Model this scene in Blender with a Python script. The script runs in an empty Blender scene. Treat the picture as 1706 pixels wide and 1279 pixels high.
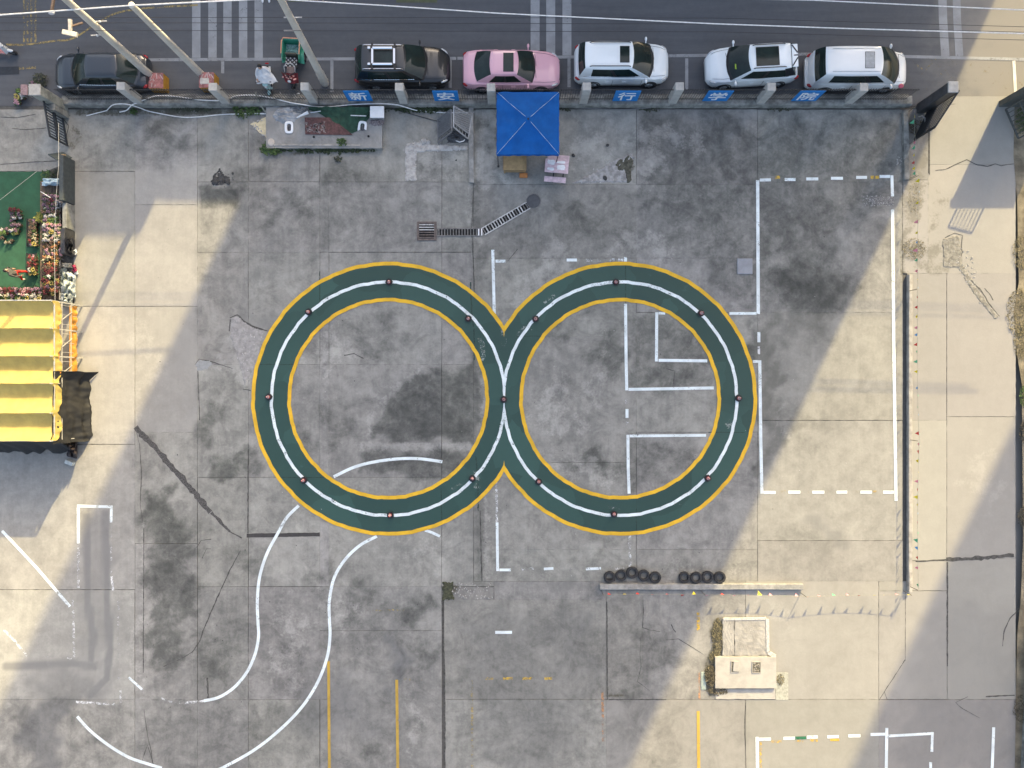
import bpy, bmesh, math, random
import numpy as np
from mathutils import Vector, Matrix, noise as mnoise

random.seed(7)
R = random.random
SC = bpy.context.scene
COL = SC.collection

# ------------------------------------------------------------------ camera, light
H = 35.53                      # flying height of the camera
S = 32.0                       # pixels of the photograph per metre on the ground
def P(px, py, h=0.0):
    k = (H - h) / H
    return Vector(((px - 853.0) / S * k, (639.5 - py) / S * k, h))

cam_d = bpy.data.cameras.new('camera'); cam = bpy.data.objects.new('camera', cam_d); COL.objects.link(cam)
cam.location = (0, 0, H); cam.rotation_euler = (0, 0, 0)
cam_d.sensor_width = 36.0; cam_d.lens = 24.0; cam_d.clip_end = 2000
SC.camera = cam

SUN_EL = math.radians(23.0)
AZ = Vector((0.430, 0.903, 0)).normalized()          # towards the sun
world = bpy.data.worlds.new('World'); SC.world = world; world.use_nodes = True
wn = world.node_tree
bg = wn.nodes['Background']
sky = wn.nodes.new('ShaderNodeTexSky'); sky.sky_type = 'NISHITA'
sky.sun_disc = False; sky.sun_elevation = SUN_EL; sky.sun_rotation = math.atan2(AZ.x, AZ.y)
sky.air_density = 1.0; sky.dust_density = 8.0; sky.ozone_density = 0.3
wn.links.new(sky.outputs[0], bg.inputs[0]); bg.inputs[1].default_value = 0.13
sl = bpy.data.lights.new('sun', 'SUN'); so = bpy.data.objects.new('sun', sl); COL.objects.link(so)
sl.energy = 2.45; sl.angle = math.radians(0.5); sl.color = (1.0, 0.81, 0.42)
sd = Vector((-AZ.x * math.cos(SUN_EL), -AZ.y * math.cos(SUN_EL), -math.sin(SUN_EL)))
so.rotation_euler = sd.to_track_quat('-Z', 'Y').to_euler(); so.location = (40, 80, 60)
SC.view_settings.view_transform = 'Standard'; SC.view_settings.look = 'None'
SC.view_settings.gamma = 1; SC.view_settings.use_curve_mapping = False
SC.view_settings.exposure = 2.0

# ------------------------------------------------------------------ helpers
def tag(o, label=None, cat=None, group=None, kind=None):
    if label: o['label'] = label
    if cat: o['category'] = cat
    if group: o['group'] = group
    if kind: o['kind'] = kind
    return o
def empty(name, loc, label=None, cat=None, group=None, rz=0.0, kind=None):
    o = bpy.data.objects.new(name, None); COL.objects.link(o)
    o.location = loc; o.rotation_euler = (0, 0, rz); o.empty_display_size = 0.2
    return tag(o, label, cat, group, kind)
def copy_tree(o, parent=None):
    c = o.copy(); COL.objects.link(c)
    if parent: c.parent = parent
    for ch in list(o.children): copy_tree(ch, c)
    return c

class MB:
    def __init__(s): s.v = []; s.f = []; s.m = []
    def add(s, vs, fs, mi=0):
        b = len(s.v); s.v += [tuple(v) for v in vs]
        for f in fs: s.f.append(tuple(i + b for i in f)); s.m.append(mi)
        return s
    def box(s, c, d, mi=0, rz=0.0, mat=None):
        x, y, z = d[0] / 2, d[1] / 2, d[2] / 2
        vs = [Vector((a * x, b * y, e * z)) for e in (-1, 1) for b in (-1, 1) for a in (-1, 1)]
        M = mat if mat is not None else Matrix.Rotation(rz, 3, 'Z')
        vs = [M @ v + Vector(c) for v in vs]
        return s.add(vs, [(0, 2, 3, 1), (4, 5, 7, 6), (0, 1, 5, 4), (2, 6, 7, 3), (0, 4, 6, 2), (1, 3, 7, 5)], mi)
    def bbox(s, c, d, bev=0.02, mi=0, rz=0.0, mat=None):
        """box with chamfered edges"""
        bm = bmesh.new(); bmesh.ops.create_cube(bm, size=1.0)
        for v in bm.verts: v.co = Vector((v.co.x * d[0], v.co.y * d[1], v.co.z * d[2]))
        bmesh.ops.bevel(bm, geom=bm.edges[:], offset=bev, segments=1, affect='EDGES')
        M = mat if mat is not None else Matrix.Rotation(rz, 3, 'Z')
        bm.verts.index_update()
        s.add([M @ v.co + Vector(c) for v in bm.verts], [[v.index for v in f.verts] for f in bm.faces], mi)
        bm.free(); return s
    def bar(s, a, b, w, h=None, mi=0):
        a, b = Vector(a), Vector(b); d = b - a; L = d.length
        if L < 1e-6: return s
        q = d.to_track_quat('X', 'Z').to_matrix()
        return s.box((a + b) / 2, (L, w, h or w), mi, mat=q)
    def tube(s, pts, r, n=6, mi=0, cap=True):
        pts = [Vector(p) for p in pts]; rr = r if isinstance(r, (list, tuple)) else [r] * len(pts)
        vs = []; fs = []
        for i, p in enumerate(pts):
            d = (pts[min(i + 1, len(pts) - 1)] - pts[max(i - 1, 0)]).normalized()
            q = d.to_track_quat('Z', 'Y')
            for k in range(n):
                a = 2 * math.pi * k / n
                vs.append(p + q @ Vector((math.cos(a) * rr[i], math.sin(a) * rr[i], 0)))
        for i in range(len(pts) - 1):
            for k in range(n):
                fs.append((i * n + k, i * n + (k + 1) % n, (i + 1) * n + (k + 1) % n, (i + 1) * n + k))
        if cap:
            fs.append(tuple(range(n - 1, -1, -1))); fs.append(tuple((len(pts) - 1) * n + k for k in range(n)))
        return s.add(vs, fs, mi)
    def lathe(s, prof, c=(0, 0, 0), n=16, mi=0, mat=None, close=False):
        """prof: list of (r,z)"""
        vs = []; fs = []; m = len(prof)
        for k in range(n):
            a = 2 * math.pi * k / n
            for r, z in prof:
                v = Vector((r * math.cos(a), r * math.sin(a), z))
                if mat is not None: v = mat @ v
                vs.append(v + Vector(c))
        for k in range(n):
            k2 = (k + 1) % n
            for i in range(m if close else m - 1):
                j = (i + 1) % m
                fs.append((k * m + i, k2 * m + i, k2 * m + j, k * m + j))
        return s.add(vs, fs, mi)
    def ell(s, c, d, n=10, m=6, mi=0, mat=None):
        pr = [(max(1e-4, math.sin(math.pi * i / m)) * 0.5, -math.cos(math.pi * i / m) * 0.5) for i in range(m + 1)]
        vs = []; fs = []; M = mat if mat is not None else Matrix.Identity(3)
        for k in range(n):
            a = 2 * math.pi * k / n
            for r, z in pr:
                vs.append(M @ Vector((r * math.cos(a) * d[0], r * math.sin(a) * d[1], z * d[2])) + Vector(c))
        q = m + 1
        for k in range(n):
            k2 = (k + 1) % n
            for i in range(m): fs.append((k * q + i, k2 * q + i, k2 * q + i + 1, k * q + i + 1))
        return s.add(vs, fs, mi)
    def prism(s, pts, z0, z1, mi=0):
        n = len(pts)
        a = sum(pts[i][0] * pts[(i + 1) % n][1] - pts[(i + 1) % n][0] * pts[i][1] for i in range(n))
        if a < 0: pts = pts[::-1]
        vs = [(p[0], p[1], z0) for p in pts] + [(p[0], p[1], z1) for p in pts]
        fs = [tuple(range(n - 1, -1, -1)), tuple(range(n, 2 * n))]
        for i in range(n): fs.append((i, (i + 1) % n, n + (i + 1) % n, n + i))
        return s.add(vs, fs, mi)
    def grid(s, fn, nu, nv, mi=0):
        vs = [fn(i / nu, j / nv) for i in range(nu + 1) for j in range(nv + 1)]
        fs = [(i * (nv + 1) + j, (i + 1) * (nv + 1) + j, (i + 1) * (nv + 1) + j + 1, i * (nv + 1) + j + 1) for i in range(nu) for j in range(nv)]
        return s.add(vs, fs, mi)
    def mesh(s, name, mats, smooth=False):
        me = bpy.data.meshes.new(name); me.from_pydata(s.v, [], s.f)
        if not isinstance(mats, (list, tuple)): mats = [mats]
        for m in mats: me.materials.append(m)
        if len(mats) > 1: me.polygons.foreach_set('material_index', s.m)
        if smooth:
            me.polygons.foreach_set('use_smooth', [True] * len(me.polygons))
            try: me.set_sharp_from_angle(angle=math.radians(38))
            except Exception: pass
        me.update(); return me
    def build(s, name, mats, parent=None, smooth=False, loc=None):
        o = bpy.data.objects.new(name, s.mesh(name, mats, smooth)); COL.objects.link(o)
        if parent: o.parent = parent
        if loc is not None: o.location = loc
        return o

# ------------------------------------------------------------------ materials
def lin(c):
    return tuple(((v / 255) / 12.92 if v / 255 <= 0.04045 else ((v / 255 + 0.055) / 1.055) ** 2.4) for v in c)
class NT:
    def __init__(s, name):
        s.m = bpy.data.materials.new(name); s.m.use_nodes = True; s.t = s.m.node_tree
        s.b = s.t.nodes['Principled BSDF']; s.out = s.t.nodes['Material Output']
    def n(s, typ, **kw):
        nd = s.t.nodes.new(typ)
        for k, v in kw.items(): setattr(nd, k, v)
        return nd
    def link(s, a, b): s.t.links.new(a, b)
    def val(s, sock, v):
        if hasattr(v, 'node'): s.link(v, sock)
        else: sock.default_value = v
    def math(s, op, a, b=0.0, c=0.0, clamp=False):
        nd = s.n('ShaderNodeMath', operation=op, use_clamp=clamp)
        for i, v in enumerate((a, b, c)): s.val(nd.inputs[i], v)
        return nd.outputs[0]
    def noise(s, vec, scale, detail=4, rough=0.6, dist=0.0):
        nd = s.n('ShaderNodeTexNoise'); s.link(vec, nd.inputs['Vector'])
        nd.inputs['Scale'].default_value = scale; nd.inputs['Detail'].default_value = detail
        nd.inputs['Roughness'].default_value = rough; nd.inputs['Distortion'].default_value = dist
        return nd.outputs[0]
    def ramp(s, x, a, b):           # smooth 0..1 between a and b
        nd = s.n('ShaderNodeMapRange', interpolation_type='SMOOTHSTEP')
        s.link(x, nd.inputs[0]); nd.inputs[1].default_value = a; nd.inputs[2].default_value = b
        return nd.outputs[0]
    def mix(s, f, a, b, typ='MIX'):
        nd = s.n('ShaderNodeMix', data_type='RGBA', blend_type=typ)
        s.val(nd.inputs[0], f)
        for i, v in ((6, a), (7, b)):
            if isinstance(v, tuple): v = (*v, 1) if len(v) == 3 else v
            s.val(nd.inputs[i], v)
        return nd.outputs[2]
    def attr(s, name):
        nd = s.n('ShaderNodeAttribute'); nd.attribute_name = name; return nd.outputs['Fac']
    def pos(s):
        return s.n('ShaderNodeNewGeometry').outputs['Position']
    def bump(s, h, strength=0.3, dist=0.02):
        nd = s.n('ShaderNodeBump'); s.link(h, nd.inputs['Height'])
        nd.inputs['Strength'].default_value = strength; nd.inputs['Distance'].default_value = dist
        s.link(nd.outputs[0], s.b.inputs['Normal'])

MC = {}
def mat(name, col, rough=0.7, metal=0.0, var=0.15, scale=6.0, coat=0.0, spec=0.5, bump=0.0):
    if name in MC: return MC[name]
    t = NT(name); tc = t.n('ShaderNodeTexCoord').outputs['Object']
    n1 = t.noise(tc, scale, 5, 0.65)
    d = tuple(c * (1 - var) for c in col); e = tuple(min(1, c * (1 + var)) for c in col)
    c = t.mix(t.ramp(n1, 0.3, 0.7), d, e)
    t.link(c, t.b.inputs['Base Color'])
    t.b.inputs['Roughness'].default_value = rough; t.b.inputs['Metallic'].default_value = metal
    t.b.inputs['Coat Weight'].default_value = coat; t.b.inputs['Coat Roughness'].default_value = 0.05
    t.b.inputs['Specular IOR Level'].default_value = spec
    if bump: t.bump(t.noise(tc, scale * 6, 4, 0.6), bump, 0.02)
    MC[name] = t.m; return t.m

def paint(name, col, wear=0.3, rough=0.7, wscale=5.0, var=0.12):
    """road paint, rubbed through to the concrete in places"""
    if name in MC: return MC[name]
    t = NT(name); p = t.pos()
    a = t.noise(p, wscale, 6, 0.7); b = t.noise(p, wscale * 7, 5, 0.7); g = t.noise(p, 0.5, 3, 0.5)
    x = t.math('ADD', t.math('MULTIPLY', a, 0.55), t.math('MULTIPLY', b, 0.45))
    x = t.math('ADD', x, t.math('MULTIPLY', t.math('SUBTRACT', g, 0.5), 0.25))
    th = 0.28 + wear * 0.32
    keep = t.ramp(x, th - 0.03, th + 0.05)
    d = tuple(c * (1 - var) for c in col); e = tuple(min(1, c * (1 + var)) for c in col)
    t.link(t.mix(t.ramp(t.noise(p, 1.2, 5, 0.6), 0.35, 0.65), d, e), t.b.inputs['Base Color'])
    t.b.inputs['Roughness'].default_value = rough
    tr = t.n('ShaderNodeBsdfTransparent'); mx = t.n('ShaderNodeMixShader')
    t.link(keep, mx.inputs[0]); t.link(tr.outputs[0], mx.inputs[1]); t.link(t.b.outputs[0], mx.inputs[2])
    t.link(mx.outputs[0], t.out.inputs[0])
    MC[name] = t.m; return t.m

def concrete(name, lo, hi, mott=1.0):
    if name in MC: return MC[name]
    t = NT(name); p = t.pos()
    n1 = t.noise(p, 0.28, 5, 0.6, 0.4); n2 = t.noise(p, 1.5, 8, 0.68, 0.2); n3 = t.noise(p, 9.0, 6, 0.7); n4 = t.noise(p, 55.0, 3, 0.6)
    mp = t.n('ShaderNodeMapping'); t.link(p, mp.inputs[0]); mp.inputs['Scale'].default_value = (5.0, 0.5, 1.0)
    ns = t.noise(mp.outputs[0], 1.1, 5, 0.6)
    x = t.math('ADD', t.math('MULTIPLY', n1, 0.34), t.math('MULTIPLY', n2, 0.34))
    x = t.math('ADD', x, t.math('MULTIPLY', n3, 0.16)); x = t.math('ADD', x, t.math('MULTIPLY', n4, 0.06)); x = t.math('ADD', x, t.math('MULTIPLY', ns, 0.10))
    c = t.mix(t.ramp(x, 0.5 - 0.15 / mott, 0.5 + 0.15 / mott), lo, hi)
    oi = t.n('ShaderNodeObjectInfo')
    c = t.mix(1.0, c, oi.outputs['Color'], 'MULTIPLY')
    # weathering patches
    st = t.attr('stain'); lg = t.attr('pale'); bl = t.attr('smooth'); wm = t.attr('soil')
    nn = t.math('ADD', t.math('MULTIPLY', t.math('SUBTRACT', n2, 0.5), 3.0), t.math('MULTIPLY', t.math('SUBTRACT', n3, 0.5), 1.5))
    def m(a, gain=1.0):
        y = t.math('ADD', a, t.math('MULTIPLY', nn, gain)); y = t.math('MULTIPLY', t.ramp(y, 0.22, 0.85), t.ramp(a, 0.02, 0.3)); return y
    c = t.mix(t.math('MULTIPLY', m(bl, 0.15), 0.85), c, (0.118, 0.122, 0.131))
    nc = t.noise(p, 0.9, 7, 0.62, 0.9); nd_ = t.noise(p, 3.2, 7, 0.72, 0.5)
    cl = t.math('ADD', t.math('MULTIPLY', t.math('SUBTRACT', nc, 0.5), 1.9), t.math('MULTIPLY', t.math('SUBTRACT', nd_, 0.5), 1.3))
    sm_ = t.math('MULTIPLY', t.ramp(t.math('ADD', st, t.math('MULTIPLY', cl, 0.72)), 0.02, 1.15), t.ramp(st, 0.0, 0.45))
    c = t.mix(t.math('MULTIPLY', sm_, 1.0), c, t.mix(1.0, c, (0.375, 0.392, 0.388), 'MULTIPLY'))
    c = t.mix(t.math('MULTIPLY', m(lg, 0.8), 0.55), c, t.mix(0.5, t.mix(1.0, c, (1.35, 1.34, 1.32), 'MULTIPLY'), (0.40, 0.39, 0.37)))
    c = t.mix(t.math('MULTIPLY', m(wm, 0.9), 0.85), c, (0.075, 0.070, 0.050))
    # blotches of old dirt, spatters
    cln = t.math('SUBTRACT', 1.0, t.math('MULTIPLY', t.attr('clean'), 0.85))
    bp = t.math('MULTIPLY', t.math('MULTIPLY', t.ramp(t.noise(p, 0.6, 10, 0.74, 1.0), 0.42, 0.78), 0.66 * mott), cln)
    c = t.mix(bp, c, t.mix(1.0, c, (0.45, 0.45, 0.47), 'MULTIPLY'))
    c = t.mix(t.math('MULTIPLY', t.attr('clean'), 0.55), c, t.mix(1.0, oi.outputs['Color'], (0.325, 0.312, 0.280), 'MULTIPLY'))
    lp = t.math('MULTIPLY', t.math('MULTIPLY', t.ramp(t.noise(p, 0.8, 9, 0.72, 1.4), 0.50, 0.78), 0.5 * mott), cln)
    c = t.mix(lp, c, t.mix(1.0, c, (1.35, 1.34, 1.32), 'MULTIPLY'))
    sp = t.math('MULTIPLY', t.ramp(t.noise(p, 20.0, 2, 0.5), 0.70, 0.76), 0.30)
    c = t.mix(sp, c, (0.10, 0.10, 0.10))
    t.link(c, t.b.inputs['Base Color']); t.b.inputs['Roughness'].default_value = 0.85
    t.b.inputs['Specular IOR Level'].default_value = 0.25
    t.bump(t.math('ADD', n3, t.math('MULTIPLY', n4, 0.5)), 0.25, 0.02)
    MC[name] = t.m; return t.m

M_CONC = concrete('yard_concrete', (0.180, 0.177, 0.166), (0.335, 0.325, 0.297), 1.15)
M_DRIVE = concrete('driveway_concrete', (0.235, 0.226, 0.210), (0.315, 0.303, 0.282), 0.8)
M_JOINT = mat('joint_dirt', (0.10, 0.096, 0.088), 0.95)
M_CRACK = mat('crack_dirt', (0.072, 0.070, 0.066), 0.95, var=0.4)
M_GREY = mat('grey_render', (0.27, 0.265, 0.25), 0.85, var=0.25, scale=3, bump=0.3)
M_OLDW = mat('old_wall', (0.20, 0.20, 0.185), 0.9, var=0.4, scale=2.5, bump=0.4)
M_PILLAR = mat('pillar_stone', (0.40, 0.39, 0.365), 0.85, var=0.15, scale=3, bump=0.2)
M_DARKM = mat('dark_metal', (0.035, 0.038, 0.042), 0.5, 0.3)
M_STEEL = mat('galvanised', (0.42, 0.42, 0.42), 0.45, 0.5)
M_BLACK = mat('black_plastic', (0.014, 0.014, 0.016), 0.5)
M_RUBBER = mat('rubber', (0.022, 0.022, 0.024), 0.8, var=0.4, scale=8)
M_WHITE = mat('white_coat', (0.74, 0.75, 0.75), 0.5, var=0.06)
M_CABLE = mat('white_cable', (0.75, 0.74, 0.72), 0.6)
M_WIRE = mat('dark_wire', (0.03, 0.03, 0.034), 0.6)
M_WOOD = mat('tan_wood', (0.40, 0.27, 0.13), 0.6, var=0.2, scale=3)
M_PINK = mat('pink_board', (0.60, 0.46, 0.50), 0.6, var=0.18, scale=5)
M_BLUE = mat('blue_tarp', (0.004, 0.088, 0.32), 0.7, spec=0.2, var=0.14, scale=1.6)
M_RED = mat('red_cloth', (0.55, 0.04, 0.03), 0.8)
M_ORANGE = mat('orange_tarp', (0.52, 0.23, 0.03), 0.6, var=0.25, scale=4)
M_NET = mat('black_netting', (0.013, 0.0128, 0.013), 0.75, var=0.35, scale=3)
M_PLAST = mat('clear_sheet', (0.50, 0.54, 0.52), 0.25, var=0.25, scale=6)
M_GLASS = mat('car_glass', (0.014, 0.024, 0.022), 0.08, var=0.35, scale=1.2, spec=0.35)
M_GREENT = mat('green_carpet', (0.022, 0.085, 0.045), 0.9, var=0.18, scale=1.4)
M_SOIL = mat('soil', (0.10, 0.085, 0.055), 0.95, var=0.5, scale=2, bump=0.5)
M_LEAF = mat('leaf', (0.045, 0.085, 0.02), 0.7, var=0.5, scale=9)
M_DRY = mat('dry_grass', (0.15, 0.13, 0.075), 0.85, var=0.4, scale=9)

def asphalt():
    t = NT('asphalt'); p = t.pos()
    mp = t.n('ShaderNodeMapping'); t.link(p, mp.inputs[0]); mp.inputs['Scale'].default_value = (0.12, 1.6, 1)
    a = t.noise(mp.outputs[0], 1.2, 5, 0.6); b = t.noise(p, 3, 6, 0.7); f = t.noise(p, 40, 3, 0.7)
    x = t.math('ADD', t.math('MULTIPLY', a, 0.55), t.math('ADD', t.math('MULTIPLY', b, 0.25), t.math('MULTIPLY', f, 0.2)))
    c = t.mix(t.ramp(x, 0.34, 0.66), (0.084, 0.088, 0.096), (0.114, 0.118, 0.126))
    # oil drips; paler and warmer towards the right end
    c = t.mix(t.math('MULTIPLY', t.ramp(t.noise(p, 1.6, 6, 0.7, 0.8), 0.6, 0.75), 0.35), c, (0.06, 0.062, 0.068))
    sx = t.n('ShaderNodeSeparateXYZ'); t.link(p, sx.inputs[0])
    e = t.ramp(t.math('ADD', sx.outputs[0], t.math('MULTIPLY', t.noise(p, 0.5, 5, 0.6), 6)), 24.0, 27.5)
    c = t.mix(t.math('MULTIPLY', e, 0.75), c, (0.25, 0.235, 0.21))
    t.link(c, t.b.inputs['Base Color']); t.b.inputs['Roughness'].default_value = 0.82; t.b.inputs['Specular IOR Level'].default_value = 0.3
    t.bump(f, 0.3, 0.01); return t.m
M_ASPH = asphalt()
M_WLINE = paint('white_line', (0.66, 0.72, 0.73), 0.34, wscale=4)
M_WWORN = paint('white_line_worn', (0.66, 0.67, 0.67), 0.68)
M_WGONE = paint('white_line_faded', (0.55, 0.55, 0.55), 0.9)
M_YLINE = paint('yellow_line', (0.66, 0.39, 0.018), 0.12)
M_YBAY = paint('yellow_bay_line', (0.43, 0.28, 0.045), 0.30)
M_YWORN = paint('yellow_line_worn', (0.55, 0.36, 0.05), 0.62)
M_YGONE = paint('yellow_line_faded', (0.42, 0.31, 0.10), 0.85)
M_OGONE = paint('orange_line_faded', (0.45, 0.24, 0.12), 0.70)
M_GSPOT = paint('green_dash', (0.02, 0.12, 0.06), 0.3)
M_ZEB = paint('zebra_white', (0.265, 0.275, 0.285), 0.26, wscale=3)
M_RLINE = paint('road_white', (0.26, 0.27, 0.28), 0.34)
M_RYEL = paint('road_yellow', (0.36, 0.27, 0.10), 0.62)
M_RHAT = paint('road_yellow_faded', (0.30, 0.24, 0.11), 0.92)
def track_green():
    t = NT('track_green'); p = t.pos()
    v = t.n('ShaderNodeTexVoronoi'); mp = t.n('ShaderNodeMapping'); t.link(p, mp.inputs[0]); mp.inputs['Rotation'].default_value = (0, 0, 0.6)
    nd = t.n('ShaderNodeTexNoise'); t.link(mp.outputs[0], nd.inputs[0]); nd.inputs['Scale'].default_value = 0.9; nd.inputs['Detail'].default_value = 3
    vm = t.n('ShaderNodeVectorMath', operation='MULTIPLY_ADD'); t.link(nd.outputs['Color'], vm.inputs[0]); vm.inputs[1].default_value = (0.8, 0.8, 0); t.link(mp.outputs[0], vm.inputs[2])
    t.link(vm.outputs[0], v.inputs['Vector']); v.inputs['Scale'].default_value = 0.42
    sc = t.n('ShaderNodeSeparateColor'); t.link(v.outputs['Color'], sc.inputs[0])
    a = t.noise(p, 0.22, 3, 0.5); b = t.noise(p, 4.0, 6, 0.7)
    x = t.math('ADD', t.math('MULTIPLY', sc.outputs[0], 0.42), t.math('ADD', t.math('MULTIPLY', a, 0.45), t.math('MULTIPLY', b, 0.18)))
    c = t.mix(t.ramp(x, 0.25, 0.90), (0.016, 0.049, 0.040), (0.030, 0.081, 0.066))
    c = t.mix(t.math('MULTIPLY', t.ramp(t.noise(p, 1.3, 6, 0.7), 0.62, 0.75), 0.35), c, (0.06, 0.13, 0.115))
    sp = t.ramp(t.noise(p, 9, 6, 0.75), 0.72, 0.76)
    c = t.mix(t.math('MULTIPLY', sp, 0.5), c, (0.22, 0.24, 0.22))
    t.link(c, t.b.inputs['Base Color']); t.b.inputs['Roughness'].default_value = 0.6
    t.bump(b, 0.1, 0.01); return t.m
M_TRACK = track_green()

# ------------------------------------------------------------------ ground
def sheet(name, pts, z, m, parent=None, kind='structure'):
    mb = MB(); mb.add([(p[0], p[1], z) for p in pts], [tuple(range(len(pts)))])
    o = mb.build(name, m, parent)
    if kind and not parent: o['kind'] = kind
    if o.data.polygons[0].normal.z < 0: o.data.flip_normals()
    return o
def pts(*a): return [P(x, y) for x, y in a]
sheet('ground', [(-700, -700), (700, -700), (700, 700), (-700, 700)], -0.30, mat('far_ground', (0.22, 0.21, 0.19), 0.95, var=0.3, scale=0.05))
yard = sheet('yard', pts((-260, 172), (1690, 172), (1690, 1520), (-260, 1520)), -0.045, M_JOINT)
road = sheet('road', [P(-1600, -700), P(3300, -700), P(3300, 176), P(-1600, 176)], -0.02, M_ASPH)
sheet('far_pavement', [P(-1600, -900), P(3300, -900), P(3300, -200), P(-1600, -200)], 0.1, M_GREY)

def seg_d(X, Y, a, b):
    ax, ay = a; bx, by = b; dx, dy = bx - ax, by - ay
    L = dx * dx + dy * dy + 1e-9
    t = np.clip(((X - ax) * dx + (Y - ay) * dy) / L, 0, 1)
    return np.hypot(X - ax - t * dx, Y - ay - t * dy)
def poly_f(X, Y, poly, soft):
    ins = np.zeros(X.shape, bool); d = np.full(X.shape, 1e9); n = len(poly)
    for i in range(n):
        (x1, y1), (x2, y2) = poly[i], poly[(i + 1) % n]
        d = np.minimum(d, seg_d(X, Y, (x1, y1), (x2, y2)))
        c = ((y1 > Y) != (y2 > Y))
        with np.errstate(divide='ignore', invalid='ignore'):
            xi = (x2 - x1) * (Y - y1) / ((y2 - y1) if y2 != y1 else 1e-9) + x1
        ins ^= c & (X < xi)
    s = np.where(ins, d, -d); t = np.clip((s + soft) / (2 * soft), 0, 1)
    return t * t * (3 - 2 * t)
def line_f(X, Y, pl, w, soft):
    d = np.full(X.shape, 1e9)
    for a, b in zip(pl[:-1], pl[1:]): d = np.minimum(d, seg_d(X, Y, a, b))
    t = np.clip((w + soft - d) / (2 * soft), 0, 1); return t * t * (3 - 2 * t)
def blob_f(X, Y, c, r, soft=0.5):
    d = np.hypot((X - c[0]) / r[0], (Y - c[1]) / r[1]); t = np.clip((1 - d) / soft, 0, 1); return t * t * (3 - 2 * t)

F = {'stain': [], 'pale': [], 'smooth': [], 'soil': [], 'clean': []}
def pol(k, amt, soft, *p): F[k].append((amt, lambda X, Y: poly_f(*warp(X, Y, min(1.2, soft / 14)), p, soft)))
def ln(k, amt, w, soft, *p): F[k].append((amt, lambda X, Y: line_f(X, Y, p, w, soft)))
def warp(X, Y, a=1.0):
    return (X + a * (9 * np.sin(Y * .061 + X * .017 + 1.3) + 6 * np.sin(Y * .13 - X * .045) + 4 * np.sin(X * .21 + Y * .17)), Y + a * (9 * np.sin(X * .057 - Y * .021 + .4) + 6 * np.sin(X * .12 + Y * .05 + 2) + 4 * np.sin(Y * .23 - X * .15)))
def bl(k, amt, c, r, soft=0.9): F[k].append((amt, lambda X, Y: blob_f(*warp(X, Y, min(1.6, min(r) / 25)), c, (r[0] * 1.2, r[1] * 1.2), soft)))
# dark weathering (old wet concrete, soot, moss)
pol('stain', .62, 26, (1064, 190), (1500, 190), (1500, 330), (1300, 430), (1240, 520), (1180, 480), (1062, 330))
bl('stain', 1.0, (1345, 480), (95, 130))
pol('stain', 1.1, 20, (1245, 530), (1290, 530), (1300, 760), (1268, 780), (1262, 640))
bl('stain', .55, (1315, 690), (55, 100))
bl('stain', .75, (1180, 340), (120, 70)); bl('stain', .6, (1290, 250), (150, 70)); bl('stain', .65, (985, 360), (90, 60))
pol('stain', .75, 14, (1010, 560), (1040, 540), (1040, 645), (1000, 625), (960, 585), (1000, 570)); bl('stain', .65, (1110, 620), (80, 45)); bl('stain', .65, (930, 545), (50, 40))
pol('stain', .50, 8, (1048, 650), (1190, 650), (1196, 560), (1160, 520), (1048, 520))
pol('stain', .60, 14, (1050, 730), (1165, 730), (1150, 790), (1090, 815), (1050, 815)); bl('stain', .75, (1005, 770), (60, 40)); bl('stain', .5, (1010, 905), (60, 40))
pol('stain', .85, 9, (725, 610), (800, 612), (806, 680), (798, 735), (614, 733), (632, 682), (662, 648), (700, 628))
pol('stain', .80, 8, (605, 752), (792, 752), (760, 795), (706, 798), (600, 785))
pol('stain', .85, 4, (333, 311), (400, 311), (400, 347), (333, 347)); bl('stain', .75, (485, 350), (80, 40)); bl('stain', .6, (560, 305), (130, 40)); bl('stain', .6, (430, 290), (60, 40))
bl('stain', .75, (265, 205), (75, 32)); bl('stain', .7, (300, 240), (50, 30)); bl('stain', .45, (400, 250), (60, 40)); bl('stain', .5, (690, 270), (60, 30))
pol('stain', .80, 8, (345, 765), (362, 752), (380, 760), (412, 745), (448, 790), (412, 797), (338, 795)); bl('stain', .7, (450, 700), (40, 30)); bl('stain', .7, (345, 700), (40, 50))
pol('stain', .85, 14, (238, 812), (275, 800), (300, 850), (322, 905), (330, 1000), (318, 1060), (300, 1110), (248, 1120), (242, 960))
bl('stain', .7, (350, 1090), (70, 90)); bl('stain', .6, (420, 920), (60, 60)); bl('stain', .6, (600, 1010), (90, 40)); bl('stain', .6, (530, 960), (50, 60)); bl('stain', .55, (460, 1200), (70, 60))
ln('stain', .5, 11, 8, (792, 305), (792, 440), (800, 970)); bl('stain', .85, (815, 215), (34, 45)); bl('stain', .7, (770, 215), (40, 35))
bl('stain', .85, (690, 1015), (60, 30)); bl('stain', .6, (700, 1080), (40, 50)); bl('stain', .6, (610, 1250), (60, 50)); bl('stain', .5, (590, 540), (60, 40)); bl('stain', .6, (500, 745), (30, 50)); bl('stain', .5, (620, 575), (60, 40))
bl('stain', .55, (1090, 1090), (60, 90)); bl('stain', .6, (1050, 1155), (50, 12)); bl('stain', .5, (1130, 950), (140, 30)); bl('stain', .6, (470, 600), (40, 70))
bl('stain', .55, (560, 700), (60, 70)); bl('stain', .55, (650, 560), (50, 70)); bl('stain', .5, (720, 350), (50, 40)); bl('stain', .5, (820, 400), (50, 80))
for x, y, rx, ry in ((150, 300, 60, 60), (200, 250, 90, 50), (190, 640, 20, 20), (340, 930, 30, 30), (640, 1190, 30, 90), (700, 1230, 30, 60), (1330, 900, 90, 60), (1350, 740, 40, 50)):
    bl('stain', .4, (x, y), (rx, ry))
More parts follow.
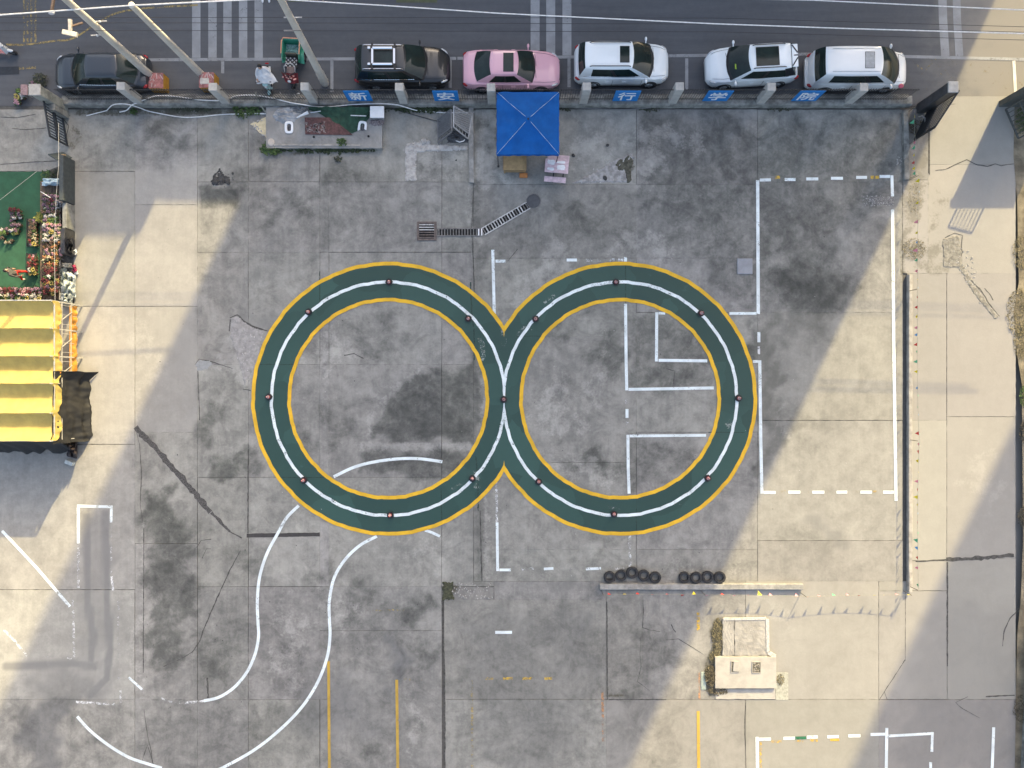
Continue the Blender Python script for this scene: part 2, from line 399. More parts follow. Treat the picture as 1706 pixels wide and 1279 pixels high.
# tyre sweeps in the reversing bay
pol('smooth', .52, 14, (135, 850), (188, 850), (194, 1100), (190, 1150), (130, 1175), (70, 1290), (120, 1290), (60, 1290), (50, 1180), (90, 1100), (124, 1095))
ln('smooth', 1.0, 6, 6, (144, 860), (146, 1000), (156, 1060), (150, 1110)); ln('smooth', 1.0, 6, 6, (176, 855), (178, 1000), (184, 1080), (178, 1130), (150, 1160)); ln('smooth', .9, 8, 8, (10, 1110), (120, 1105), (160, 1110))
pol('smooth', .62, 30, (60, 1110), (150, 1100), (190, 1140), (120, 1200), (90, 1300), (40, 1300), (20, 1200))
pol('smooth', .40, 22, (760, 1010), (1000, 1010), (1005, 1160), (920, 1300), (800, 1300), (770, 1140)); bl('smooth', .45, (960, 1080), (50, 80)); bl('smooth', .42, (810, 1220), (40, 50)); bl('smooth', .55, (1380, 880), (40, 60)); bl('smooth', .5, (560, 1180), (160, 120))
pol('smooth', .5, 30, (1530, 1000), (1690, 1000), (1690, 1300), (1480, 1300)); bl('smooth', .45, (430, 560), (80, 70)); bl('smooth', .6, (660, 1110), (25, 120)); bl('smooth', .4, (300, 560), (70, 120))
pol('stain', .34, 60, (228, 960), (735, 990), (735, 1320), (90, 1320), (110, 1180), (228, 1150)); pol('stain', .36, 50, (-60, 1130), (120, 1120), (240, 1180), (240, 1330), (-60, 1330)); pol('stain', .34, 40, (742, 1005), (1008, 1005), (1200, 1300), (742, 1300)); bl('stain', .5, (300, 930), (70, 130)); pol('stain', .38, 40, (340, 310), (780, 310), (780, 430), (400, 420)); pol('stain', .38, 30, (805, 320), (1250, 320), (1250, 430), (980, 440), (830, 430))
# pale worn concrete, cement smears
pol('pale', .75, 12, (905, 400), (950, 430), (975, 465), (905, 500), (852, 540), (868, 480)); bl('pale', .65, (985, 250), (60, 45)); bl('pale', .75, (1080, 265), (30, 60)); bl('pale', .7, (1110, 230), (90, 26)); bl('pale', .7, (1045, 410), (40, 30)); bl('pale', .6, (1100, 400), (50, 40))
ln('pale', .8, 16, 10, (815, 195), (808, 300)); bl('pale', .6, (860, 260), (60, 50)); ln('pale', .7, 4, 4, (784, 310), (786, 430)); ln('pale', .7, 5, 4, (805, 560), (812, 960))
ln('pale', .9, 6, 5, (604, 743), (800, 744)); ln('pale', .75, 5, 6, (612, 730), (622, 685), (660, 645), (700, 615)); bl('pale', .6, (560, 590), (70, 40))
pol('pale', .8, 6, (384, 530), (408, 540), (440, 552), (418, 640), (405, 650), (395, 620), (330, 615), (325, 606), (360, 600)); bl('pale', .55, (480, 1080), (40, 120)); bl('pale', .6, (690, 1210), (18, 90)); bl('pale', .55, (560, 1000), (40, 50)); bl('pale', .6, (930, 690), (50, 90)); bl('pale', .65, (980, 790), (60, 40)); bl('pale', .5, (720, 920), (60, 50))
pol('pale', .7, 5, (450, 178), (500, 178), (492, 205), (462, 205)); pol('pale', .85, 3, (676, 250), (696, 250), (690, 300), (677, 300)); pol('pale', .55, 4, (697, 252), (778, 252), (778, 300), (697, 300))
bl('pale', .5, (250, 600), (30, 120)); ln('pale', .5, 5, 3, (228, 520), (230, 700)); ln('pale', .7, 3, 3, (237, 860), (236, 1270)); bl('pale', .55, (225, 1060), (14, 120))
bl('pale', .5, (1170, 960), (90, 30)); bl('pale', .5, (1290, 1030), (60, 40)); bl('pale', .6, (1640, 800), (40, 90)); bl('pale', .4, (1000, 640), (50, 50)); ln('pale', .6, 3, 2, (1310, 670), (1292, 690), (1300, 720), (1318, 728))
# soil, moss, weeds in the corners
pol('soil', .95, 5, (738, 970), (758, 970), (750, 1000), (738, 1000)); bl('soil', .8, (470, 250), (110, 6)); ln('soil', .9, 5, 4, (130, 186), (420, 186)); ln('soil', .7, 3, 3, (640, 186), (790, 182)); bl('soil', .8, (1040, 270), (16, 22)); bl('soil', .5, (470, 260), (30, 18)); bl('soil', .5, (565, 258), (20, 16))
pol('soil', .9, 5, (1186, 1035), (1202, 1028), (1202, 1090), (1192, 1100), (1190, 1160), (1176, 1165), (1178, 1095)); bl('soil', .6, (1216, 1150), (40, 8)); pol('soil', .6, 6, (1520, 405), (1598, 400), (1600, 450), (1520, 452)); bl('soil', .45, (1560, 350), (20, 60)); pol('soil', .75, 6, (1503, 185), (1545, 185), (1545, 300), (1503, 460)); bl('soil', .85, (1030, 1158), (30, 6)); bl('soil', .6, (1013, 1150), (6, 20)); pol('soil', .5, 10, (100, 180), (135, 185), (120, 260), (112, 250)); bl('soil', .6, (1270, 1145), (10, 12)); ln('soil', .5, 5, 4, (1506, 190), (1506, 460))
bl('soil', .55, (405, 572), (18, 14)); bl('soil', .6, (372, 300), (14, 12)); bl('soil', .4, (1445, 334), (30, 8))

# smoother, cleaner pours: whole slabs, whatever light falls on them
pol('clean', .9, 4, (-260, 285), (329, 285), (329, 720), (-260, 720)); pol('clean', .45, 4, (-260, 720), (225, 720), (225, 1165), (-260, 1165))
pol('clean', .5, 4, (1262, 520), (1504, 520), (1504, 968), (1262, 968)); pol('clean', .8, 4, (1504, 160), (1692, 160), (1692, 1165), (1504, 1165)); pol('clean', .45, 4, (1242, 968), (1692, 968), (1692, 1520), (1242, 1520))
SLABS = []
def cols(x0, x1, ys, m=M_CONC, tint=None, x0b=None, x1b=None):
    for a, b in zip(ys[:-1], ys[1:]): SLABS.append((x0, x1, a, b, m, tint))
cols(-260, 225, (182, 285, 510, 740, 982, 1165, 1520), tint=1.08)
cols(225, 329, (182, 341, 510, 720, 905, 1165, 1520), tint=1.02)
cols(329, 414, (182, 303, 420, 607, 795, 977, 1165, 1520))
cols(414, 533, (182, 303, 420, 607, 795, 890, 977, 1165, 1520))
cols(533, 548, (182, 303, 420, 607, 795, 977, 1050, 1165, 1520))
cols(548, 736, (182, 303, 420, 607, 795, 977, 1050, 1520))
cols(736, 789, (182, 303, 420, 607, 795, 977)); SLABS.append((736, 823, 977, 999, M_CONC, .9))
cols(789, 1060, (182, 307, 430, 560, 770, 915, 968)); SLABS.append((823, 1010, 968, 999, M_CONC, 1.0)); SLABS.append((789, 823, 968, 977, M_CONC, .9))
cols(740, 1010, (999, 1165, 1520), tint=.96)
cols(1060, 1262, (182, 307, 430, 520, 720, 915, 968)); cols(1262, 1504, (182, 303, 520, 700, 900, 968), tint=1.0)
SLABS.append((1010, 1071, 968, 1165, M_CONC, .98)); SLABS.append((1071, 1242, 968, 1165, M_CONC, 1.0)); SLABS.append((1242, 1464, 968, 1165, M_DRIVE, .98)); SLABS.append((1464, 1578, 984, 1165, M_DRIVE, .98)); SLABS.append((1464, 1511, 968, 984, M_DRIVE, .98))
SLABS.append((1010, 1242, 1165, 1520, M_DRIVE, .94)); SLABS.append((1242, 1464, 1165, 1520, M_DRIVE, .97)); SLABS.append((1464, 1692, 1165, 1520, M_DRIVE, .90))
SLABS.append((1504, 1546, 182, 300, M_CONC, .95)); SLABS.append((1504, 1546, 300, 455, M_DRIVE, 1.0)); SLABS.append((1546, 1692, 160, 274, M_DRIVE, 1.04)); SLABS.append((1546, 1692, 274, 455, M_DRIVE, 1.0))
SLABS.append((1511, 1577, 455, 700, M_DRIVE, 1.03)); SLABS.append((1511, 1577, 700, 934, M_DRIVE, 1.0)); SLABS.append((1577, 1692, 455, 694, M_DRIVE, 1.03)); SLABS.append((1577, 1692, 694, 930, M_DRIVE, .98)); SLABS.append((1511, 1578, 934, 984, M_DRIVE, .98)); SLABS.append((1578, 1692, 930, 1165, M_DRIVE, .93))
rs = random.Random(3)
THIN = {414, 533, 548, 1010, 1242, 1464, 736, 225}
for (x0, x1, y0, y1, m, tint) in SLABS:
    # own joint width on every edge, corners a little out of true
    j = lambda: rs.uniform(0.05, 0.22) if rs.random() < .6 else rs.uniform(.30, .62)
    a0, a1, b0, b1 = x0 + j(), x1 - j(), y0 + j(), y1 - j()
    sh = lambda y: (y - 640) * 0.012 if 300 < x0 < 1500 or x1 < 1500 else 0.0
    # the paving runs about half a degree out of square, as the photograph shows
    nx = max(2, int((a1 - a0) / 6.5)); ny = max(2, int((b1 - b0) / 6.5))
    def at(u, v):
        y = b0 + (b1 - b0) * v; x = a0 + (a1 - a0) * u
        return x, y
    mb = MB(); z = rs.uniform(-0.004, 0.002)
    U, V = np.meshgrid(np.linspace(0, 1, nx + 1), np.linspace(0, 1, ny + 1), indexing='ij')
    X = a0 + (a1 - a0) * U; Y = b0 + (b1 - b0) * V
    # ragged edges
    wob = 0.35
    X = X + np.where((U == 0) | (U == 1), np.sin(Y * 0.35 + x0) * wob * np.random.RandomState(int(abs(x0 + y0))).rand(*X.shape), 0)
    Y = Y + np.where((V == 0) | (V == 1), np.sin(X * 0.31 + y0) * wob * np.random.RandomState(int(abs(x1 + y1))).rand(*X.shape), 0)
    vs = [((x - 853) / S, (639.5 - y) / S, z) for x, y in zip(X.ravel(), Y.ravel())]
    n1 = ny + 1
    fs = [(i * n1 + q + 1, (i + 1) * n1 + q + 1, (i + 1) * n1 + q, i * n1 + q) for i in range(nx) for q in range(ny)]
    top = len(vs)
    mb.add(vs, fs)
    # skirt: the slab's edge going down into the joint
    rim = [i * n1 for i in range(nx + 1)] + [nx * n1 + q for q in range(1, n1)] + [i * n1 + ny for i in range(nx - 1, -1, -1)] + [q for q in range(ny - 1, 0, -1)]
    mb.v += [(vs[i][0], vs[i][1], -0.04) for i in rim]; L = len(rim)
    for i in range(L): mb.f.append((rim[i], rim[(i + 1) % L], top + (i + 1) % L, top + i)); mb.m.append(0)
    o = mb.build('concrete_slab', m, yard)
    if o.data.polygons[0].normal.z < 0: o.data.flip_normals()
    allx = np.concatenate([X.ravel(), X.ravel()[rim]]); ally = np.concatenate([Y.ravel(), Y.ravel()[rim]])
    for k, lst in F.items():
        acc = np.zeros(allx.shape)
        for amt, fn in lst: acc = np.maximum(acc, amt * fn(allx, ally))
        at_ = o.data.attributes.new(k, 'FLOAT', 'POINT'); at_.data.foreach_set('value', acc.astype(np.float32))
    tv = (tint or 1.0) * rs.uniform(0.93, 1.06); o.color = (tv, tv * rs.uniform(.99, 1.01), tv * rs.uniform(.98, 1.02), 1)

# ------------------------------------------------------------------ cracks and filled trenches
def ribbon(name, pl, w, m, parent, z=0.006, jag=0.35, step=5.0, taper=False):
    """an irregular strip along a polyline given in pixels; w in pixels"""
    q = []
    for (ax, ay), (bx, by) in zip(pl[:-1], pl[1:]):
        n = max(1, int(math.hypot(bx - ax, by - ay) / step))
        q += [(ax + (bx - ax) * i / n, ay + (by - ay) * i / n) for i in range(n)]
    q.append(pl[-1]); vs = []; fs = []; n = len(q)
    for i, (x, y) in enumerate(q):
        a = q[max(i - 1, 0)]; b = q[min(i + 1, n - 1)]; dx, dy = b[0] - a[0], b[1] - a[1]; L = math.hypot(dx, dy) or 1
        ww = w * (1 + jag * rs.uniform(-1, 1)) * 0.5
        if taper: ww *= 0.25 + 0.75 * math.sin(math.pi * (0.08 + 0.84 * i / max(1, n - 1)))
        ox, oy = rs.uniform(-1, 1) * jag * w * 0.5, rs.uniform(-1, 1) * jag * w * 0.5
        for s in (1, -1):
            v = P(x + ox - dy / L * ww * s, y + oy + dx / L * ww * s); v.z = z; vs.append(v)
    for i in range(n - 1): fs.append((2 * i, 2 * i + 1, 2 * i + 3, 2 * i + 2))
    o = MB().add(vs, fs).build(name, m, parent)
    if o.data.polygons[0].normal.z < 0: o.data.flip_normals()
    return o
M_TRENCH = mat('trench_fill', (0.075, 0.072, 0.070), 0.95, var=0.55, scale=14, bump=0.6)
ribbon('filled_trench', [(226, 712), (236, 724), (255, 741), (290, 781), (325, 822), (350, 852)], 9, M_TRENCH, yard, jag=0.3)
ribbon('filled_trench', [(352, 854), (372, 874), (384, 886)], 5, M_TRENCH, yard); ribbon('crack', [(384, 886), (403, 896)], 2, M_CRACK, yard)
ribbon('filled_trench', [(411, 892), (533, 890)], 6.5, mat('tar_fill', (0.045, 0.042, 0.041), 0.8), yard, jag=0.08)
for pl, w in (([(401, 917), (383, 950), (360, 1000), (338, 1052), (334, 1066), (321, 1086), (300, 1098), (273, 1110)], 2.6), ([(346, 1128), (347, 1163)], 4),
              ([(1558, 284), (1575, 282), (1590, 275), (1603, 269), (1610, 266), (1620, 271), (1628, 275), (1645, 277), (1658, 273), (1668, 276), (1689, 272)], 2.2),
              ([(1603, 392), (1601, 408), (1603, 420), (1599, 434)], 2), ([(1600, 440), (1610, 455), (1622, 472), (1636, 486), (1647, 505), (1665, 527)], 3), ([(1574, 396), (1590, 388), (1603, 392)], 1.6), ([(1640, 480), (1650, 492), (1654, 500)], 2),
              ([(1071, 1000), (1072, 1020), (1070, 1045), (1082, 1049), (1100, 1052)], 1.8), ([(1118, 1040), (1122, 1048), (1126, 1053)], 2), ([(1105, 1066), (1130, 1064), (1150, 1076), (1172, 1090)], 1.4), ([(1067, 1060), (1066, 1090), (1068, 1110), (1062, 1135), (1082, 1150)], 1.2),
              ([(383, 530), (395, 524), (410, 538), (425, 545), (446, 551)], 4), ([(384, 532), (382, 552)], 2), ([(325, 607), (332, 598), (352, 602), (388, 614)], 1.6), ([(330, 618), (333, 700)], 1.6), ([(405, 648), (418, 650)], 2),
              ([(414, 748), (413, 888)], 2.4), ([(228, 720), (233, 742), (236, 790), (234, 840), (238, 870)], 1.6), ([(236, 1270), (246, 1240), (258, 1279)], 1.4), ([(240, 1180), (246, 1225), (252, 1250), (256, 1285)], 1.6), ([(240, 880), (239, 1120)], 1.8),
              ([(328, 912), (335, 900), (352, 898)], 1.6), ([(337, 930), (344, 914), (352, 914)], 1.4), ([(1110, 614), (1124, 618), (1122, 640)], 1.4), ([(573, 592), (590, 589), (606, 597)], 1.8),
              ([(1612, 1190 - 30), (1592, 1170), (1600, 1178), (1632, 1196)], 1.3), ([(1508, 1100), (1508, 1098), (1464, 1166)], 1.4), ([(1473, 1152), (1478, 1165)], 1.1), ([(1508, 985), (1508, 1098)], 1.0), ([(789, 307), (786, 380), (790, 470), (789, 560)], 2), ([(800, 850), (801, 900), (803, 968)], 2.2), ([(1242, 1170), (1240, 1210), (1243, 1280)], 1.3),
              ([(1700, 1012), (1682, 1030), (1672, 1052), (1670, 1076)], 2.4), ([(846, 435), (862, 415)], 1.2), ([(1556, 172), (1570, 170), (1577, 175), (1592, 173)], 1.2), ([(0, 195), (30, 196), (60, 190)], 1.4), ([(20, 214), (45, 216), (78, 213)], 1.4), ([(0, 274), (50, 270), (95, 268)], 1.5), ([(100, 190), (115, 210), (108, 235)], 1.6)):
    ribbon('crack', pl, w * .75, M_CRACK, yard, jag=0.4, taper=len(pl) > 3)
for pl, w in (([(1525, 935), (1577, 932)], 2.5), ([(1577, 932), (1640, 929), (1690, 924)], 7.5), ([(1578, 936), (1578, 1110)], 3), ([(737, 1000), (738, 1048)], 3), ([(738, 1056), (741, 1120), (741, 1290)], 3), ([(1011, 1002), (1012, 1165)], 2.2), ([(1014, 1165), (1110, 1165)], 2.2), ([(1642, 1160), (1690, 1158)], 2.5)):
    ribbon('open_joint', pl, w * .8, M_CRACK, yard, jag=0.3)
sheet('ramp_side_shade', pts((1546, 182), (1549, 182), (1549, 292), (1546, 288)), 0.006, M_CRACK, yard)  # flat dark strip painted as the shadow along the ramp's side face

# ------------------------------------------------------------------ painted markings of the practice yard
def strip(name, pl, w, m, parent=None, z=0.012, step=None):
    """flat painted line along a polyline in pixels, mitred"""
    n = len(pl); vs = []; fs = []
    for i, (x, y) in enumerate(pl):
        d = []
        if i > 0: a = pl[i - 1]; d.append((x - a[0], y - a[1]))
        if i < n - 1: b = pl[i + 1]; d.append((b[0] - x, b[1] - y))
        d = [(u / math.hypot(u, v), v / math.hypot(u, v)) for u, v in d]
        tx = sum(u for u, v in d) / len(d); ty = sum(v for u, v in d) / len(d); L = math.hypot(tx, ty); tx, ty = tx / L, ty / L
        k = 1.0 / max(0.5, abs(tx * d[0][0] + ty * d[0][1]))
        for s in (1, -1):
            v = P(x - ty * w / 2 * s * k, y + tx * w / 2 * s * k); v.z = z; vs.append(v)
    for i in range(n - 1): fs.append((2 * i, 2 * i + 1, 2 * i + 3, 2 * i + 2))
    o = MB().add(vs, fs).build(name, m, parent if parent else yard)
    if o.data.polygons[0].normal.z < 0: o.data.flip_normals()
    return o
def spline(c, n=10):
    out = []
    for i in range(len(c) - 1):
        p0 = c[max(i - 1, 0)]; p1 = c[i]; p2 = c[i + 1]; p3 = c[min(i + 2, len(c) - 1)]
        for k in range(n):
            t = k / n
            out.append(tuple(0.5 * ((2 * p1[j]) + (-p0[j] + p2[j]) * t + (2 * p0[j] - 5 * p1[j] + 4 * p2[j] - p3[j]) * t * t + (-p0[j] + 3 * p1[j] - 3 * p2[j] + p3[j]) * t ** 3) for j in range(2)))
    out.append(c[-1]); return out
W = M_WLINE
# garage-parking box on the right
strip('white_line', [(1264, 300), (1262, 301), (1262, 300), (1263, 523)][2:], 5.5, W); strip('white_line', [(1215, 522), (1260, 522)], 4.5, W)
strip('white_line', [(1265.5, 300), (1284, 299.5)], 5, W, z=.016)
for a, b, y in ((1307, 1325, 299), (1343, 1363, 298), (1384, 1404, 297), (1426, 1444, 295.5)): strip('white_dash', [(a, y), (b, y)], 5, W)
for a, b in ((1291, 1299), (1450, 1456), (1458, 1464)): strip('yellow_dash', [(a, 295.5), (b, 295)], 5, M_YWORN)
strip('white_line', [(1465, 294), (1482.5, 294)], 5, W); strip('white_line', [(1485.5, 292), (1486.5, 327)], 5, W); strip('white_line', [(1486.6, 349), (1489, 600), (1492.5, 834)], 5.2, W)
strip('white_line', [(1254, 602), (1263, 602)], 4.5, W); strip('white_line', [(1265.5, 600), (1267, 720), (1269, 822)], 5.2, W); strip('white_line', [(1272, 820), (1292, 820)], 5, W)
for a, b in ((1313, 1333), (1353, 1373), (1393, 1411), (1433, 1452), (1471, 1489)): strip('white_dash', [(a, 819.5), (b, 819.5)], 5, W)
for a, b in ((1298, 1312), (1346, 1352), (1374, 1382), (1418, 1432), (1454, 1460)): strip('yellow_dash', [(a, 819), (b, 819)], 4, M_YGONE)
strip('white_dash', [(1264, 553), (1264, 570)], 5, W); strip('white_dash', [(1264, 577), (1264, 590)], 4, M_WWORN); strip('white_dash', [(1264, 528), (1264, 545)], 4, M_WGONE)
# box inside the right-hand ring
strip('white_line', [(1042, 428), (1042, 438)], 5, W); strip('white_line', [(1042, 506), (1043, 600), (1044, 650)], 5, W); strip('white_line', [(1047, 648.5), (1189, 646)], 5, W)
strip('white_line', [(1094, 520), (1093.5, 602)], 5, W); strip('white_line', [(1097, 600), (1178, 601)], 5, W); strip('white_line', [(1097, 521.5), (1108, 522)], 4, W)
strip('white_dash', [(1044.5, 681), (1044.5, 696)], 5, W); strip('white_dash', [(1044.5, 702), (1044.5, 707)], 4, M_WWORN); strip('white_dash', [(1044, 664), (1044, 673)], 4, M_WGONE)
strip('white_line', [(1046, 724), (1046.5, 780), (1048, 822)], 5, W); strip('white_line', [(1049, 726), (1176, 725)], 4.6, W); strip('white_line', [(1049, 890), (1049.5, 945)], 4.5, M_WWORN)
for a, b, m in ((944, 961, W), (976, 988, M_WWORN), (994, 1001, M_WWORN), (1015, 1024, M_WWORN), (1030, 1038, M_WWORN)): strip('white_dash', [(a, 433), (b, 433)], 5, m)
strip('white_line', [(821, 416), (823.5, 523)], 5, W); strip('white_dash', [(825.5, 435), (842, 435)], 5, M_WLINE)
strip('white_line', [(827, 800), (828, 870)], 4, M_WWORN); strip('white_line', [(828.2, 870), (829, 951)], 4.6, W); strip('white_line', [(832, 949), (851, 949)], 4.5, W)
for a, b, m in ((869, 889, M_WWORN), (906, 922, W), (946, 966, M_WGONE), (976, 1001, W), (1024, 1040, M_WWORN)): strip('white_dash', [(a, 947.5), (b, 946.5)], 4.5, m)
strip('white_dash', [(825, 1053), (853, 1053)], 5, W)
# the S bend
strip('white_line', spline([(556, 794), (590, 778), (625, 769), (665, 764), (700, 764), (737, 769)]), 5, W); strip('white_line', spline([(708, 883), (720, 887), (733, 893)], 4), 4.5, M_WLINE)
strip('white_line', spline([(498, 842), (478, 862), (462, 890), (445, 922), (433, 960), (429, 1000), (430, 1035), (431, 1060), (425, 1090), (411, 1120), (390, 1145), (365, 1161), (340, 1167)]), 5, W)
strip('white_line', spline([(340, 1167), (310, 1170), (285, 1168), (268, 1163)]), 4, M_WWORN); strip('white_line', [(215, 1128), (237, 1148)], 4, M_WLINE); strip('white_line', [(237, 1148), (243, 1156)], 4, M_WGONE)
strip('white_line', spline([(628, 893), (600, 908), (575, 932), (557, 962), (549, 1000), (549, 1030), (550, 1060), (545, 1095), (530, 1135), (505, 1175), (470, 1212), (425, 1248), (372, 1278), (350, 1286)]), 5, W)
strip('white_line', spline([(129, 1193), (150, 1216), (180, 1240), (215, 1261), (250, 1273), (270, 1279)]), 5, W)
# reversing bay on the left
strip('white_line', [(129, 842.5), (188, 844)], 4.5, W); strip('white_line', [(131, 845), (131, 905)], 5, W); strip('white_line', [(131, 905), (131, 979)], 4, M_WWORN); strip('white_line', [(186, 846.5), (185.5, 870)], 4.5, W); strip('white_line', [(185.5, 870), (186, 960)], 3, M_WGONE); strip('white_line', [(186.5, 960), (189, 983)], 4, M_WWORN)
strip('white_line', [(121, 992), (122, 1015), (124, 1096)], 4, M_WWORN); strip('white_line', [(197, 995), (198, 1010), (198, 1135)], 3.5, M_WGONE); strip('white_line', [(201, 1150), (202, 1170)], 4, M_WWORN); strip('white_line', [(127, 1169), (198, 1173)], 4, M_WWORN)
strip('white_line', [(4, 884), (62, 946), (117, 1010)], 5, W); strip('white_line', [(5, 1047), (24, 1066), (46, 1092)], 4, M_WWORN); strip('white_line', [(70, 1093), (88, 1094)], 3, M_WGONE); strip('white_line', [(112, 1095), (122, 1096)], 5, M_WWORN)
# parking bays at the bottom
strip('yellow_line', [(547.5, 1101), (549, 1290)], 4.6, M_YBAY); strip('yellow_line', [(661, 1132), (663, 1290)], 4.6, M_YBAY); strip('yellow_line', [(668, 1132), (705, 1131)], 4, M_YGONE); strip('yellow_line', [(786, 1130), (787, 1290)], 4, M_YGONE)
for a, b, m in ((808, 822, M_YWORN), (838, 854, M_YWORN), (870, 887, M_YWORN), (907, 920, M_YWORN), (968, 982, M_YGONE)): strip('yellow_dash', [(a, 1130), (b, 1129.5)], 4, m)
strip('orange_line', [(1003.5, 1152), (1005, 1235)], 4, M_OGONE); strip('yellow_line', [(1163, 1020), (1163, 1050)], 5, M_YWORN); strip('yellow_line', [(1165, 1120), (1165, 1165)], 3, M_OGONE); strip('yellow_line', [(1163, 1184), (1164, 1290)], 5, M_YBAY); strip('yellow_line', [(610, 1016), (675, 1016)], 2.5, M_YGONE)
strip('white_line', [(1261, 1227), (1262, 1290)], 5, W); strip('white_line', [(1264, 1231), (1284, 1230.5)], 5, W); strip('yellow_line', [(1267, 1236), (1267, 1278)], 3.5, M_YWORN)
for a, b, y in ((1305, 1324, 1229.5), (1344, 1362, 1227.5), (1378, 1397, 1227), (1413, 1433, 1225.5), (1450, 1474, 1223)): strip('white_dash', [(a, y), (b, y - .5)], 5, W)
for a, b, y in ((1285, 1302, 1235), (1323, 1338, 1234), (1383, 1398, 1232), (1350, 1362, 1233)): strip('yellow_dash', [(a, y), (b, y)], 4, M_YWORN)
strip('green_dash', [(1324, 1229), (1343, 1228.5)], 5, M_GSPOT)
strip('white_line', [(1477, 1212), (1476, 1290)], 5, W); strip('white_line', [(1480, 1225.5), (1551, 1221.5)], 4.5, W); strip('white_line', [(1553, 1219), (1552, 1252)], 4.5, W); strip('white_line', [(1550, 1269), (1550, 1290)], 4.5, W); strip('white_line', [(1655, 1211), (1652, 1290)], 5, W)

# the figure of eight
CX = (647.0, 1033.0); CY = 664.0; XM = 839.7
def arc_mesh(name, cx, r0, r1, m, z, side):
    n = 180; vs = []; fs = []; ok = []
    for i in range(n + 1):
        a = 2 * math.pi * i / n; c, s = math.cos(a), math.sin(a)
        lim = 1e9
        if side * c > 1e-6: lim = abs(XM - cx) / (side * c)
        wob = 0.35 * math.sin(a * 23) + 0.3 * math.sin(a * 41 + 1) + 0.25 * math.sin(a * 67 + 2)
        a0 = min(r0 + wob * (m is not M_TRACK), lim); a1 = min(r1 + wob, lim)
        ok.append(a1 - a0 > 0.01)
        for r in (a0, a1):
            v = P(cx + r * c, CY + r * s); v.z = z; vs.append(v)
    for i in range(n):
        if ok[i] or ok[i + 1]: fs.append((2 * i, 2 * i + 1, 2 * i + 3, 2 * i + 2))
    o = MB().add(vs, fs).build(name, m, yard)
    if o.data.polygons[0].normal.z < 0: o.data.flip_normals()
    return o
for cx, side in ((CX[0], 1), (CX[1], -1)):
    ro = 228.0; ri = 162.0
    arc_mesh('track_surface', cx, ri + 3, ro - 3, M_TRACK, 0.018, side)
    arc_mesh('track_edge_line', cx, ri - .3, ri + 5.8, M_YLINE, 0.023, side); arc_mesh('track_edge_line', cx, ro - 6.2, ro, M_YLINE, 0.023, side)
    arc_mesh('track_centre_line', cx, 191.7, 196.9, M_WLINE, 0.023, side)

# ------------------------------------------------------------------ road markings
for a, b in ((320, 334), (347, 361), (372, 386), (398, 412), (424, 438)): strip('crosswalk_stripe', [((a + b) / 2, -90), ((a + b) / 2, 96)], b - a, M_ZEB, road, z=-0.012)
for a, b in ((884, 899), (910, 925), (937, 952)): strip('crosswalk_stripe', [((a + b) / 2, -90), ((a + b) / 2, 92)], b - a, M_ZEB, road, z=-0.012)
for a, b in ((1563, 1577), (1587, 1600)): strip('crosswalk_stripe', [((a + b) / 2 - 2, -90), ((a + b) / 2 + 1, 30), ((a + b) / 2 + 5, 93)], b - a, M_ZEB, road, z=-0.012)
strip('lane_edge_line', [(236, 99.5), (760, 97)], 5, M_RLINE, road, z=-0.008); strip('lane_edge_line', [(762, 97), (1345, 90), (1720, 99)], 5, M_RLINE, road, z=-0.008)
for x, y0, y1 in ((371, 102, 122), (553, 100, 153), (750, 100, 146), (948, 97, 145), (1144, 97, 150)): strip('bay_line', [(x, y0), (x, y1)], 5.2, M_RLINE, road, z=-0.008)
strip('bay_line', [(1689, 101), (1692, 158)], 5, paint('road_white_sunlit', (0.62, 0.60, 0.55), .3), road, z=-0.008)  # paler, warmer copy of the road white with sunlight put into its colour
for x in (40, 46, 52, 59): strip('yellow_stripe', [(x, -90), (x, 70)], 3.2, M_RYEL, road, z=-0.012)
strip('yellow_curve', spline([(10, 74), (45, 74), (90, 68), (125, 62), (200, 20), (330, 8)]), 3, M_RYEL, road, z=-0.008)
strip('yellow_dash', [(30, 114), (60, 112)], 4, M_RYEL, road, z=-0.008); strip('green_strip', [(660, 1), (728, 1)], 6, mat('verge_green', (.10, .11, .06), .9), road, z=-0.008); strip('green_strip', [(480, 1), (530, 1)], 3, mat('verge_green', (.10, .11, .06), .9), road, z=-0.008)
for k in range(5): strip('yellow_hatch', [(1516 + 34 * k, 98), (1575 + 34 * k, 148)], 3, M_RHAT, road, z=-0.010)
for k in range(5): strip('yellow_hatch', [(1560 + 34 * k, 98), (1508 + 34 * k, 148)], 3, M_RHAT, road, z=-0.006)
strip('road_drain', [(-6, 118), (32, 117)], 13, M_DARKM, road, z=-0.006)

# ------------------------------------------------------------------ buildings across the road (they stand beyond the frame and shade the yard)
M_FACADE = mat('facade', (0.36, 0.35, 0.34), 0.85, var=0.1, scale=0.3)
M_WIN = mat('window_glass', (0.03, 0.04, 0.05), 0.1)
def building(name, label, x0, x1, y0, y1, h, nx, nz):
    b = empty(name, ((x0 + x1) / 2, (y0 + y1) / 2, 0), label, 'building')
    hx, hy = (x1 - x0) / 2, (y1 - y0) / 2
    MB().box((0, 0, h / 2 - .15), (2 * hx, 2 * hy, h + .3 - .3)).build('wall', M_FACADE, b)
    MB().box((0, 0, h - .1), (2 * hx - .6, 2 * hy - .6, .25)).build('roof', M_GREY, b)
    me = MB().box((0, 0, 0), (1.6, .16, 1.5)).mesh('window', M_WIN)
    for i in range(nx):
        for k in range(nz):
            o = bpy.data.objects.new('window', me); COL.objects.link(o); o.parent = b
            o.location = (-hx + (i + .5) * 2 * hx / nx, -hy - .05, 2.2 + k * (h - 2.5) / nz)
    return b
building('apartment_tower', 'tall beige apartment tower across the road, opposite the practice yard', 8.9, 36.6, 44, 58, 62, 8, 12)
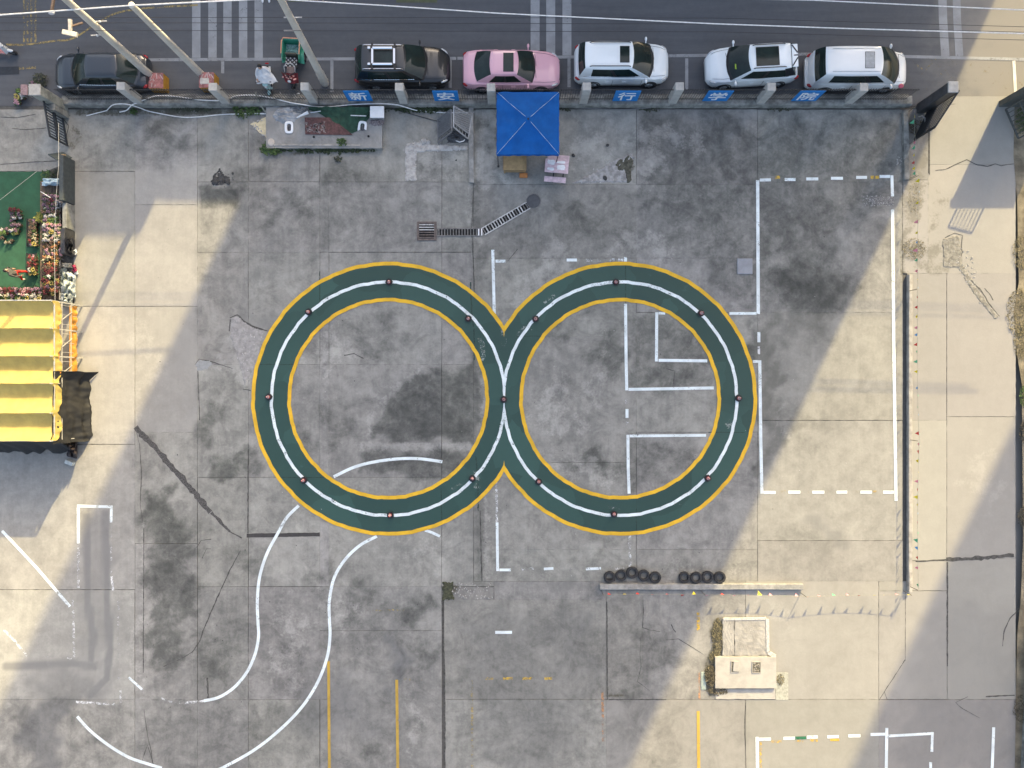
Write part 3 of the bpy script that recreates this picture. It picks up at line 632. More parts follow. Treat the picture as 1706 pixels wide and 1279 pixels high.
building('apartment_tower', 'tall beige apartment tower across the road, beyond the driveway', 55.7, 88, 46, 60, 62, 8, 12)
building('shop_building', 'low beige shop block across the road beside the tall tower', -6.8, 8.8, 34, 44, 11.66, 5, 3)
building('shop_building', 'long low beige shop block across the road, opposite the flower market', -62, -6.9, 34, 44, 12.5, 14, 3)

# ------------------------------------------------------------------ cars
def carpaint(name, col, flake=0.0, rough=0.28):
    return mat(name, col, rough, flake, var=0.03, scale=0.8, coat=0.8)
def interp(tab, x):
    if x <= tab[0][0]: return tab[0][1]
    for (a, u), (b, v) in zip(tab[:-1], tab[1:]):
        if x <= b:
            t = (x - a) / (b - a); t = t * t * (3 - 2 * t); return u + (v - u) * t
    return tab[-1][1]
M_HEAD = mat('headlight', (0.55, 0.57, 0.58), 0.12, 0.3, var=0.2, scale=12)
M_TAIL = mat('tail_light', (0.30, 0.015, 0.02), 0.2)
M_RIM = mat('rim', (0.38, 0.39, 0.40), 0.35, 0.8)
M_CHROME = mat('chrome', (0.75, 0.75, 0.76), 0.12, 1.0, var=0.03)
M_SEAM = mat('panel_gap', (0.01, 0.01, 0.012), 0.6)
SED_Z = [(-.5, .60), (-.485, .80), (-.44, .95), (-.33, 1.0), (.12, .96), (.22, .93), (.36, .84), (.45, .72), (.49, .58), (.5, .5)]
SUV_Z = [(-.5, .62), (-.49, .88), (-.46, 1.04), (-.40, 1.08), (.15, 1.05), (.24, 1.03), (.38, .95), (.455, .83), (.49, .66), (.5, .55)]
VAN_Z = [(-.5, .50), (-.479, .54), (-.470, .92), (-.455, 1.06), (.18, 1.06), (.28, 1.03), (.40, .92), (.46, .80), (.49, .64), (.5, .52)]
PLAN = [(-.5, .72), (-.485, .84), (-.45, .93), (-.36, .985), (-.2, 1.0), (.2, 1.0), (.34, .98), (.42, .92), (.465, .82), (.49, .68), (.5, .56)]
def car(name, label, cx, cy, rz, L, Wd, paint_m, ztab, gh, extras):
    """gh: windscreen foot, rear foot, roof front, roof rear (fractions of length), half widths foot/roof, roof height, bulges"""
    root = empty(name, (cx, cy, -0.02), label, 'car', 'cars parked along the kerb', rz)
    hull = MB(); NX = 40; secs = []
    def sect(f):
        w = Wd / 2 * interp(PLAN, f); z = interp(ztab, f); e = max(0.0, abs(f) - .44) / .06
        lo = .24 + .10 * e
        half = [(w * .90, lo), (w * .985, lo + .10), (w, min(.60, z - .12) if z > .75 else z - .16), (w * .985, max(z - .20, lo + .14)), (w * .95, z - .055), (w * .88, z - .012), (w * .62, z + .012), (w * .30, z + .026), (0, z + .03)]
        return [(-y, zz) for y, zz in half] + [(y, zz) for y, zz in half[-2::-1]]
    fr = [-.5 + i / NX for i in range(NX + 1)]
    fr = sorted(set([round(x, 4) for x in fr] + [-.493, -.485, .485, .493]))
    vs = []; ns = 17
    for f in fr: vs += [(f * L, y, z) for y, z in sect(f)]
    fs = [(i * ns + k, (i + 1) * ns + k, (i + 1) * ns + k + 1, i * ns + k + 1) for i in range(len(fr) - 1) for k in range(ns - 1)]
    fs.append(tuple(range(ns))); fs.append(tuple((len(fr) - 1) * ns + k for k in range(ns - 1, -1, -1)))
    hull.add(vs, fs)
    # greenhouse
    NF, NSD = 12, 18; M = 2 * NF + 2 * NSD; T = 7
    def ring(t):
        tt = t ** gh.get('curve', 1.15)
        xf = (gh['wf'] + (gh['rf'] - gh['wf']) * t) * L; xr = (gh['wr'] + (gh['rr'] - gh['wr']) * t) * L
        w = gh['hb'] + (gh['hr'] - gh['hb']) * tt; bf = gh['bf'] * (1 - .55 * t); br = gh['br'] * (1 - .55 * t)
        zb = interp(ztab, 0.05) - .03; z = zb + (gh['zr'] - zb) * (1 - (1 - t) ** 1.25)
        o = []
        for i in range(NF):
            y = w * (-1 + 2 * i / NF); o.append((xf + bf * (1 - abs(y / w) ** 2.2), y, z - (.03 if t < .01 else 0)))
        for i in range(NSD):
            u = i / NSD; x = xf + (xr - xf) * u; bow = 1 + .035 * math.sin(math.pi * u) - .10 * max(0, u - .75) ** 2 * 8 * gh.get('tp', .5); o.append((x, w * bow, z))
        for i in range(NF):
            y = w * (1 - 2 * i / NF); sc = 1 - .10 * .5 * gh.get('tp', .5); o.append((xr - br * (1 - abs(y / w) ** 2.2), y * sc, z))
        for i in range(NSD):
            u = 1 - i / NSD; x = xf + (xr - xf) * u; bow = 1 + .035 * math.sin(math.pi * u) - .10 * max(0, u - .75) ** 2 * 8 * gh.get('tp', .5); o.append((x, -w * bow, z))
        return o
    rings = [ring(t / T) for t in range(T + 1)]
    top = rings[-1]; mx = sum(p[0] for p in top) / M
    caps = []
    for s, dz in ((.965, .028), (.90, .048), (.6, .062), (.25, .068)):
        caps.append([(mx + (p[0] - mx) * s, p[1] * s, gh['zr'] + dz) for p in top])
    allr = rings + caps
    V = [p for r in allr for p in r]
    parts = {}
    def put(key, f): parts.setdefault(key, []).append(f)
    sg = gh.get('side', [(2, 8), (9, 14)])
    for t in range(len(allr) - 1):
        for i in range(M):
            f = (t * M + i, t * M + (i + 1) % M, (t + 1) * M + (i + 1) % M, (t + 1) * M + i); key = 'body'
            if t < T:
                if i < NF:
                    key = 'windshield' if (0 < t < T and 0 < i < NF - 1) or (0 < t < T - 0) else 'cowl'
                elif i < NF + NSD or i >= 2 * NF + NSD:
                    q = i - NF if i < NF + NSD else NSD - 1 - (i - 2 * NF - NSD)
                    sd = 'L' if i < NF + NSD else 'R'
                    for n_, (a, b) in enumerate(sg):
                        if a <= q < b and 1 <= t < T - 1: key = 'side%s%d' % (sd, n_)
                    if key == 'body' and sg[0][0] <= q < sg[-1][1] and 1 <= t < T - 1: key = 'trim'
                    if gh.get('rearblack') and q >= sg[-1][1] and t >= 1: key = 'trim' if gh['rearblack'] == 2 else key
                else:
                    r = i - NF - NSD
                    lo, hi = gh.get('rear', (1, T))
                    if lo <= t < hi and 0 <= r < NF: key = 'rear_window'
            put(key, f)
    put('body', tuple((len(allr) - 1) * M + i for i in range(M)))
    def sub(keys):
        mb = MB(); fs = [f for k in keys for f in parts.get(k, [])]; ids = sorted(set(i for f in fs for i in f)); mp = {a: b for b, a in enumerate(ids)}
        mb.add([V[i] for i in ids], [tuple(mp[i] for i in f) for f in fs]); return mb
    b = sub(['body']); hull.add(b.v, b.f); hull.build('body', paint_m, root, True)
    for k, nm in (('windshield', 'windshield'), ('rear_window', 'rear_window')):
        if k in parts: sub([k]).build(nm, M_GLASS, root, True)
    for sd in 'LR':
        for n_ in range(len(sg)):
            if 'side%s%d' % (sd, n_) in parts: sub(['side%s%d' % (sd, n_)]).build('side_window', M_GLASS, root, True)
    tr = sub(['trim', 'cowl'])
    # bonnet gap, grille and lower trim
    tr.box((.492 * L, 0, .46), (.05, Wd * .50, .22)); tr.box((0, 0, .22), (L * .86, Wd * .88, .12))
    for sgn in (1, -1): tr.box((0, sgn * Wd * .498, .30), (L * .50, .02, .10))
    tr.build('trim', M_BLACK, root)
    # chrome line round the side glass, seams
    if extras.get('chrome', True):
        for sgn in (0, 1):
            idx = [NF + q for q in range(1, NSD - 1)] if sgn else [2 * NF + NSD + (NSD - 1 - q) for q in range(1, NSD - 1)]
            lo_ = [Vector(rings[1][(i) % M]) + Vector((0, (1 if sgn else -1) * .012, 0)) for i in idx]
            MB().tube(lo_, .011, 4).build('window_trim', extras.get('chrome_m', M_CHROME), root)
    zc = lambda f: interp(ztab, f)
    sm = MB()
    for sgn in (1, -1):
        pl = [(f * L, sgn * Wd / 2 * interp(PLAN, f) * .80, zc(f) + .012) for f in (.20, .27, .34, .40, .45)]
        sm.tube(pl, .007, 4)
        for f in (gh['wf'] - .08, (gh['wf'] + gh['wr']) / 2 - .01): sm.box((f * L, sgn * Wd * .5 * .996, .66), (.012, .012, .56))
    sm.build('panel_gap', M_SEAM, root)['kind'] = 'stuff'
    for sgn in (1, -1):
        q = Matrix.Rotation(-sgn * .55, 3, 'Z') @ Matrix.Rotation(.35, 3, 'Y')
        f = .445; MB().ell((f * L, sgn * Wd / 2 * .80, zc(f) - .075), extras.get('hl', (.42, .14, .11)), 10, 6, mat=q).build('headlight', M_HEAD, root, True)
        f = -.472; q = Matrix.Rotation(sgn * .5, 3, 'Z')
        MB().ell((f * L, sgn * Wd / 2 * .84, zc(f) - extras.get('tz', .10)), (.30, .16, .16), 10, 6, mat=q).build('tail_light', M_TAIL, root, True)
        m = MB(); xm = (gh['wf'] - .045) * L; zm = zc(.1) + .06
        m.ell((xm, sgn * (Wd / 2 + .11), zm), (.13, .23, .15), 10, 6); m.bar((xm, sgn * (Wd / 2 - .08), zm - .05), (xm, sgn * (Wd / 2 + .06), zm - .02), .05)
        m.build('wing_mirror', extras.get('mirror', paint_m), root, True)
        for fx in (extras.get('ax', (.30, -.30))):
            x = fx * L; c = (x, sgn * (Wd / 2 - .115), .335)
            qm = Matrix.Rotation(math.pi / 2, 3, 'X')
            wh = MB().lathe([(.20, -.10), (.30, -.12), (.335, -.09), (.335, .09), (.30, .12), (.20, .10)], c, 20, mat=qm).build('wheel', M_RUBBER, root, True)
            r = MB(); yo = sgn * .10
            r.lathe([(0.001, 0), (.21, .0)], (c[0], c[1] + yo * .85, c[2]), 16, mat=qm)
            for k in range(5):
                a = 2 * math.pi * k / 5; r.bar((c[0], c[1] + yo, c[2]), (c[0] + .19 * math.cos(a), c[1] + yo, c[2] + .19 * math.sin(a)), .05, .03)
            r.build('rim', M_RIM, wh)
            MB().lathe([(.345, -.02), (.40, -.02), (.40, .02), (.345, .02)], (x, sgn * (Wd / 2 - .012), .36), 20, mat=qm, close=True).build('wheel_arch', M_BLACK, root)
        for fx in (.02, -.16):
            MB().box((fx * L, sgn * (Wd / 2 + .008), .80), (.20, .03, .035)).build('door_handle', extras.get('handle', paint_m), root)
    if 'roof' in extras:
        x0, x1, hw = extras['roof']
        MB().grid(lambda u, v: (x0 * L + (x1 - x0) * L * u, -hw + 2 * hw * v, gh['zr'] + .072 + .006 * (1 - (2 * v - 1) ** 2)), 4, 4).build('sunroof', extras.get('roofm', M_GLASS), root, True)
        fr_ = MB(); 
        for a, b2 in (((x0, -hw), (x1, -hw)), ((x1, -hw), (x1, hw)), ((x1, hw), (x0, hw)), ((x0, hw), (x0, -hw))): fr_.bar((a[0] * L, a[1], gh['zr'] + .070), (b2[0] * L, b2[1], gh['zr'] + .070), .02, .012)
        fr_.build('sunroof_frame', M_BLACK, root)
    if 'rails' in extras:
        for sgn in (1, -1):
            y = sgn * gh['hr'] * .90; a, b2 = extras['rails']
            MB().tube([(a * L, y, gh['zr'] + .05), ((a + .02) * L, y, gh['zr'] + .105), ((b2 - .02) * L, y, gh['zr'] + .105), (b2 * L, y, gh['zr'] + .04)], .022, 6).build('roof_rail', extras.get('railm', M_BLACK), root)
    # wipers
    wp = MB()
    for y0, y1 in ((-.55, .10), (.05, .62)): wp.tube([(gh['wf'] * L + gh['bf'] * .9, y0, zc(gh['wf']) + .05), (gh['wf'] * L + gh['bf'] * .75 - .04, y1, zc(gh['wf']) + .11)], .010, 4)
    wp.build('wiper', M_BLACK, root)
    return root
GH_SED = dict(wf=.215, wr=-.375, rf=.055, rr=-.205, hb=.80, hr=.565, zr=1.42, bf=.20, br=.16, side=[(3, 8), (9, 14)])
GH_SUV = dict(wf=.235, wr=-.465, rf=.085, rr=-.40, hb=.84, hr=.66, zr=1.66, bf=.22, br=.06, side=[(2, 8), (9, 15)])
BLACKP = carpaint('black_car_paint', (0.010, 0.011, 0.013)); NAVY = carpaint('dark_blue_grey_paint', (0.022, 0.028, 0.036)); PINKP = carpaint('pink_car_paint', (0.72, 0.40, 0.47)); WHITEP = carpaint('white_car_paint', (0.78, 0.82, 0.83)); WHITEV = carpaint('white_van_paint', (0.72, 0.74, 0.74))
c1 = car('parked_car', 'dark blue-grey sedan parked with its boot under the leaning power pole', -20.98, 15.93, math.pi, 4.85, 1.82, NAVY, SED_Z, dict(GH_SED, br=.20, wr=-.40, wf=.245, rf=.07, rr=-.24), dict(chrome=True))
c2 = car('parked_car', 'black SUV with silver ski rack bars on its roof', -5.6, 16.2, 0, 4.85, 1.90, BLACKP, SUV_Z, dict(GH_SUV, rr=-.385, wr=-.47, wf=.24, rf=.05), dict(rails=(-.37, .04), railm=M_CHROME, ax=(.31, -.29)))
c3 = car('parked_car', 'pink sedan with dark sunroof parked behind the blue tent', -.03, 16.06, 0, 4.98, 1.87, PINKP, SED_Z, dict(GH_SED, hr=.60), dict(roof=(-.08, .02, .46), mirror=PINKP, chrome=True, chrome_m=PINKP))
c4 = car('parked_car', 'white SUV with black roof rails and small sunroof, next right of the pink sedan', 5.60, 16.34, 0, 4.82, 1.92, WHITEP, SUV_Z, dict(GH_SUV, rr=-.405, wf=.285, rf=.075), dict(roof=(-.05, .045, .40), rails=(-.36, .06), mirror=WHITEP, tz=.14))
c5 = car('parked_car', 'white crossover with large panoramic roof, its nose pointing to the white SUV', 12.22, 16.25, math.pi + .055, 4.62, 1.86, WHITEP, SUV_Z, dict(GH_SUV, rr=-.36, zr=1.60, wr=-.455, wf=.262, rf=.075, hr=.64, tp=1.2, rearblack=2, side=[(2, 8), (9, 15)], br=.03), dict(roof=(-.225, .02, .46), rails=(-.30, .05), mirror=WHITEP, tz=.12))
c6 = car('parked_car', 'white minivan with dark rear window parked nearest the driveway gate', 17.62, 16.02, 0, 5.15, 1.84, WHITEV, VAN_Z, dict(wf=.335, wr=-.462, rf=.13, rr=-.40, hb=.83, hr=.70, zr=1.74, bf=.26, br=.05, curve=1.4, side=[(2, 5), (6, 15)], rear=(1, 7)), dict(roof=(-.03, .06, .40), roofm=mat('grey_glass', (.30, .32, .33), .15), mirror=WHITEV, chrome=False, hl=(.40, .14, .11), tz=.2, ax=(.30, -.31)))
# roof rack on the black SUV, rear spoiler of the crossover, bumper of the minivan
rk = MB()
for x in (-1.32, -.20): rk.box((x, 0, 1.815), (.10, 1.30, .03))
rk.build('rack_crossbar', M_BLACK, c2)
for y in (-.40, .40):
    m = MB(); m.bbox((-.80, y, 1.87), (1.02, .12, .07), .03); m.bbox((-1.46, y, 1.87), (.16, .12, .07), .02); m.build('ski_clamp', M_CHROME, c2)
m = MB()
for x in (-1.30, -.22): m.box((x, 0, 1.84), (.10, .74, .03))
m.build('rack_bridge', M_CHROME, c2)
MB().box((-.76, 0, 1.735), (.9, .62, .012)).build('sunroof', M_GLASS, c2)
m = MB(); m.bbox((-1.86, 0, 1.585), (.30, 1.14, .05), .02); m.build('rear_spoiler', WHITEP, c5)
m = MB(); m.bar((-1.99, .12, 1.618), (-1.72, .52, 1.618), .06, .012); m.bar((-1.99, -.12, 1.618), (-1.72, -.52, 1.618), .06, .012); m.bar((-2.0, 0, 1.617), (-1.8, 0, 1.617), .05, .012); m.build('spoiler_slot', M_BLACK, c5)
m = MB()
m.grid(lambda u, v: (-2.60 + .14 * (2 * u - 1) ** 2 + .16 * v * (1 - .3 * (2 * u - 1) ** 2), -.86 + 1.72 * u, .42 + .20 * math.sin(math.pi * .5 * v + .25)), 14, 3); m.build('rear_bumper', WHITEV, c6, True)
m = MB()
for y in (-.56, .56): m.tube([(-1.75, y, 1.80), (.62, y, 1.80)], .014, 4)
m.build('roof_seam', mat('seam_grey', (.35, .37, .38), .5), c6)
MB().ell((-.12 * 4.85, .02, 1.435), (.05, .05, .05), 6, 4).build('aerial', M_BLACK, c1)
# things seen through the glass: a green card and sun shades on the dashboards
MB().box((1.02, .28, 1.33), (.12, .26, .01), mat=Matrix.Rotation(-.5, 3, 'Y')).build('dash_card', mat('green_card', (.25, .40, .04), .6), c5)

# ------------------------------------------------------------------ roadside wall, pillars, railings and the blue signs
FY = 467.5 / S                                             # the line of the fence
fence = empty('roadside_fence', (0, FY, 0), 'long low rendered wall with stone pillars and dark railings along the road', 'fence')
fx = lambda px: (px - 853) / S
m = MB()
x = fx(112)
xe = fx(1512); w0 = MB()
def wallfn(u, v):
    X = fx(112) + (xe - fx(112)) * u; a = v * 2 * math.pi
    prof = [(-.26, 0), (-.25, .36), (-.19, .42), (.19, .42), (.25, .36), (.26, 0)]
    i = round(v * 5); y, z = prof[i]
    nzv = mnoise.noise(Vector((X * 1.3, i * 3.1, 0)))
    return (X, y + .03 * nzv, z + (.025 * nzv if z > .1 else 0))
w0.grid(wallfn, 260, 5); w0.build('wall', M_OLDW, fence, True)
PIL = (238, 382, 527, 675, 820, 970, 1117, 1262, 1407)
pil = MB(); pil.bbox((0, 0, 1.0), (.42, .40, 2.0), .02); pil_me = None
for i, px in enumerate(PIL):
    t = random.Random(px)
    if pil_me is None:
        o = pil.build('pillar', M_PILLAR, fence); pil_me = o.data
    else:
        o = bpy.data.objects.new('pillar', pil_me); COL.objects.link(o); o.parent = fence
    o.location = (fx(px), 0, 0); o.scale = (1, 1, t.uniform(.97, 1.03)); o.rotation_euler = (t.uniform(-.01, .01), t.uniform(-.012, .012), t.uniform(-.02, .02))
ends = [118] + list(PIL) + [1508]
pk = MB()
for a, b in zip(ends[:-1], ends[1:]):
    xa, xb = fx(a) + .21, fx(b) - .21
    for z in (.55, 1.62): MB().bar((xa, .0, z), (xb, .0, z), .035).build('rail', M_DARKM, fence)
    n = int((xb - xa) / .125)
    for k in range(1, n):
        xx = xa + (xb - xa) * k / n
        pk.bar((xx, .0, .40), (xx, .0, 1.70), .020); pk.lathe([(.001, .09), (.022, .02), (.012, 0)], (xx, .0, 1.70), 4)
o = pk.build('pickets', M_DARKM, fence); o['kind'] = 'stuff'
# narrow light capping seen between wall and road
MB().box(((fx(112) + xe) / 2, .36, .05), (xe - fx(112), .18, .10)).build('kerb', M_OLDW, fence)

M_SIGN = mat('sign_blue', (0.008, 0.185, 0.52), 0.45, var=0.06, scale=2)
M_SIGNW = mat('sign_white', (0.80, 0.81, 0.82), 0.5, var=0.03)
def glyph(ch, size):
    cu = bpy.data.curves.new('character', 'FONT'); cu.body = ch; cu.size = 1.0; cu.align_x = 'CENTER'; cu.align_y = 'CENTER'; cu.offset = 0.010; cu.extrude = 0.006; cu.resolution_u = 2
    tmp = bpy.data.objects.new('character', cu); COL.objects.link(tmp)
    dg = bpy.context.evaluated_depsgraph_get(); me = bpy.data.meshes.new_from_object(tmp.evaluated_get(dg)); me.name = 'character'
    bpy.data.objects.remove(tmp); bpy.data.curves.remove(cu)
    if len(me.vertices):
        co = np.empty(len(me.vertices) * 3); me.vertices.foreach_get('co', co); co = co.reshape(-1, 3)
        lo, hi = co[:, :2].min(0), co[:, :2].max(0); s = np.array(size) / (hi - lo)
        co[:, :2] = (co[:, :2] - (lo + hi) / 2) * s; me.vertices.foreach_set('co', co.ravel()); me.update()
    me.materials.clear(); me.materials.append(M_SIGNW); return me
SIGNS = (('\u65b0', -7.77, 'first'), ('\u5b89', -3.34, 'second'), ('\u884c', 5.79, ''), ('\u5b66', 10.40, ''), ('\u9662', 14.96, ''))
WHERE = {'\u65b0': 'blue sign with the character \u65b0 on the railings left of the black SUV', '\u5b89': 'blue sign with the character \u5b89 on the railings behind the black SUV',
         '\u884c': 'blue sign with the character \u884c on the railings beside the white SUV', '\u5b66': 'blue sign with the character \u5b66 on the railings beside the white crossover', '\u9662': 'blue sign with the character \u9662 on the railings by the minivan'}
for ch, xx, _ in SIGNS:
    sg = empty('sign_board', (xx, FY - .06, .45), WHERE[ch], 'sign', 'blue character signs on the railings')
    MB().bbox((0, 0, .60), (1.27, .035, 1.20), .01).build('panel', M_SIGN, sg)
    MB().bar((-.5, .05, .1), (-.5, .05, 1.1), .04).bar((.5, .05, .1), (.5, .05, 1.1), .04).build('bracket', M_STEEL, sg)
    me = glyph(ch, (.88, .88)); o = bpy.data.objects.new('character', me); COL.objects.link(o); o.parent = sg
    o.rotation_euler = (math.pi / 2, 0, 0); o.location = (0, -.026, .60)

# gate at the driveway, left leaf standing open
gp = empty('gate_pillar', (P(1534, 181).x, P(1534, 181).y, 0), 'tall dark gate pillar with square concrete cap at the driveway entrance', 'pillar')
MB().bbox((0, 0, 1.28), (.46, .50, 2.56), .02).build('shaft', mat('dark_tile', (.055, .056, .060), .5, var=.3, scale=2), gp); MB().bbox((0, 0, 2.59), (.50, .54, .08), .02).build('cap', M_PILLAR, gp)
def gate_leaf(name, label, a, b, h0, h1, m_, nb, arch=0.0, panel=0.45, cat='gate'):
    """upright gate leaf from ground point a to ground point b"""
    a = Vector(a); b = Vector(b); L = (b - a).length; ang = math.atan2(b.y - a.y, b.x - a.x)
    g = empty(name, (a.x, a.y, 0), label, cat, None, ang)
    top = lambda u: h1 + arch * (1 - u)
    f = MB(); f.bar((0, 0, h0), (0, 0, top(0)), .07); f.bar((L, 0, h0), (L, 0, top(1)), .07); f.bar((0, 0, h0), (L, 0, h0), .07)
    for i in range(8): f.bar((L * i / 8, 0, top(i / 8)), (L * (i + 1) / 8, 0, top((i + 1) / 8)), .06)
    f.bar((0, 0, h0 + (h1 - h0) * .45), (L, 0, h0 + (h1 - h0) * .45), .06); f.build('frame', m_, g)
    for i in range(1, nb):
        u = i / nb; MB().bar((L * u, 0, h0), (L * u, 0, top(u)), .035).build('bar', m_, g)
    if panel: MB().box((L / 2, 0, h0 + (h1 - h0) * panel / 2), (L, .02, (h1 - h0) * panel)).build('panel', m_, g)
    return g
gate_leaf('gate_leaf', 'dark metal gate leaf standing open beside the tall capped pillar', P(1544, 186), P(1521, 234), .12, 1.85, M_DARKM, 14, .7)
MB_c = MB().tube([P(1531, 194, .5), P(1536, 193, .8), P(1541, 197, .6), P(1541, 204, .3)], .04, 6); tag(MB_c.build('pipe', M_STEEL), 'short bent grey pipe on the ground behind the open gate leaf', 'pipe')
wl = empty('entrance_wall', (P(1664, 170).x, P(1664, 170).y, 0), 'dark green-grey boundary wall right of the driveway entrance', 'wall')
MG = mat('dark_green_wall', (.075, .082, .078), .8, var=.2, scale=2)
MB().box((1.6, -.1, 1.2), (3.2, .30, 2.4)).build('wall', MG, wl); MB().box((1.6, -.1, 2.43), (3.3, .40, .06)).build('coping', mat('dark_coping', (.10, .105, .10), .8), wl)
gate_leaf('gate_leaf', 'dark green gate leaf with curved bars folded back at the frame edge', P(1672, 184), P(1693, 232), .15, 2.3, MG, 7, .55, 0)

# low kerb walls of the driveway and the practice yard
M_KERB = mat('kerb_concrete', (.33, .31, .28), .9, var=.25, scale=3, bump=.3)
def kerb(name, label, a, b, w, h, m_=M_KERB):
    a = P(*a); b = P(*b); L = (b - a).length; ang = math.atan2(b.y - a.y, b.x - a.x); mb = MB()
    pr = [(-w / 2, 0), (-w / 2, h - .015), (-w / 2 + .02, h), (w / 2 - .02, h), (w / 2, h - .015), (w / 2, 0)]
    n = max(4, int(L / .35)); sd = int(L * 100)
    def fn(u, v):
        i = round(v * 5); y, z = pr[i]; q = mnoise.noise(Vector((u * L * 1.5 + sd, i * 2.3, 0)))
        return (u * L, y + .018 * q, z + (.015 * q if z else 0))
    mb.grid(fn, n, 5)
    mb.add([fn(0, i / 5) for i in range(6)], [(0, 1, 2, 3, 4, 5)]); mb.add([fn(1, i / 5) for i in range(6)], [(5, 4, 3, 2, 1, 0)])
    o = mb.build(name, m_); o.location = (a.x, a.y, 0); o.rotation_euler = (0, 0, ang)
    return tag(o, label, 'kerb')
kerb('kerb_wall', 'long low concrete kerb between the practice yard and the driveway', (1513, 458), (1513, 984), .19, .22)
kerb('kerb_wall', 'weathered low kerb between yard and planting strip behind the open gate leaf', (1506, 186), (1508, 300), .26, .18, M_OLDW)
kerb('kerb_wall', 'low concrete kerb behind the row of black tyres', (999, 976), (1336, 976), .29, .17, M_GREY)
kerb('kerb_wall', 'thin grey concrete kerb running from the lattice panels to the paving joint', (785, 180), (786, 305), .25, .14, M_GREY)
# thin black seam and bolt holes on that kerb
MB().box((0, 0, 0), (.02, .02, .02))

# bunting
FLAGC = [mat('flag_red', (.62, .05, .04), .7), mat('flag_yellow', (.80, .62, .03), .7), mat('flag_blue', (.08, .30, .62), .7), mat('flag_green', (.10, .42, .22), .7), mat('flag_pink', (.75, .25, .30), .7)]
def bunting(label, posts, h, n, seed, droop=.08, side=(0, 0)):
    g = empty('bunting', posts[0], label, 'bunting'); o0 = Vector(posts[0]); rr = random.Random(seed)
    for p in posts:
        p = Vector(p); MB().tube([p - o0, p - o0 + Vector((rr.uniform(-.02, .02), rr.uniform(-.02, .02), h + .08))], .016, 6).build('post', mat('bunting_post', (.10, .09, .07), .8), g)
    tops = [Vector(p) - o0 + Vector((side[0], side[1], h)) for p in posts]; pl = []
    for a, b in zip(tops[:-1], tops[1:]):
        for i in range(12):
            t = i / 12; q = a.lerp(b, t); q.z -= droop * 4 * t * (1 - t); pl.append(q)
    pl.append(tops[-1]); MB().tube(pl, .008, 4).build('cord', mat('bunting_cord', (.25, .24, .20), .8), g)
    tot = sum((b - a).length for a, b in zip(pl[:-1], pl[1:])); per = tot / n; cur = per / 2; acc = 0; k = 0
    for a, b in zip(pl[:-1], pl[1:]):
        L = (b - a).length
        while acc + L >= cur:
            q = a.lerp(b, (cur - acc) / L); d = (b - a).normalized(); s = rr.uniform(.075, .115); ang = rr.uniform(-.7, .7); out = Vector((-d.y, d.x, 0)); dn = (Vector((0, 0, -1)) * math.cos(ang) + out * math.sin(ang))
            tw = rr.uniform(-.3, .3)
            tip = q + dn * s * 2.3 + d * tw * s; mid = (q + tip) / 2 + out * rr.uniform(-.03, .03)
            fl = MB().add([q - d * s, q + d * s, tip, mid], [(0, 3, 2), (0, 1, 3), (1, 2, 3)])
            # cloth has a little thickness
            fl.add([v + out * .004 for v in (q - d * s, q + d * s, tip)], [(0, 1, 2)])
            fl.build('flag', FLAGC[rr.choice((0, 1, 2, 3, 4, 0, 1))], g); cur += per * rr.uniform(.75, 1.25); k += 1
        acc += L
    return g
bunting('coloured triangle bunting on short posts along the long driveway kerb', [P(1514, 300), P(1511, 485), P(1513, 732), P(1512, 975)], .78, 44, 4, .10, (.10, 0))
bunting('coloured triangle bunting along the kerb behind the tyres and on to the corner post', [P(1002, 984), P(1168, 984), P(1334, 987), P(1505, 984)], .62, 24, 9, .10, (0, -.02))
bunting('short bunting hanging at the planting strip beside the open gate leaf', [P(1513, 186), P(1514, 240), P(1514, 298)], .6, 10, 12, .10)

# ------------------------------------------------------------------ tyres
tyre = MB().lathe([(.178, .02), (.19, .0), (.28, .0), (.304, .03), (.308, .08), (.304, .13), (.28, .155), (.19, .15), (.178, .13), (.20, .10), (.20, .05)], n=28, close=True)
for k in range(28):
    a = 2 * math.pi * k / 28; tyre.box((.303 * math.cos(a), .303 * math.sin(a), .08), (.02, .035, .11), rz=a)
tyre0 = None
TY = [(1015, 960, 'leftmost tyre of the five, with a torn flap'), (1034.5, 957.2, 'second tyre from the left end of the group of five'), (1052.8, 952.6, 'top tyre at the middle of the arched group of five'), (1072, 957.6, 'fourth tyre of the arched group of five'), (1091, 960.5, 'rightmost tyre of the arched group of five'),
      (1139.5, 960.5, 'leftmost tyre of the straight group of four'), (1159, 961, 'second tyre of the straight group of four'), (1178, 959.8, 'third tyre of the straight group of four'), (1198, 960.6, 'rightmost tyre of the straight group of four')]
for i, (px, py, lb) in enumerate(TY):
    if tyre0 is None: o = tyre.build('tyre', M_RUBBER, None, True); tyre0 = o
    else: o = tyre0.copy(); COL.objects.link(o)
    p = P(px, py); o.location = (p.x, p.y, .016); o.rotation_euler = (rs.uniform(-.03, .03), rs.uniform(-.03, .03), i * 1.3); sc_ = rs.uniform(.94, 1.0); o.scale = (sc_, sc_, rs.uniform(.85, 1.1)); tag(o, 'black ' + lb, 'tyre', 'black tyres lying along the kerb')
tag(MB().grid(lambda u, v: (P(1007, 967).x + u * .55, P(1007, 967).y - .02 + .16 * v, .02 + .05 * math.sin(3 * u)), 8, 2).build('rubber_flap', M_RUBBER), 'torn black rubber flap under the leftmost tyre', 'rubber flap')

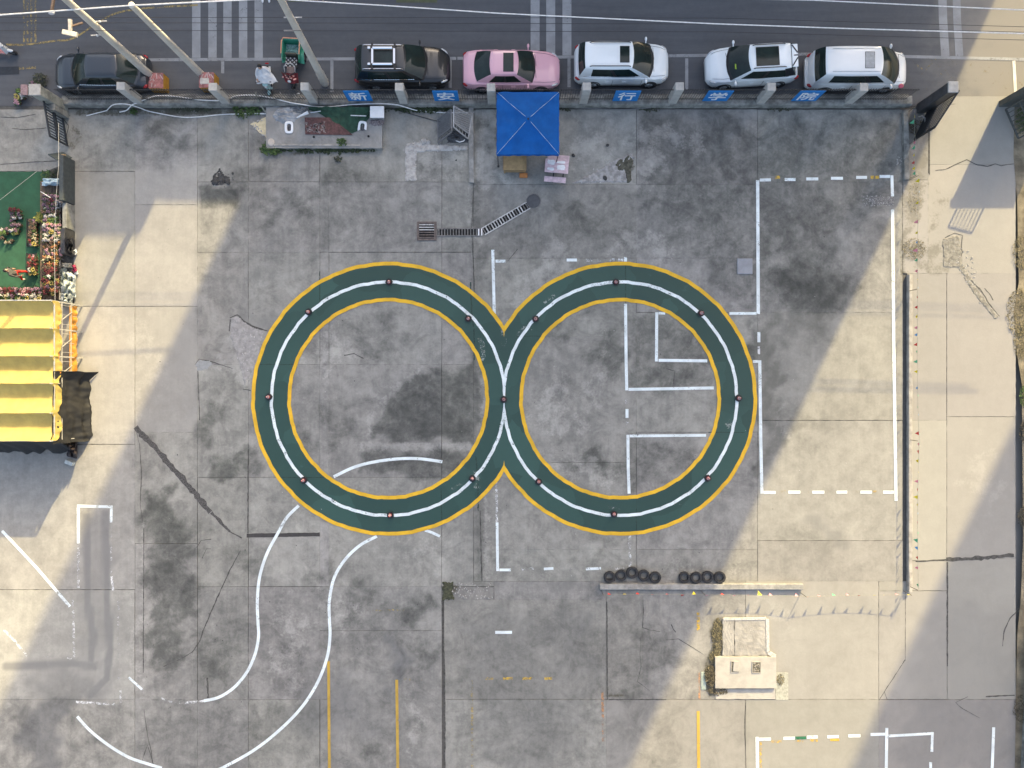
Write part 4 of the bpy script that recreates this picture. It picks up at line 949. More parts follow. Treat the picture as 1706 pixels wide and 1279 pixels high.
# ------------------------------------------------------------------ traffic cones on the white line
M_CRED = mat('cone_red', (.50, .07, .06), .6, var=.2); M_CWH = mat('cone_white', (.72, .60, .60), .5)
def cone_parts(root):
    b = MB(); pts_ = [(.15 * math.copysign(1, c) * 1.0 if False else .182 * math.cos(a) * (1.10 if k % 2 else 1.0), .182 * math.sin(a) * (1.10 if k % 2 else 1.0)) for k, a in enumerate([2 * math.pi * i / 8 + .39 for i in range(8)]) for c in (1,)]
    b.prism(pts_, 0, .045); b.lathe([(.13, .045), (.12, .075), (.085, .08)], n=16); b.build('base', M_BLACK, root)
    pr = lambda z: .088 - (z - .08) * .155
    for z0, z1, mm, nm in ((.08, .17, M_CRED, 'cone_body'), (.17, .27, M_CWH, 'reflective_band'), (.27, .34, M_CRED, 'cone_body'), (.34, .42, M_CWH, 'reflective_band'), (.42, .50, M_CRED, 'cone_body')):
        MB().lathe([(pr(z0), z0), (pr(z1), z1)], n=16).build(nm, mm, root, True)
    MB().lathe([(pr(.50), .50), (.018, .53), (.012, .50), (.001, .49)], n=12).build('tip', M_BLACK, root)
CONES = [(648, 470.5, 'at the top of the left ring'), (515, 519, 'at the upper left of the left ring'), (780.5, 531, 'at the upper right of the left ring'), (449.5, 661.5, 'at the far left of the left ring'), (506.5, 799.5, 'at the lower left of the left ring'), (650, 857.5, 'at the bottom of the left ring'),
         (786, 797.5, 'at the lower right of the left ring'), (838.5, 665.5, 'where the two rings touch'), (891.5, 531.5, 'at the upper left of the right ring'), (1025, 470.5, 'at the top of the right ring'), (1166.5, 522.5, 'at the upper right of the right ring'), (1230.5, 662.5, 'at the far right of the right ring'),
         (1178, 797, 'at the lower right of the right ring'), (1023, 856.5, 'at the bottom of the right ring'), (897.5, 802, 'at the lower left of the right ring')]
cone0 = None
for px, py, where in CONES:
    if cone0 is None: cone0 = empty('traffic_cone', (0, 0, 0)); cone_parts(cone0); o = cone0
    else: o = copy_tree(cone0)
    p = P(px, py); o.location = (p.x + rs.uniform(-.03, .03), p.y + rs.uniform(-.03, .03), .028); o.rotation_euler = (rs.uniform(-.04, .04), rs.uniform(-.04, .04), rs.uniform(0, 6)); tag(o, 'red and white cone with black base ' + where, 'traffic cone', 'cones standing on the white centre line')

# ------------------------------------------------------------------ drain grate, channel, manhole
M_PIT = mat('drain_dark', (.008, .008, .008), .9)  # near-black for flat plates that paint the shade down inside the drains
M_IRON = mat('old_iron', (.17, .165, .16), .7, .3, var=.35, scale=8); M_BRIGHT = mat('worn_steel', (.46, .46, .45), .5, .3, var=.35, scale=8); M_RUST = mat('rusty_frame', (.13, .105, .095), .8, .1, var=.3, scale=8)
p = P(711, 385); g = empty('drain_grate', (p.x, p.y, .004), 'square rusty drain grate at the end of the drain channel', 'grate')
MB().box((0, 0, 0), (.98, .94, .012)).build('pit_shade', M_PIT, g)
f = MB()
for s in (1, -1): f.box((s * .45, 0, .02), (.12, .98, .05)); f.box((0, s * .44, .02), (.78, .10, .05))
f.build('frame', M_RUST, g)
for i in range(6): MB().box((0, -.33 + .132 * i, .02), (.78, .05, .04)).build('bar', M_BRIGHT if i > 2 else M_RUST, g)
def channel(label, a, b, n, mrail, mr):
    a = P(*a); b = P(*b); L = (b - a).length; ang = math.atan2(b.y - a.y, b.x - a.x); g = empty('drain_channel', (a.x, a.y, .004), label, 'drain', None, ang)
    MB().box((L / 2, 0, 0), (L, .34, .012)).build('pit_shade', M_PIT, g)
    for s in (1, -1): MB().box((L / 2, s * .185, .02), (L, .05, .05)).build('rail', mrail, g)
    for i in range(n):
        MB().box((L * (i + .5) / n, 0, .018), (.055, .32, .035)).build('bar', mr if rs.random() < .75 else M_IRON, g)
    return g
channel('straight drain channel beside the square grate, dark rungs', (729, 387), (801, 386.5), 15, M_IRON, M_IRON)
channel('slanting drain channel with pale rungs running up to the manhole', (805, 386), (880, 342), 17, M_BRIGHT, M_BRIGHT)
for xx in (797.5, 802.5): 
    p = P(xx, 387); tag(MB().box((p.x, p.y, .05), (.07, .34, .02)).build('white_bar', M_WHITE), 'white bar lying across the channel, ' + ('nearer the square grate' if xx < 800 else 'at the bend'), 'bar')
p = P(889, 335); g = empty('manhole_cover', (p.x, p.y, 0), 'round dark grey manhole cover at the end of the slanting channel', 'manhole cover')
MB().lathe([(.001, .03), (.30, .03), (.345, .022), (.345, 0)], n=32).build('disc', mat('manhole_grey', (.075, .077, .082), .7, var=.15), g, False); MB().lathe([(.352, .0), (.352, .018), (.385, .012), (.385, .0)], n=32).build('rim', M_IRON, g)
p = P(1240.5, 443.5); o = MB().bbox((0, 0, .02), (.80, .82, .05), .015).build('cover_plate', mat('plate_grey', (.25, .26, .285), .6, var=.12, scale=2)); o.location = (p.x, p.y, 0); tag(o, 'square grey inspection cover plate beside the white line', 'cover plate')

# ------------------------------------------------------------------ blue canopy, tables
p = P(878, 229.5); g = empty('canopy_tent', (p.x, p.y, 0), 'blue square pop-up canopy standing against the roadside fence', 'canopy')
HC = 1.53
def canopy(u, v):
    a, b = 2 * u - 1, 2 * v - 1; r = max(abs(a), abs(b)); q = min(abs(a), abs(b))
    z = 2.0 + .55 * (1 - r) ** 1.1 - .05 * math.sin(math.pi * r) * (1 - (q / r if r > 1e-4 else 0) ** 2) * 1.5
    z += .055 * mnoise.noise(Vector((a * 2.2 + b, b * 4, 1))) * (1 - r ** 4) + .03 * math.sin(9 * (a - b) + 3 * a) * max(0, -a) * max(0, b + .2) + .018 * mnoise.noise(Vector((a * 9, b * 4, 5)))
    k = HC * (1 + .012 * mnoise.noise(Vector((a * 2, b * 2, 9))))
    return (a * k, b * k, z)
cv = MB().grid(canopy, 40, 40)
cv.build('canopy', M_BLUE, g, True)
vl = MB()
for s in range(4):
    def val(u, v, s=s):
        x, y, z = canopy(u, 0); z -= .17 * v; y -= .02 * v + .015 * math.sin(u * 40) * v
        for _ in range(s): x, y = -y, x
        return (x, y, z - .002)
    vl.grid(val, 30, 2)
vl.build('valance', M_BLUE, g, True)
sm = MB()
for a, b in ((1, 1), (1, -1), (-1, 1), (-1, -1)):
    sm2 = [Vector(canopy((1 + a * t) / 2, (1 + b * t) / 2)) + Vector((0, 0, .012)) for t in [i / 12 for i in range(1, 13)]]
    MB().tube(sm2, [.004 + .006 * (.5 + .5 * math.sin(i * 1.7)) for i in range(12)], 5).build('seam', mat('seam_white', (.50, .62, .74), .6), g)
    MB().bar((a * 1.49, b * 1.49, 0), (a * 1.49, b * 1.49, 2.02), .04).build('leg', M_DARKM, g)
    MB().box((a * 1.49, b * 1.49, .01), (.10, .10, .02)).build('foot', M_DARKM, g)
MB().ell((0, 0, 2.55), (.10, .10, .08), 8, 5).build('finial', M_BLACK, g)

p = P(857.5, 277); g = empty('wooden_cabinet', (p.x, p.y - .04, 0), 'tan wooden cabinet table in front of the blue canopy', 'cabinet')
MB().bbox((0, 0, .76), (1.20, .78, .04), .008).build('top', M_WOOD, g); 
MB().box((0, .02, .46), (1.14, .70, .56)).build('body', mat('cabinet_brown', (.28, .19, .10), .6, var=.2, scale=3), g)
for a in (-.52, .52):
    for b in (-.30, .33): MB().box((a, b, .09), (.06, .06, .18)).build('leg', M_WOOD, g)
MB().box((-.58, 0, .80), (.03, .76, .04)).box((.58, 0, .80), (.03, .76, .04)).build('lip', mat('cabinet_brown', (.28, .19, .10), .6), g)
o = MB().bbox((0, 0, .08), (.42, .22, .16), .02).build('orange_crate', mat('crate_orange', (.50, .20, .06), .6)); p = P(872, 293); o.location = (p.x, p.y, 0); tag(o, 'small orange crate under the front of the wooden cabinet', 'crate')
p = P(926, 284); g = empty('picnic_table', (p.x, p.y, 0), 'pink picnic table with a bench on either side', 'picnic table', None, -.085)
for k in range(3): MB().bbox((0, -.23 + .23 * k, .72), (1.20, .225, .045), .008).build('board', M_PINK, g)
MB().bbox((.06, .52, .42), (1.12, .30, .05), .01).build('bench', M_PINK, g); MB().bbox((-.02, -.60, .42), (1.12, .28, .05), .01).build('bench', M_PINK, g)
for s in (-.12, .38):
    MB().bar((s, .55, 0), (s, .10, .70), .06).bar((s, -.62, 0), (s, -.10, .70), .06).bar((s, -.60, .38), (s, .52, .38), .06).build('frame', M_DARKM, g)
MP = mat('paper_white', (.74, .76, .78), .7, var=.08, scale=9)
for (x, y, w, h, lb) in ((-.30, .17, .38, .24, 'white sheet with grey print on the pink table, upper left corner'), (.22, -.06, .40, .26, 'crumpled pale sheet on the middle of the pink table'), (.20, .20, .42, .12, 'long white strip of paper along the back of the pink table'), (-.30, -.18, .34, .14, 'faded pale sheet near the front edge of the pink table')):
    q = Matrix.Rotation(-.085, 3, 'Z') @ Vector((x, y, 0)); mb = MB().grid(lambda u, v: ((u - .5) * w * (1 - .1 * math.sin(9 * v)), (v - .5) * h * (1 - .12 * math.sin(7 * u)), .02 * mnoise.noise(Vector((u * 4 + x, v * 4, 3))) + .018), 8, 6)
    o = mb.build('paper', MP); o.location = (p.x + q.x, p.y + q.y, .745); o.rotation_euler = (0, 0, -.085 + x * .2); tag(o, lb, 'paper')
o = MB().add([(-.30, .14, .021 + .02)], []) if False else None

# ------------------------------------------------------------------ broken washroom platform by the wall
M_PLAT = concrete('platform_concrete', (0.22, 0.215, 0.205), (0.34, 0.33, 0.31), 1.0)
a = P(446, 249, .0); b = P(638, 181, 0)
pl = empty('concrete_platform', ((a.x + b.x) / 2, (a.y + b.y) / 2, 0), 'raised concrete platform with two squat toilets beside the wall', 'platform')
HWx, HWy = (b.x - a.x) / 2, (b.y - a.y) / 2
def topf(u, v):
    x, y = -HWx + 2 * HWx * u, -HWy + 2 * HWy * v
    return (x + .03 * mnoise.noise(Vector((v * 9, 1, u))), y + .03 * mnoise.noise(Vector((u * 14, 2, v))), .24 + .01 * mnoise.noise(Vector((u * 20, v * 7, 4))))
mb = MB().grid(topf, 40, 14)
e = [topf(i / 40, 0) for i in range(41)] + [topf(1, i / 14) for i in range(15)] + [topf(1 - i / 40, 1) for i in range(41)] + [topf(0, 1 - i / 14) for i in range(15)]
for q, r in zip(e[:-1], e[1:]): mb.add([q, r, (r[0], r[1], 0), (q[0], q[1], 0)], [(0, 3, 2, 1)])
mb.build('slab', M_PLAT, pl)
def PL(px, py, h=.25): q = P(px, py, h); return Vector((q.x - pl.location.x, q.y - pl.location.y, h))
M_TILE = mat('red_tile', (.105, .048, .044), .75, var=.45, scale=7)
mb = MB(); q = [PL(508, 196), PL(552, 196), PL(588, 225), PL(509, 224)]; mb.prism([(v.x, v.y) for v in q], .262, .285); mb.build('red_tiling', M_TILE, pl)
# grout lines make the tiles: recessed strips
mb = MB()
for k in range(40): 
    u, v = rs.random(), rs.random(); c = PL(510 + 34 * u, 203 + 18 * v); mb.box((c.x, c.y, .287), (.05 + .14 * rs.random(), .03 + .06 * rs.random(), .012), rz=rs.random() * 3)
o = mb.build('mortar_crumbs', mat('mortar', (.24, .20, .19), .9, var=.4), pl); o['kind'] = 'stuff'
mb = MB(); c1_, c2_ = PL(447, 245), PL(600, 246); mb.bar((c1_.x + .3, c1_.y + .12, .262), (c2_.x, c2_.y + .12, .262), .09, .03); mb.build('edge_curb', M_KERB, pl)
c = PL(448, 240); MB().ell((c.x + .12, c.y + .1, .26), (.36, .40, .10), 10, 6).build('plaster_lump', mat('plaster', (.50, .44, .38), .9), pl, True)
for px, py in ((523, 228), (614, 227)): c = PL(px, py); MB().lathe([(.001, .275), (.055, .275), (.06, .262)], (c.x, c.y, 0), 10).build('floor_drain', M_PIT, pl)
M_CER = mat('white_ceramic', (.78, .79, .80), .2, var=.03)
def toilet(label, px, py, rz, broken):
    q = P(px, py, .25); g = empty('squat_toilet', (q.x, q.y, .262), label, 'squat toilet', None, rz)
    def rr(t, w, l): a_ = 2 * math.pi * t; c_, s_ = math.cos(a_), math.sin(a_); return (w * math.copysign(abs(c_) ** .55, c_), l * math.copysign(abs(s_) ** .55, s_))
    mb = MB(); n = 28; prof = [(.225, .31, 0), (.225, .31, .045), (.205, .29, .055), (.115, .20, .05), (.10, .18, -.01)]
    vs = [(*rr(i / n, w, l), z) for w, l, z in prof for i in range(n)]
    skip = set(range(17, 27)) if broken else set()
    mb.add(vs, [(j * n + i, j * n + (i + 1) % n, (j + 1) * n + (i + 1) % n, (j + 1) * n + i) for j in range(4) for i in range(n) if i not in skip]); mb.build('bowl', M_CER, g, True)
    mb = MB(); mb.add([(*rr(i / n, .10, .18), .004) for i in range(n)], [tuple(range(n))])
    for k in range(14): mb.bbox((rs.uniform(-.06, .06), rs.uniform(-.14, .14), .02), (.07, .05, .03), .01, rz=rs.random() * 3)
    mb.build('rubble_fill', mat('dark_rubble', (.10, .10, .105), .9, var=.4, scale=14), g)
toilet('whole white squat toilet at the left of the concrete platform', 482, 212.5, 0, False)
toilet('broken white squat toilet at the right of the concrete platform', 604, 212, -.15, True)
# crumpled sheet and rubble beside it
def heap(name, label, cat, px, py, rx, ry, hh, m_, seed, n=22, kind=None):
    q = P(px, py, .2)
    def fn(u, v):
        a, b_ = 2 * u - 1, 2 * v - 1; r2 = a * a + b_ * b_; e_ = max(0, 1 - r2)
        k = 1 + .25 * mnoise.noise(Vector((a * 2 + seed, b_ * 2, 0)))
        z = hh * e_ ** .5 * (.55 + .45 * mnoise.noise(Vector((a * 3.5 + seed, b_ * 3.5, 2)))) + .10 * hh * abs(mnoise.noise(Vector((a * 11 + seed, b_ * 11, 7))))
        return (a * rx * k, b_ * ry * k, max(z, -.02))
    o = MB().grid(fn, n, n).build(name, m_, None, False); o.location = (q.x, q.y, 0); return tag(o, label, cat, None, kind)
o = heap('crumpled_sheet', 'crumpled grey plastic sheet on the platform behind the whole squat toilet', 'plastic sheet', 478, 192, .72, .44, .22, mat('grey_sheet', (.27, .28, .29), .6, var=.3, scale=4), 3, 34); o.location.z = .23
o = heap('crumpled_sheet', 'dark crumpled sheet by the wall above the whole squat toilet', 'plastic sheet', 497, 183, .55, .22, .18, mat('dark_sheet', (.13, .14, .15), .6, var=.5, scale=9), 8, 26); o.location.z = .23
# green net draped over the wall onto the platform
q0 = P(570, 190, .3)
def greennet(u, v):
    px = 514 + 112 * u; lim = 200 + 16 * math.sin(max(0, min(1, (u - .12) / .88)) * math.pi) ** 1.2 * (1 if u < .72 else 1) + (6 if .55 < u < .75 else 0); lim = 182 + (lim - 182) * min(1, u * 2.2) * min(1, (1 - u) * 4.0 + .25)
    py = 178 + (lim - 178) * v; z = .27 + .30 * (1 - v) ** 2 + .05 * mnoise.noise(Vector((u * 9, v * 5, 3)))
    r = P(px + 2 * mnoise.noise(Vector((u * 8, v * 8, 1))), py + 2.5 * mnoise.noise(Vector((u * 9, v * 9, 5))), z); return (r.x - q0.x, r.y - q0.y, z)
o = MB().grid(greennet, 40, 16).build('green_net', mat('green_net', (.020, .058, .034), .85, var=.35, scale=4), None, True); o.location = (q0.x, q0.y, 0); tag(o, 'dark green net draped from the wall onto the concrete platform', 'net')
g = empty('white_crate', (P(628, 186, .7).x, P(628, 186, .7).y, .24), 'white-lidded crate on the right end of the concrete platform', 'crate')
MB().bbox((0, 0, .20), (.62, .50, .40), .02).build('box', mat('crate_grey', (.22, .22, .23), .7, var=.3), g); MB().bbox((0, 0, .42), (.72, .60, .05), .015).build('lid', mat('lid_white', (.66, .69, .72), .45, var=.05), g)
o = heap('rubble_heap', 'heap of pinkish rubble below the white-lidded crate', 'rubble', 628, 204, .38, .20, .22, mat('rubble_pink', (.20, .17, .17), .9, var=.6, scale=16), 5, 20, 'stuff'); o.location.z = .22
for lb, a, b_, w, m_ in (('long white stick lying over the green net, lower', (584, 191.5), (610, 192.5), .05, M_CABLE), ('thin white stick on the green net near the crate', (585, 181), (600, 180), .035, M_CABLE), ('pale pole lying on the platform beside the white tube', (517, 187), (534, 184.5), .05, mat('pale_pole', (.48, .50, .54), .6)), ('white tube with a flared end pointing at the squat toilet', (494, 195), (513, 186.5), .10, M_WHITE)):
    A, B = P(*a, .45), P(*b_, .47); A.z = .40; B.z = .43
    o = MB().tube([A - A, (B - A) * .6, B - A], [w * .25, w * .6, w * .9] if w > .09 else w * .5, 7).build('stick', m_); o.location = A; tag(o, lb, 'stick')
A = P(435, 178, .02)
o = MB().tube([(0, .45, .75), (.02, .1, .35), (.22, -.25, .08), (.62, -.38, .05)], .045, 7).build('bent_pipe', mat('pipe_olive', (.27, .27, .22), .6)); o.location = A; tag(o, 'olive bent pipe leaning on the wall at the platform corner', 'pipe')
o = MB().tube([(0, 0, .05), (.6, -.01, .05), (1.35, -.03, .05)], .035, 6).build('white_pipe', M_CABLE); o.location = P(418, 189.5); tag(o, 'straight white pipe on the ground at the left corner of the platform', 'pipe')
ypts = [(417, 207), (424, 203), (430, 205), (436, 198), (444, 195), (446, 225), (444, 230), (441, 226), (432, 221), (424, 211)]
mb = MB().prism([(P(*q_).x, P(*q_).y) for q_ in ypts], .0, .022); o = mb.build('plaster_patch', mat('yellow_plaster', (.62, .53, .34), .85, var=.2, scale=3, bump=.4), yard)
# small grey steel plate, square speckles
for lb, A, cs, m_ in (('dark grey lattice panel leaning beside the pale one', (757, 214), [(-.86, .10, .06), (-.08, .28, .95), (-.05, -.86, .95), (-.84, -1.10, .06)], mat('lattice_grey', (.16, .16, .165), .6, .2)), ('pale lattice panel leaning on the thin kerb', (759, 214), [(-.02, .45, .95), (.86, .25, .12), (.66, -.92, .12), (-.02, -.62, .95)], mat('lattice_pale', (.40, .40, .40), .6, .2))):
    q = P(A[0], A[1] - 6, 0); g = empty('garden_screen', (q.x, q.y + .15, 0), lb, 'garden screen'); cs = [Vector(c_) for c_ in cs]
    f = MB()
    for i in range(4): f.bar(cs[i], cs[(i + 1) % 4], .055)
    def bil(u, v): return cs[0].lerp(cs[1], u).lerp(cs[3].lerp(cs[2], u), v)
    f.bar(bil(0, .78), bil(1, .78), .045); f.build('frame', m_, g)
    lat = MB(); n = 9
    for i in range(-n, n + 1):
        for s in (0, 1):
            pts2 = []
            for t in (0, 1):
                u0, v0 = (i / n, 0); u1, v1 = (i / n + 1, 1)
                pts2.append((u0, v0, u1, v1))
            u0, v0, u1, v1 = pts2[0]
            if u0 < 0: v0 = -u0 / (u1 - u0); u0 = 0
            if u1 > 1: v1 = (1 - i / n); u1 = 1
            if s: u0, u1 = 1 - u0, 1 - u1
            if abs(v1 - v0) > .02: lat.bar(bil(u0, v0 * .78), bil(u1, v1 * .78), .022)
    for i in range(1, 5): lat.bar(bil(i / 5, .78), bil(i / 5, 1), .022)
    o = lat.build('lattice', m_, g); o['kind'] = 'stuff'
o = MB().tube([(-.34, .10, .05), (-.22, -.06, .06), (0, -.13, .06), (.2, -.08, .06), (.3, .06, .05)], .03, 6).build('bucket_handle', M_CABLE); o.location = P(766, 233); tag(o, 'curved white pipe on the ground below the pale lattice panel', 'pipe')
o = heap('dark_bag', 'dark plastic bag on the ground below the lattice panels', 'bag', 762, 226, .55, .30, .25, mat('dark_bag', (.05, .05, .055), .45, var=.5, scale=6), 15, 20)
def rock(name, label, px, py, r, m_, seed, z=0, flat=.5, parent=None):
    mb = MB().ell((0, 0, r * flat * .4), (2 * r, 1.7 * r, 2 * r * flat), 9, 6); mb.v = [tuple(Vector(v) * (1 + .28 * mnoise.noise(Vector(v) * (2.2 / r) + Vector((seed, 0, 0))))) for v in mb.v]
    o = mb.build(name, m_); q = P(px, py); o.location = (q.x, q.y, z); o.rotation_euler = (0, 0, seed); return tag(o, label, 'stone') if label else o
M_LRUB = mat('pale_rubble', (.36, .35, .335), .9, var=.35, scale=9); M_DRUB = mat('black_rubble', (.05, .05, .05), .9, var=.5, scale=9)
for i, (px, py, r, m_, lb) in enumerate(((706, 236, .17, M_LRUB, 'large pale broken concrete lump above the broken slab'), (714, 237, .13, M_LRUB, 'smaller pale lump right of the large one above the broken slab'), (688, 243, .10, M_LRUB, 'small pale lump at the left end of the broken slab edge'),
    (360, 303, .17, M_DRUB, 'largest black lump of the dark debris on the left of the yard'), (372, 300, .10, M_DRUB, 'black lump in the middle of the dark debris'), (381, 305, .11, M_DRUB, 'black lump at the right end of the dark debris'), (388, 289, .07, M_DRUB, 'black stone apart from the dark debris, upper right'), (366, 282, .06, M_DRUB, 'tiny black stone above the dark debris'), (1008, 297, .14, M_DRUB, 'dark lump at the foot of the pale debris by the pink table'), (1012, 242, .09, M_DRUB, 'black stone alone on the concrete above the debris slope'), (955, 259, .10, M_DRUB, 'small dark ring-like stone right of the pink table'), (760, 1000 - 733, .05, M_DRUB, 'small black stone on the broken slab'))):
    rock('stone', lb, px, py, r, m_, i * 1.7 + 1)
# scattered crumbs of concrete (too small to count)
cr = MB()
def scatter(mb, poly, n, r0, r1, mi=0):
    xs = [p_[0] for p_ in poly]; ys = [p_[1] for p_ in poly]; k = 0
    while k < n:
        x, y = rs.uniform(min(xs), max(xs)), rs.uniform(min(ys), max(ys))
        if poly_f(np.array([float(x)]), np.array([float(y)]), poly, .5)[0] < .5: continue
        q = P(x, y); r = rs.uniform(r0, r1); mb.bbox((q.x, q.y, r * .3), (r * 2, r * 1.5, r), r * .3, mi, rz=rs.random() * 6); k += 1
scatter(cr, [(678, 236), (700, 230), (722, 238), (776, 244), (776, 248), (690, 250), (690, 298), (677, 298)], 70, .012, .04)
scatter(cr, [(955, 302), (1020, 262), (1050, 258), (1052, 300), (980, 306)], 60, .012, .035); scatter(cr, [(738, 970), (822, 972), (822, 998), (760, 998)], 80, .015, .04)
scatter(cr, [(417, 207), (436, 196), (446, 194), (444, 200), (428, 206), (446, 228), (440, 228)], 40, .02, .05); scatter(cr, [(384, 528), (410, 540), (440, 552), (418, 640), (395, 600)], 50, .015, .04); scatter(cr, [(1600, 400), (1620, 420), (1640, 500), (1665, 530), (1640, 520), (1598, 450), (1570, 440), (1576, 400)], 110, .012, .035)
scatter(cr, [(1436, 325), (1490, 327), (1488, 342), (1440, 344)], 140, .010, .025); scatter(cr, [(1495, 260), (1503, 262), (1500, 280), (1494, 274)], 20, .01, .03); scatter(cr, [(1385, 400), (1450, 1000), (240, 1000), (300, 560)], 60, .010, .025)
tag(cr.build('concrete_crumbs', M_LRUB), 'crumbs of broken concrete scattered on the paving', 'rubble', None, 'stuff')
cr = MB(); scatter(cr, [(352, 285), (390, 285), (392, 312), (350, 310)], 14, .012, .03); scatter(cr, [(200, 320), (1400, 320), (1300, 950), (240, 950)], 70, .010, .028); scatter(cr, [(230, 960), (720, 960), (720, 1270), (230, 1270)], 30, .010, .026)
tag(cr.build('dark_crumbs', M_DRUB), 'small dark bits of dirt scattered over the yard', 'dirt', None, 'stuff')

# ------------------------------------------------------------------ concrete well block on the lower right
q = P(1241, 1118); g = empty('well_block', (q.x, q.y, 0), 'low concrete block with two rectangular openings and a rough apron', 'concrete block')
def roughbox(x0, x1, y0, y1, h, nz, n=24, sd=0):
    def fn(u, v):
        x = x0 + (x1 - x0) * u; y = y0 + (y1 - y0) * v; e_ = nz
        return ((x - 853) / S - q.x + e_ * mnoise.noise(Vector((u * 7 + sd, v * 7, 1))) * (u in (0, 1)), (639.5 - y) / S - q.y + e_ * mnoise.noise(Vector((u * 7, v * 7 + sd, 2))) * (v in (0, 1)), h + .3 * nz * mnoise.noise(Vector((u * 12 + sd, v * 12, 3))))
    mb = MB().grid(fn, n, n); e = [fn(i / n, 0) for i in range(n + 1)] + [fn(1, i / n) for i in range(1, n + 1)] + [fn(1 - i / n, 1) for i in range(1, n + 1)] + [fn(0, 1 - i / n) for i in range(1, n + 1)]
    for a, b in zip(e[:-1], e[1:]): mb.add([a, b, (b[0], b[1], 0), (a[0], a[1], 0)], [(0, 1, 2, 3)])
    return mb
M_BLK = mat('block_concrete', (.37, .35, .315), .9, var=.10, scale=2, bump=.2); M_APR = mat('apron_concrete', (.30, .285, .26), .95, var=.22, scale=1.6, bump=.5)
for a, b in ((1203, 1222), (1223, 1277)): roughbox(a, b, 1030, 1091, .10, .05, sd=a).build('apron', M_APR, g)
m = roughbox(1190, 1291, 1092, 1144, .17, .012); m.build('block', M_BLK, g)
for (a, b, c_, d) in ((1216, 1229, 1099, 1117), (1251, 1265, 1100, 1118)):
    cx_, cy_ = ((a + b) / 2 - 853) / S - q.x, (639.5 - (c_ + d) / 2) / S - q.y; w, h = (b - a) / S, (d - c_) / S
    MB().box((cx_, cy_, .178), (w, h, .012)).build('opening', mat('opening_dark', (.12, .11, .085), .95, var=.6, scale=14), g)
    f = MB(); f.box((cx_ - w / 2, cy_, .185), (.03, h + .03, .03)); f.box((cx_ + w / 2, cy_, .185), (.03, h + .03, .03)); f.box((cx_, cy_ + h / 2, .185), (w, .03, .03)); f.box((cx_, cy_ - h / 2, .185), (w, .03, .03)); f.build('opening_rim', M_BLK, g)
    if a < 1240: MB().bbox((cx_ + .05, cy_ + .03, .205), (w * .72, h * .95, .03), .008, rz=-.08).build('opening_cover', M_BLK, g)
    else: scatter_ = MB(); [scatter_.bbox((cx_ + rs.uniform(-.16, .16), cy_ + rs.uniform(-.22, .22), .19), (.06, .05, .03), .01, rz=rs.random() * 3) for _ in range(26)]; o = scatter_.build('gravel_fill', mat('gravel_fill', (.26, .24, .21), .95, var=.4), g); o['kind'] = 'stuff'
roughbox(1192, 1291, 1147, 1164, .03, .02).build('step', M_BLK, g)
roughbox(1168, 1176, 1119, 1148, .03, .02).build('green_slab', mat('pale_green_slab', (.32, .37, .33), .85, var=.12), g); roughbox(1292, 1313, 1120, 1166, .012, .02).build('green_slab', mat('pale_green_concrete', (.34, .34, .29), .9, var=.2), g)
for a, b, wd in (((1277, 1030), (1278, 1085), .16), ((1278, 1085), (1290, 1092), .2), ((1204, 1030), (1275, 1029), .12)):
    A, B = P(*a), P(*b); MB().bar((A.x - q.x, A.y - q.y, .09), (B.x - q.x, B.y - q.y, .09), wd, .07).build('broken_edge', mat('broken_pale', (.48, .46, .43), .95, var=.25, scale=12, bump=.7), g)

# broken paving: raised ragged edges and a hollow
def patch(name, poly, hh, m_, seed, n=26, rough=.5):
    """a ragged low slab of broken material over a polygon (pixels)"""
    xs = [p_[0] for p_ in poly]; ys = [p_[1] for p_ in poly]; x0, x1, y0, y1 = min(xs) - 2, max(xs) + 2, min(ys) - 2, max(ys) + 2
    nx = max(8, int((x1 - x0) / 2.0)); ny = max(8, int((y1 - y0) / 2.0))
    X, Y = np.meshgrid(np.linspace(x0, x1, nx + 1), np.linspace(y0, y1, ny + 1), indexing='ij'); Fm = poly_f(X, Y, poly, 3.0); vs = []
    for x, y, f_ in zip(X.ravel(), Y.ravel(), Fm.ravel()):
        nz_ = mnoise.noise(Vector((x * .22 + seed, y * .22, 1))) + .6 * mnoise.noise(Vector((x * .6 + seed, y * .6, 3)))
        f2 = min(1, max(0, (f_ + .35 * nz_ - .3) / .3)); vs.append(((x - 853) / S, (639.5 - y) / S, -.02 + f2 * (.02 + hh * (1 - rough + rough * (.5 + nz_)))))
    fs = []
    for i in range(nx):
        for k in range(ny):
            q = (i * (ny + 1) + k + 1, (i + 1) * (ny + 1) + k + 1, (i + 1) * (ny + 1) + k, i * (ny + 1) + k)
            if max(vs[j][2] for j in q) > -.019: fs.append(q)
    o = MB().add(vs, fs).build(name, m_, yard)
    if o.data.polygons and o.data.polygons[0].normal.z < 0: o.data.flip_normals()
    return o
M_BRK = mat('broken_concrete', (.40, .385, .365), .95, var=.25, scale=5, bump=.7)
patch('broken_concrete', [(675, 247), (680, 240), (700, 236), (720, 241), (778, 244), (778, 249), (700, 252), (676, 252)], .06, M_BRK, 1)
patch('broken_concrete', [(676, 252), (695, 252), (692, 270), (694, 300), (676, 300)], .04, M_BRK, 2)
patch('broken_concrete', [(955, 304), (985, 290), (1030, 265), (1052, 255), (1056, 262), (1040, 280), (1045, 303)], .05, mat('broken_grey', (.31, .30, .29), .95, var=.35, scale=4, bump=.7), 3)
patch('dirt_hollow', [(1026, 275), (1030, 266), (1042, 264), (1048, 258), (1054, 268), (1050, 280), (1052, 302), (1044, 303), (1042, 285), (1030, 284)], .07, mat('wet_dirt', (.085, .082, .062), .95, var=.5, scale=6), 4)
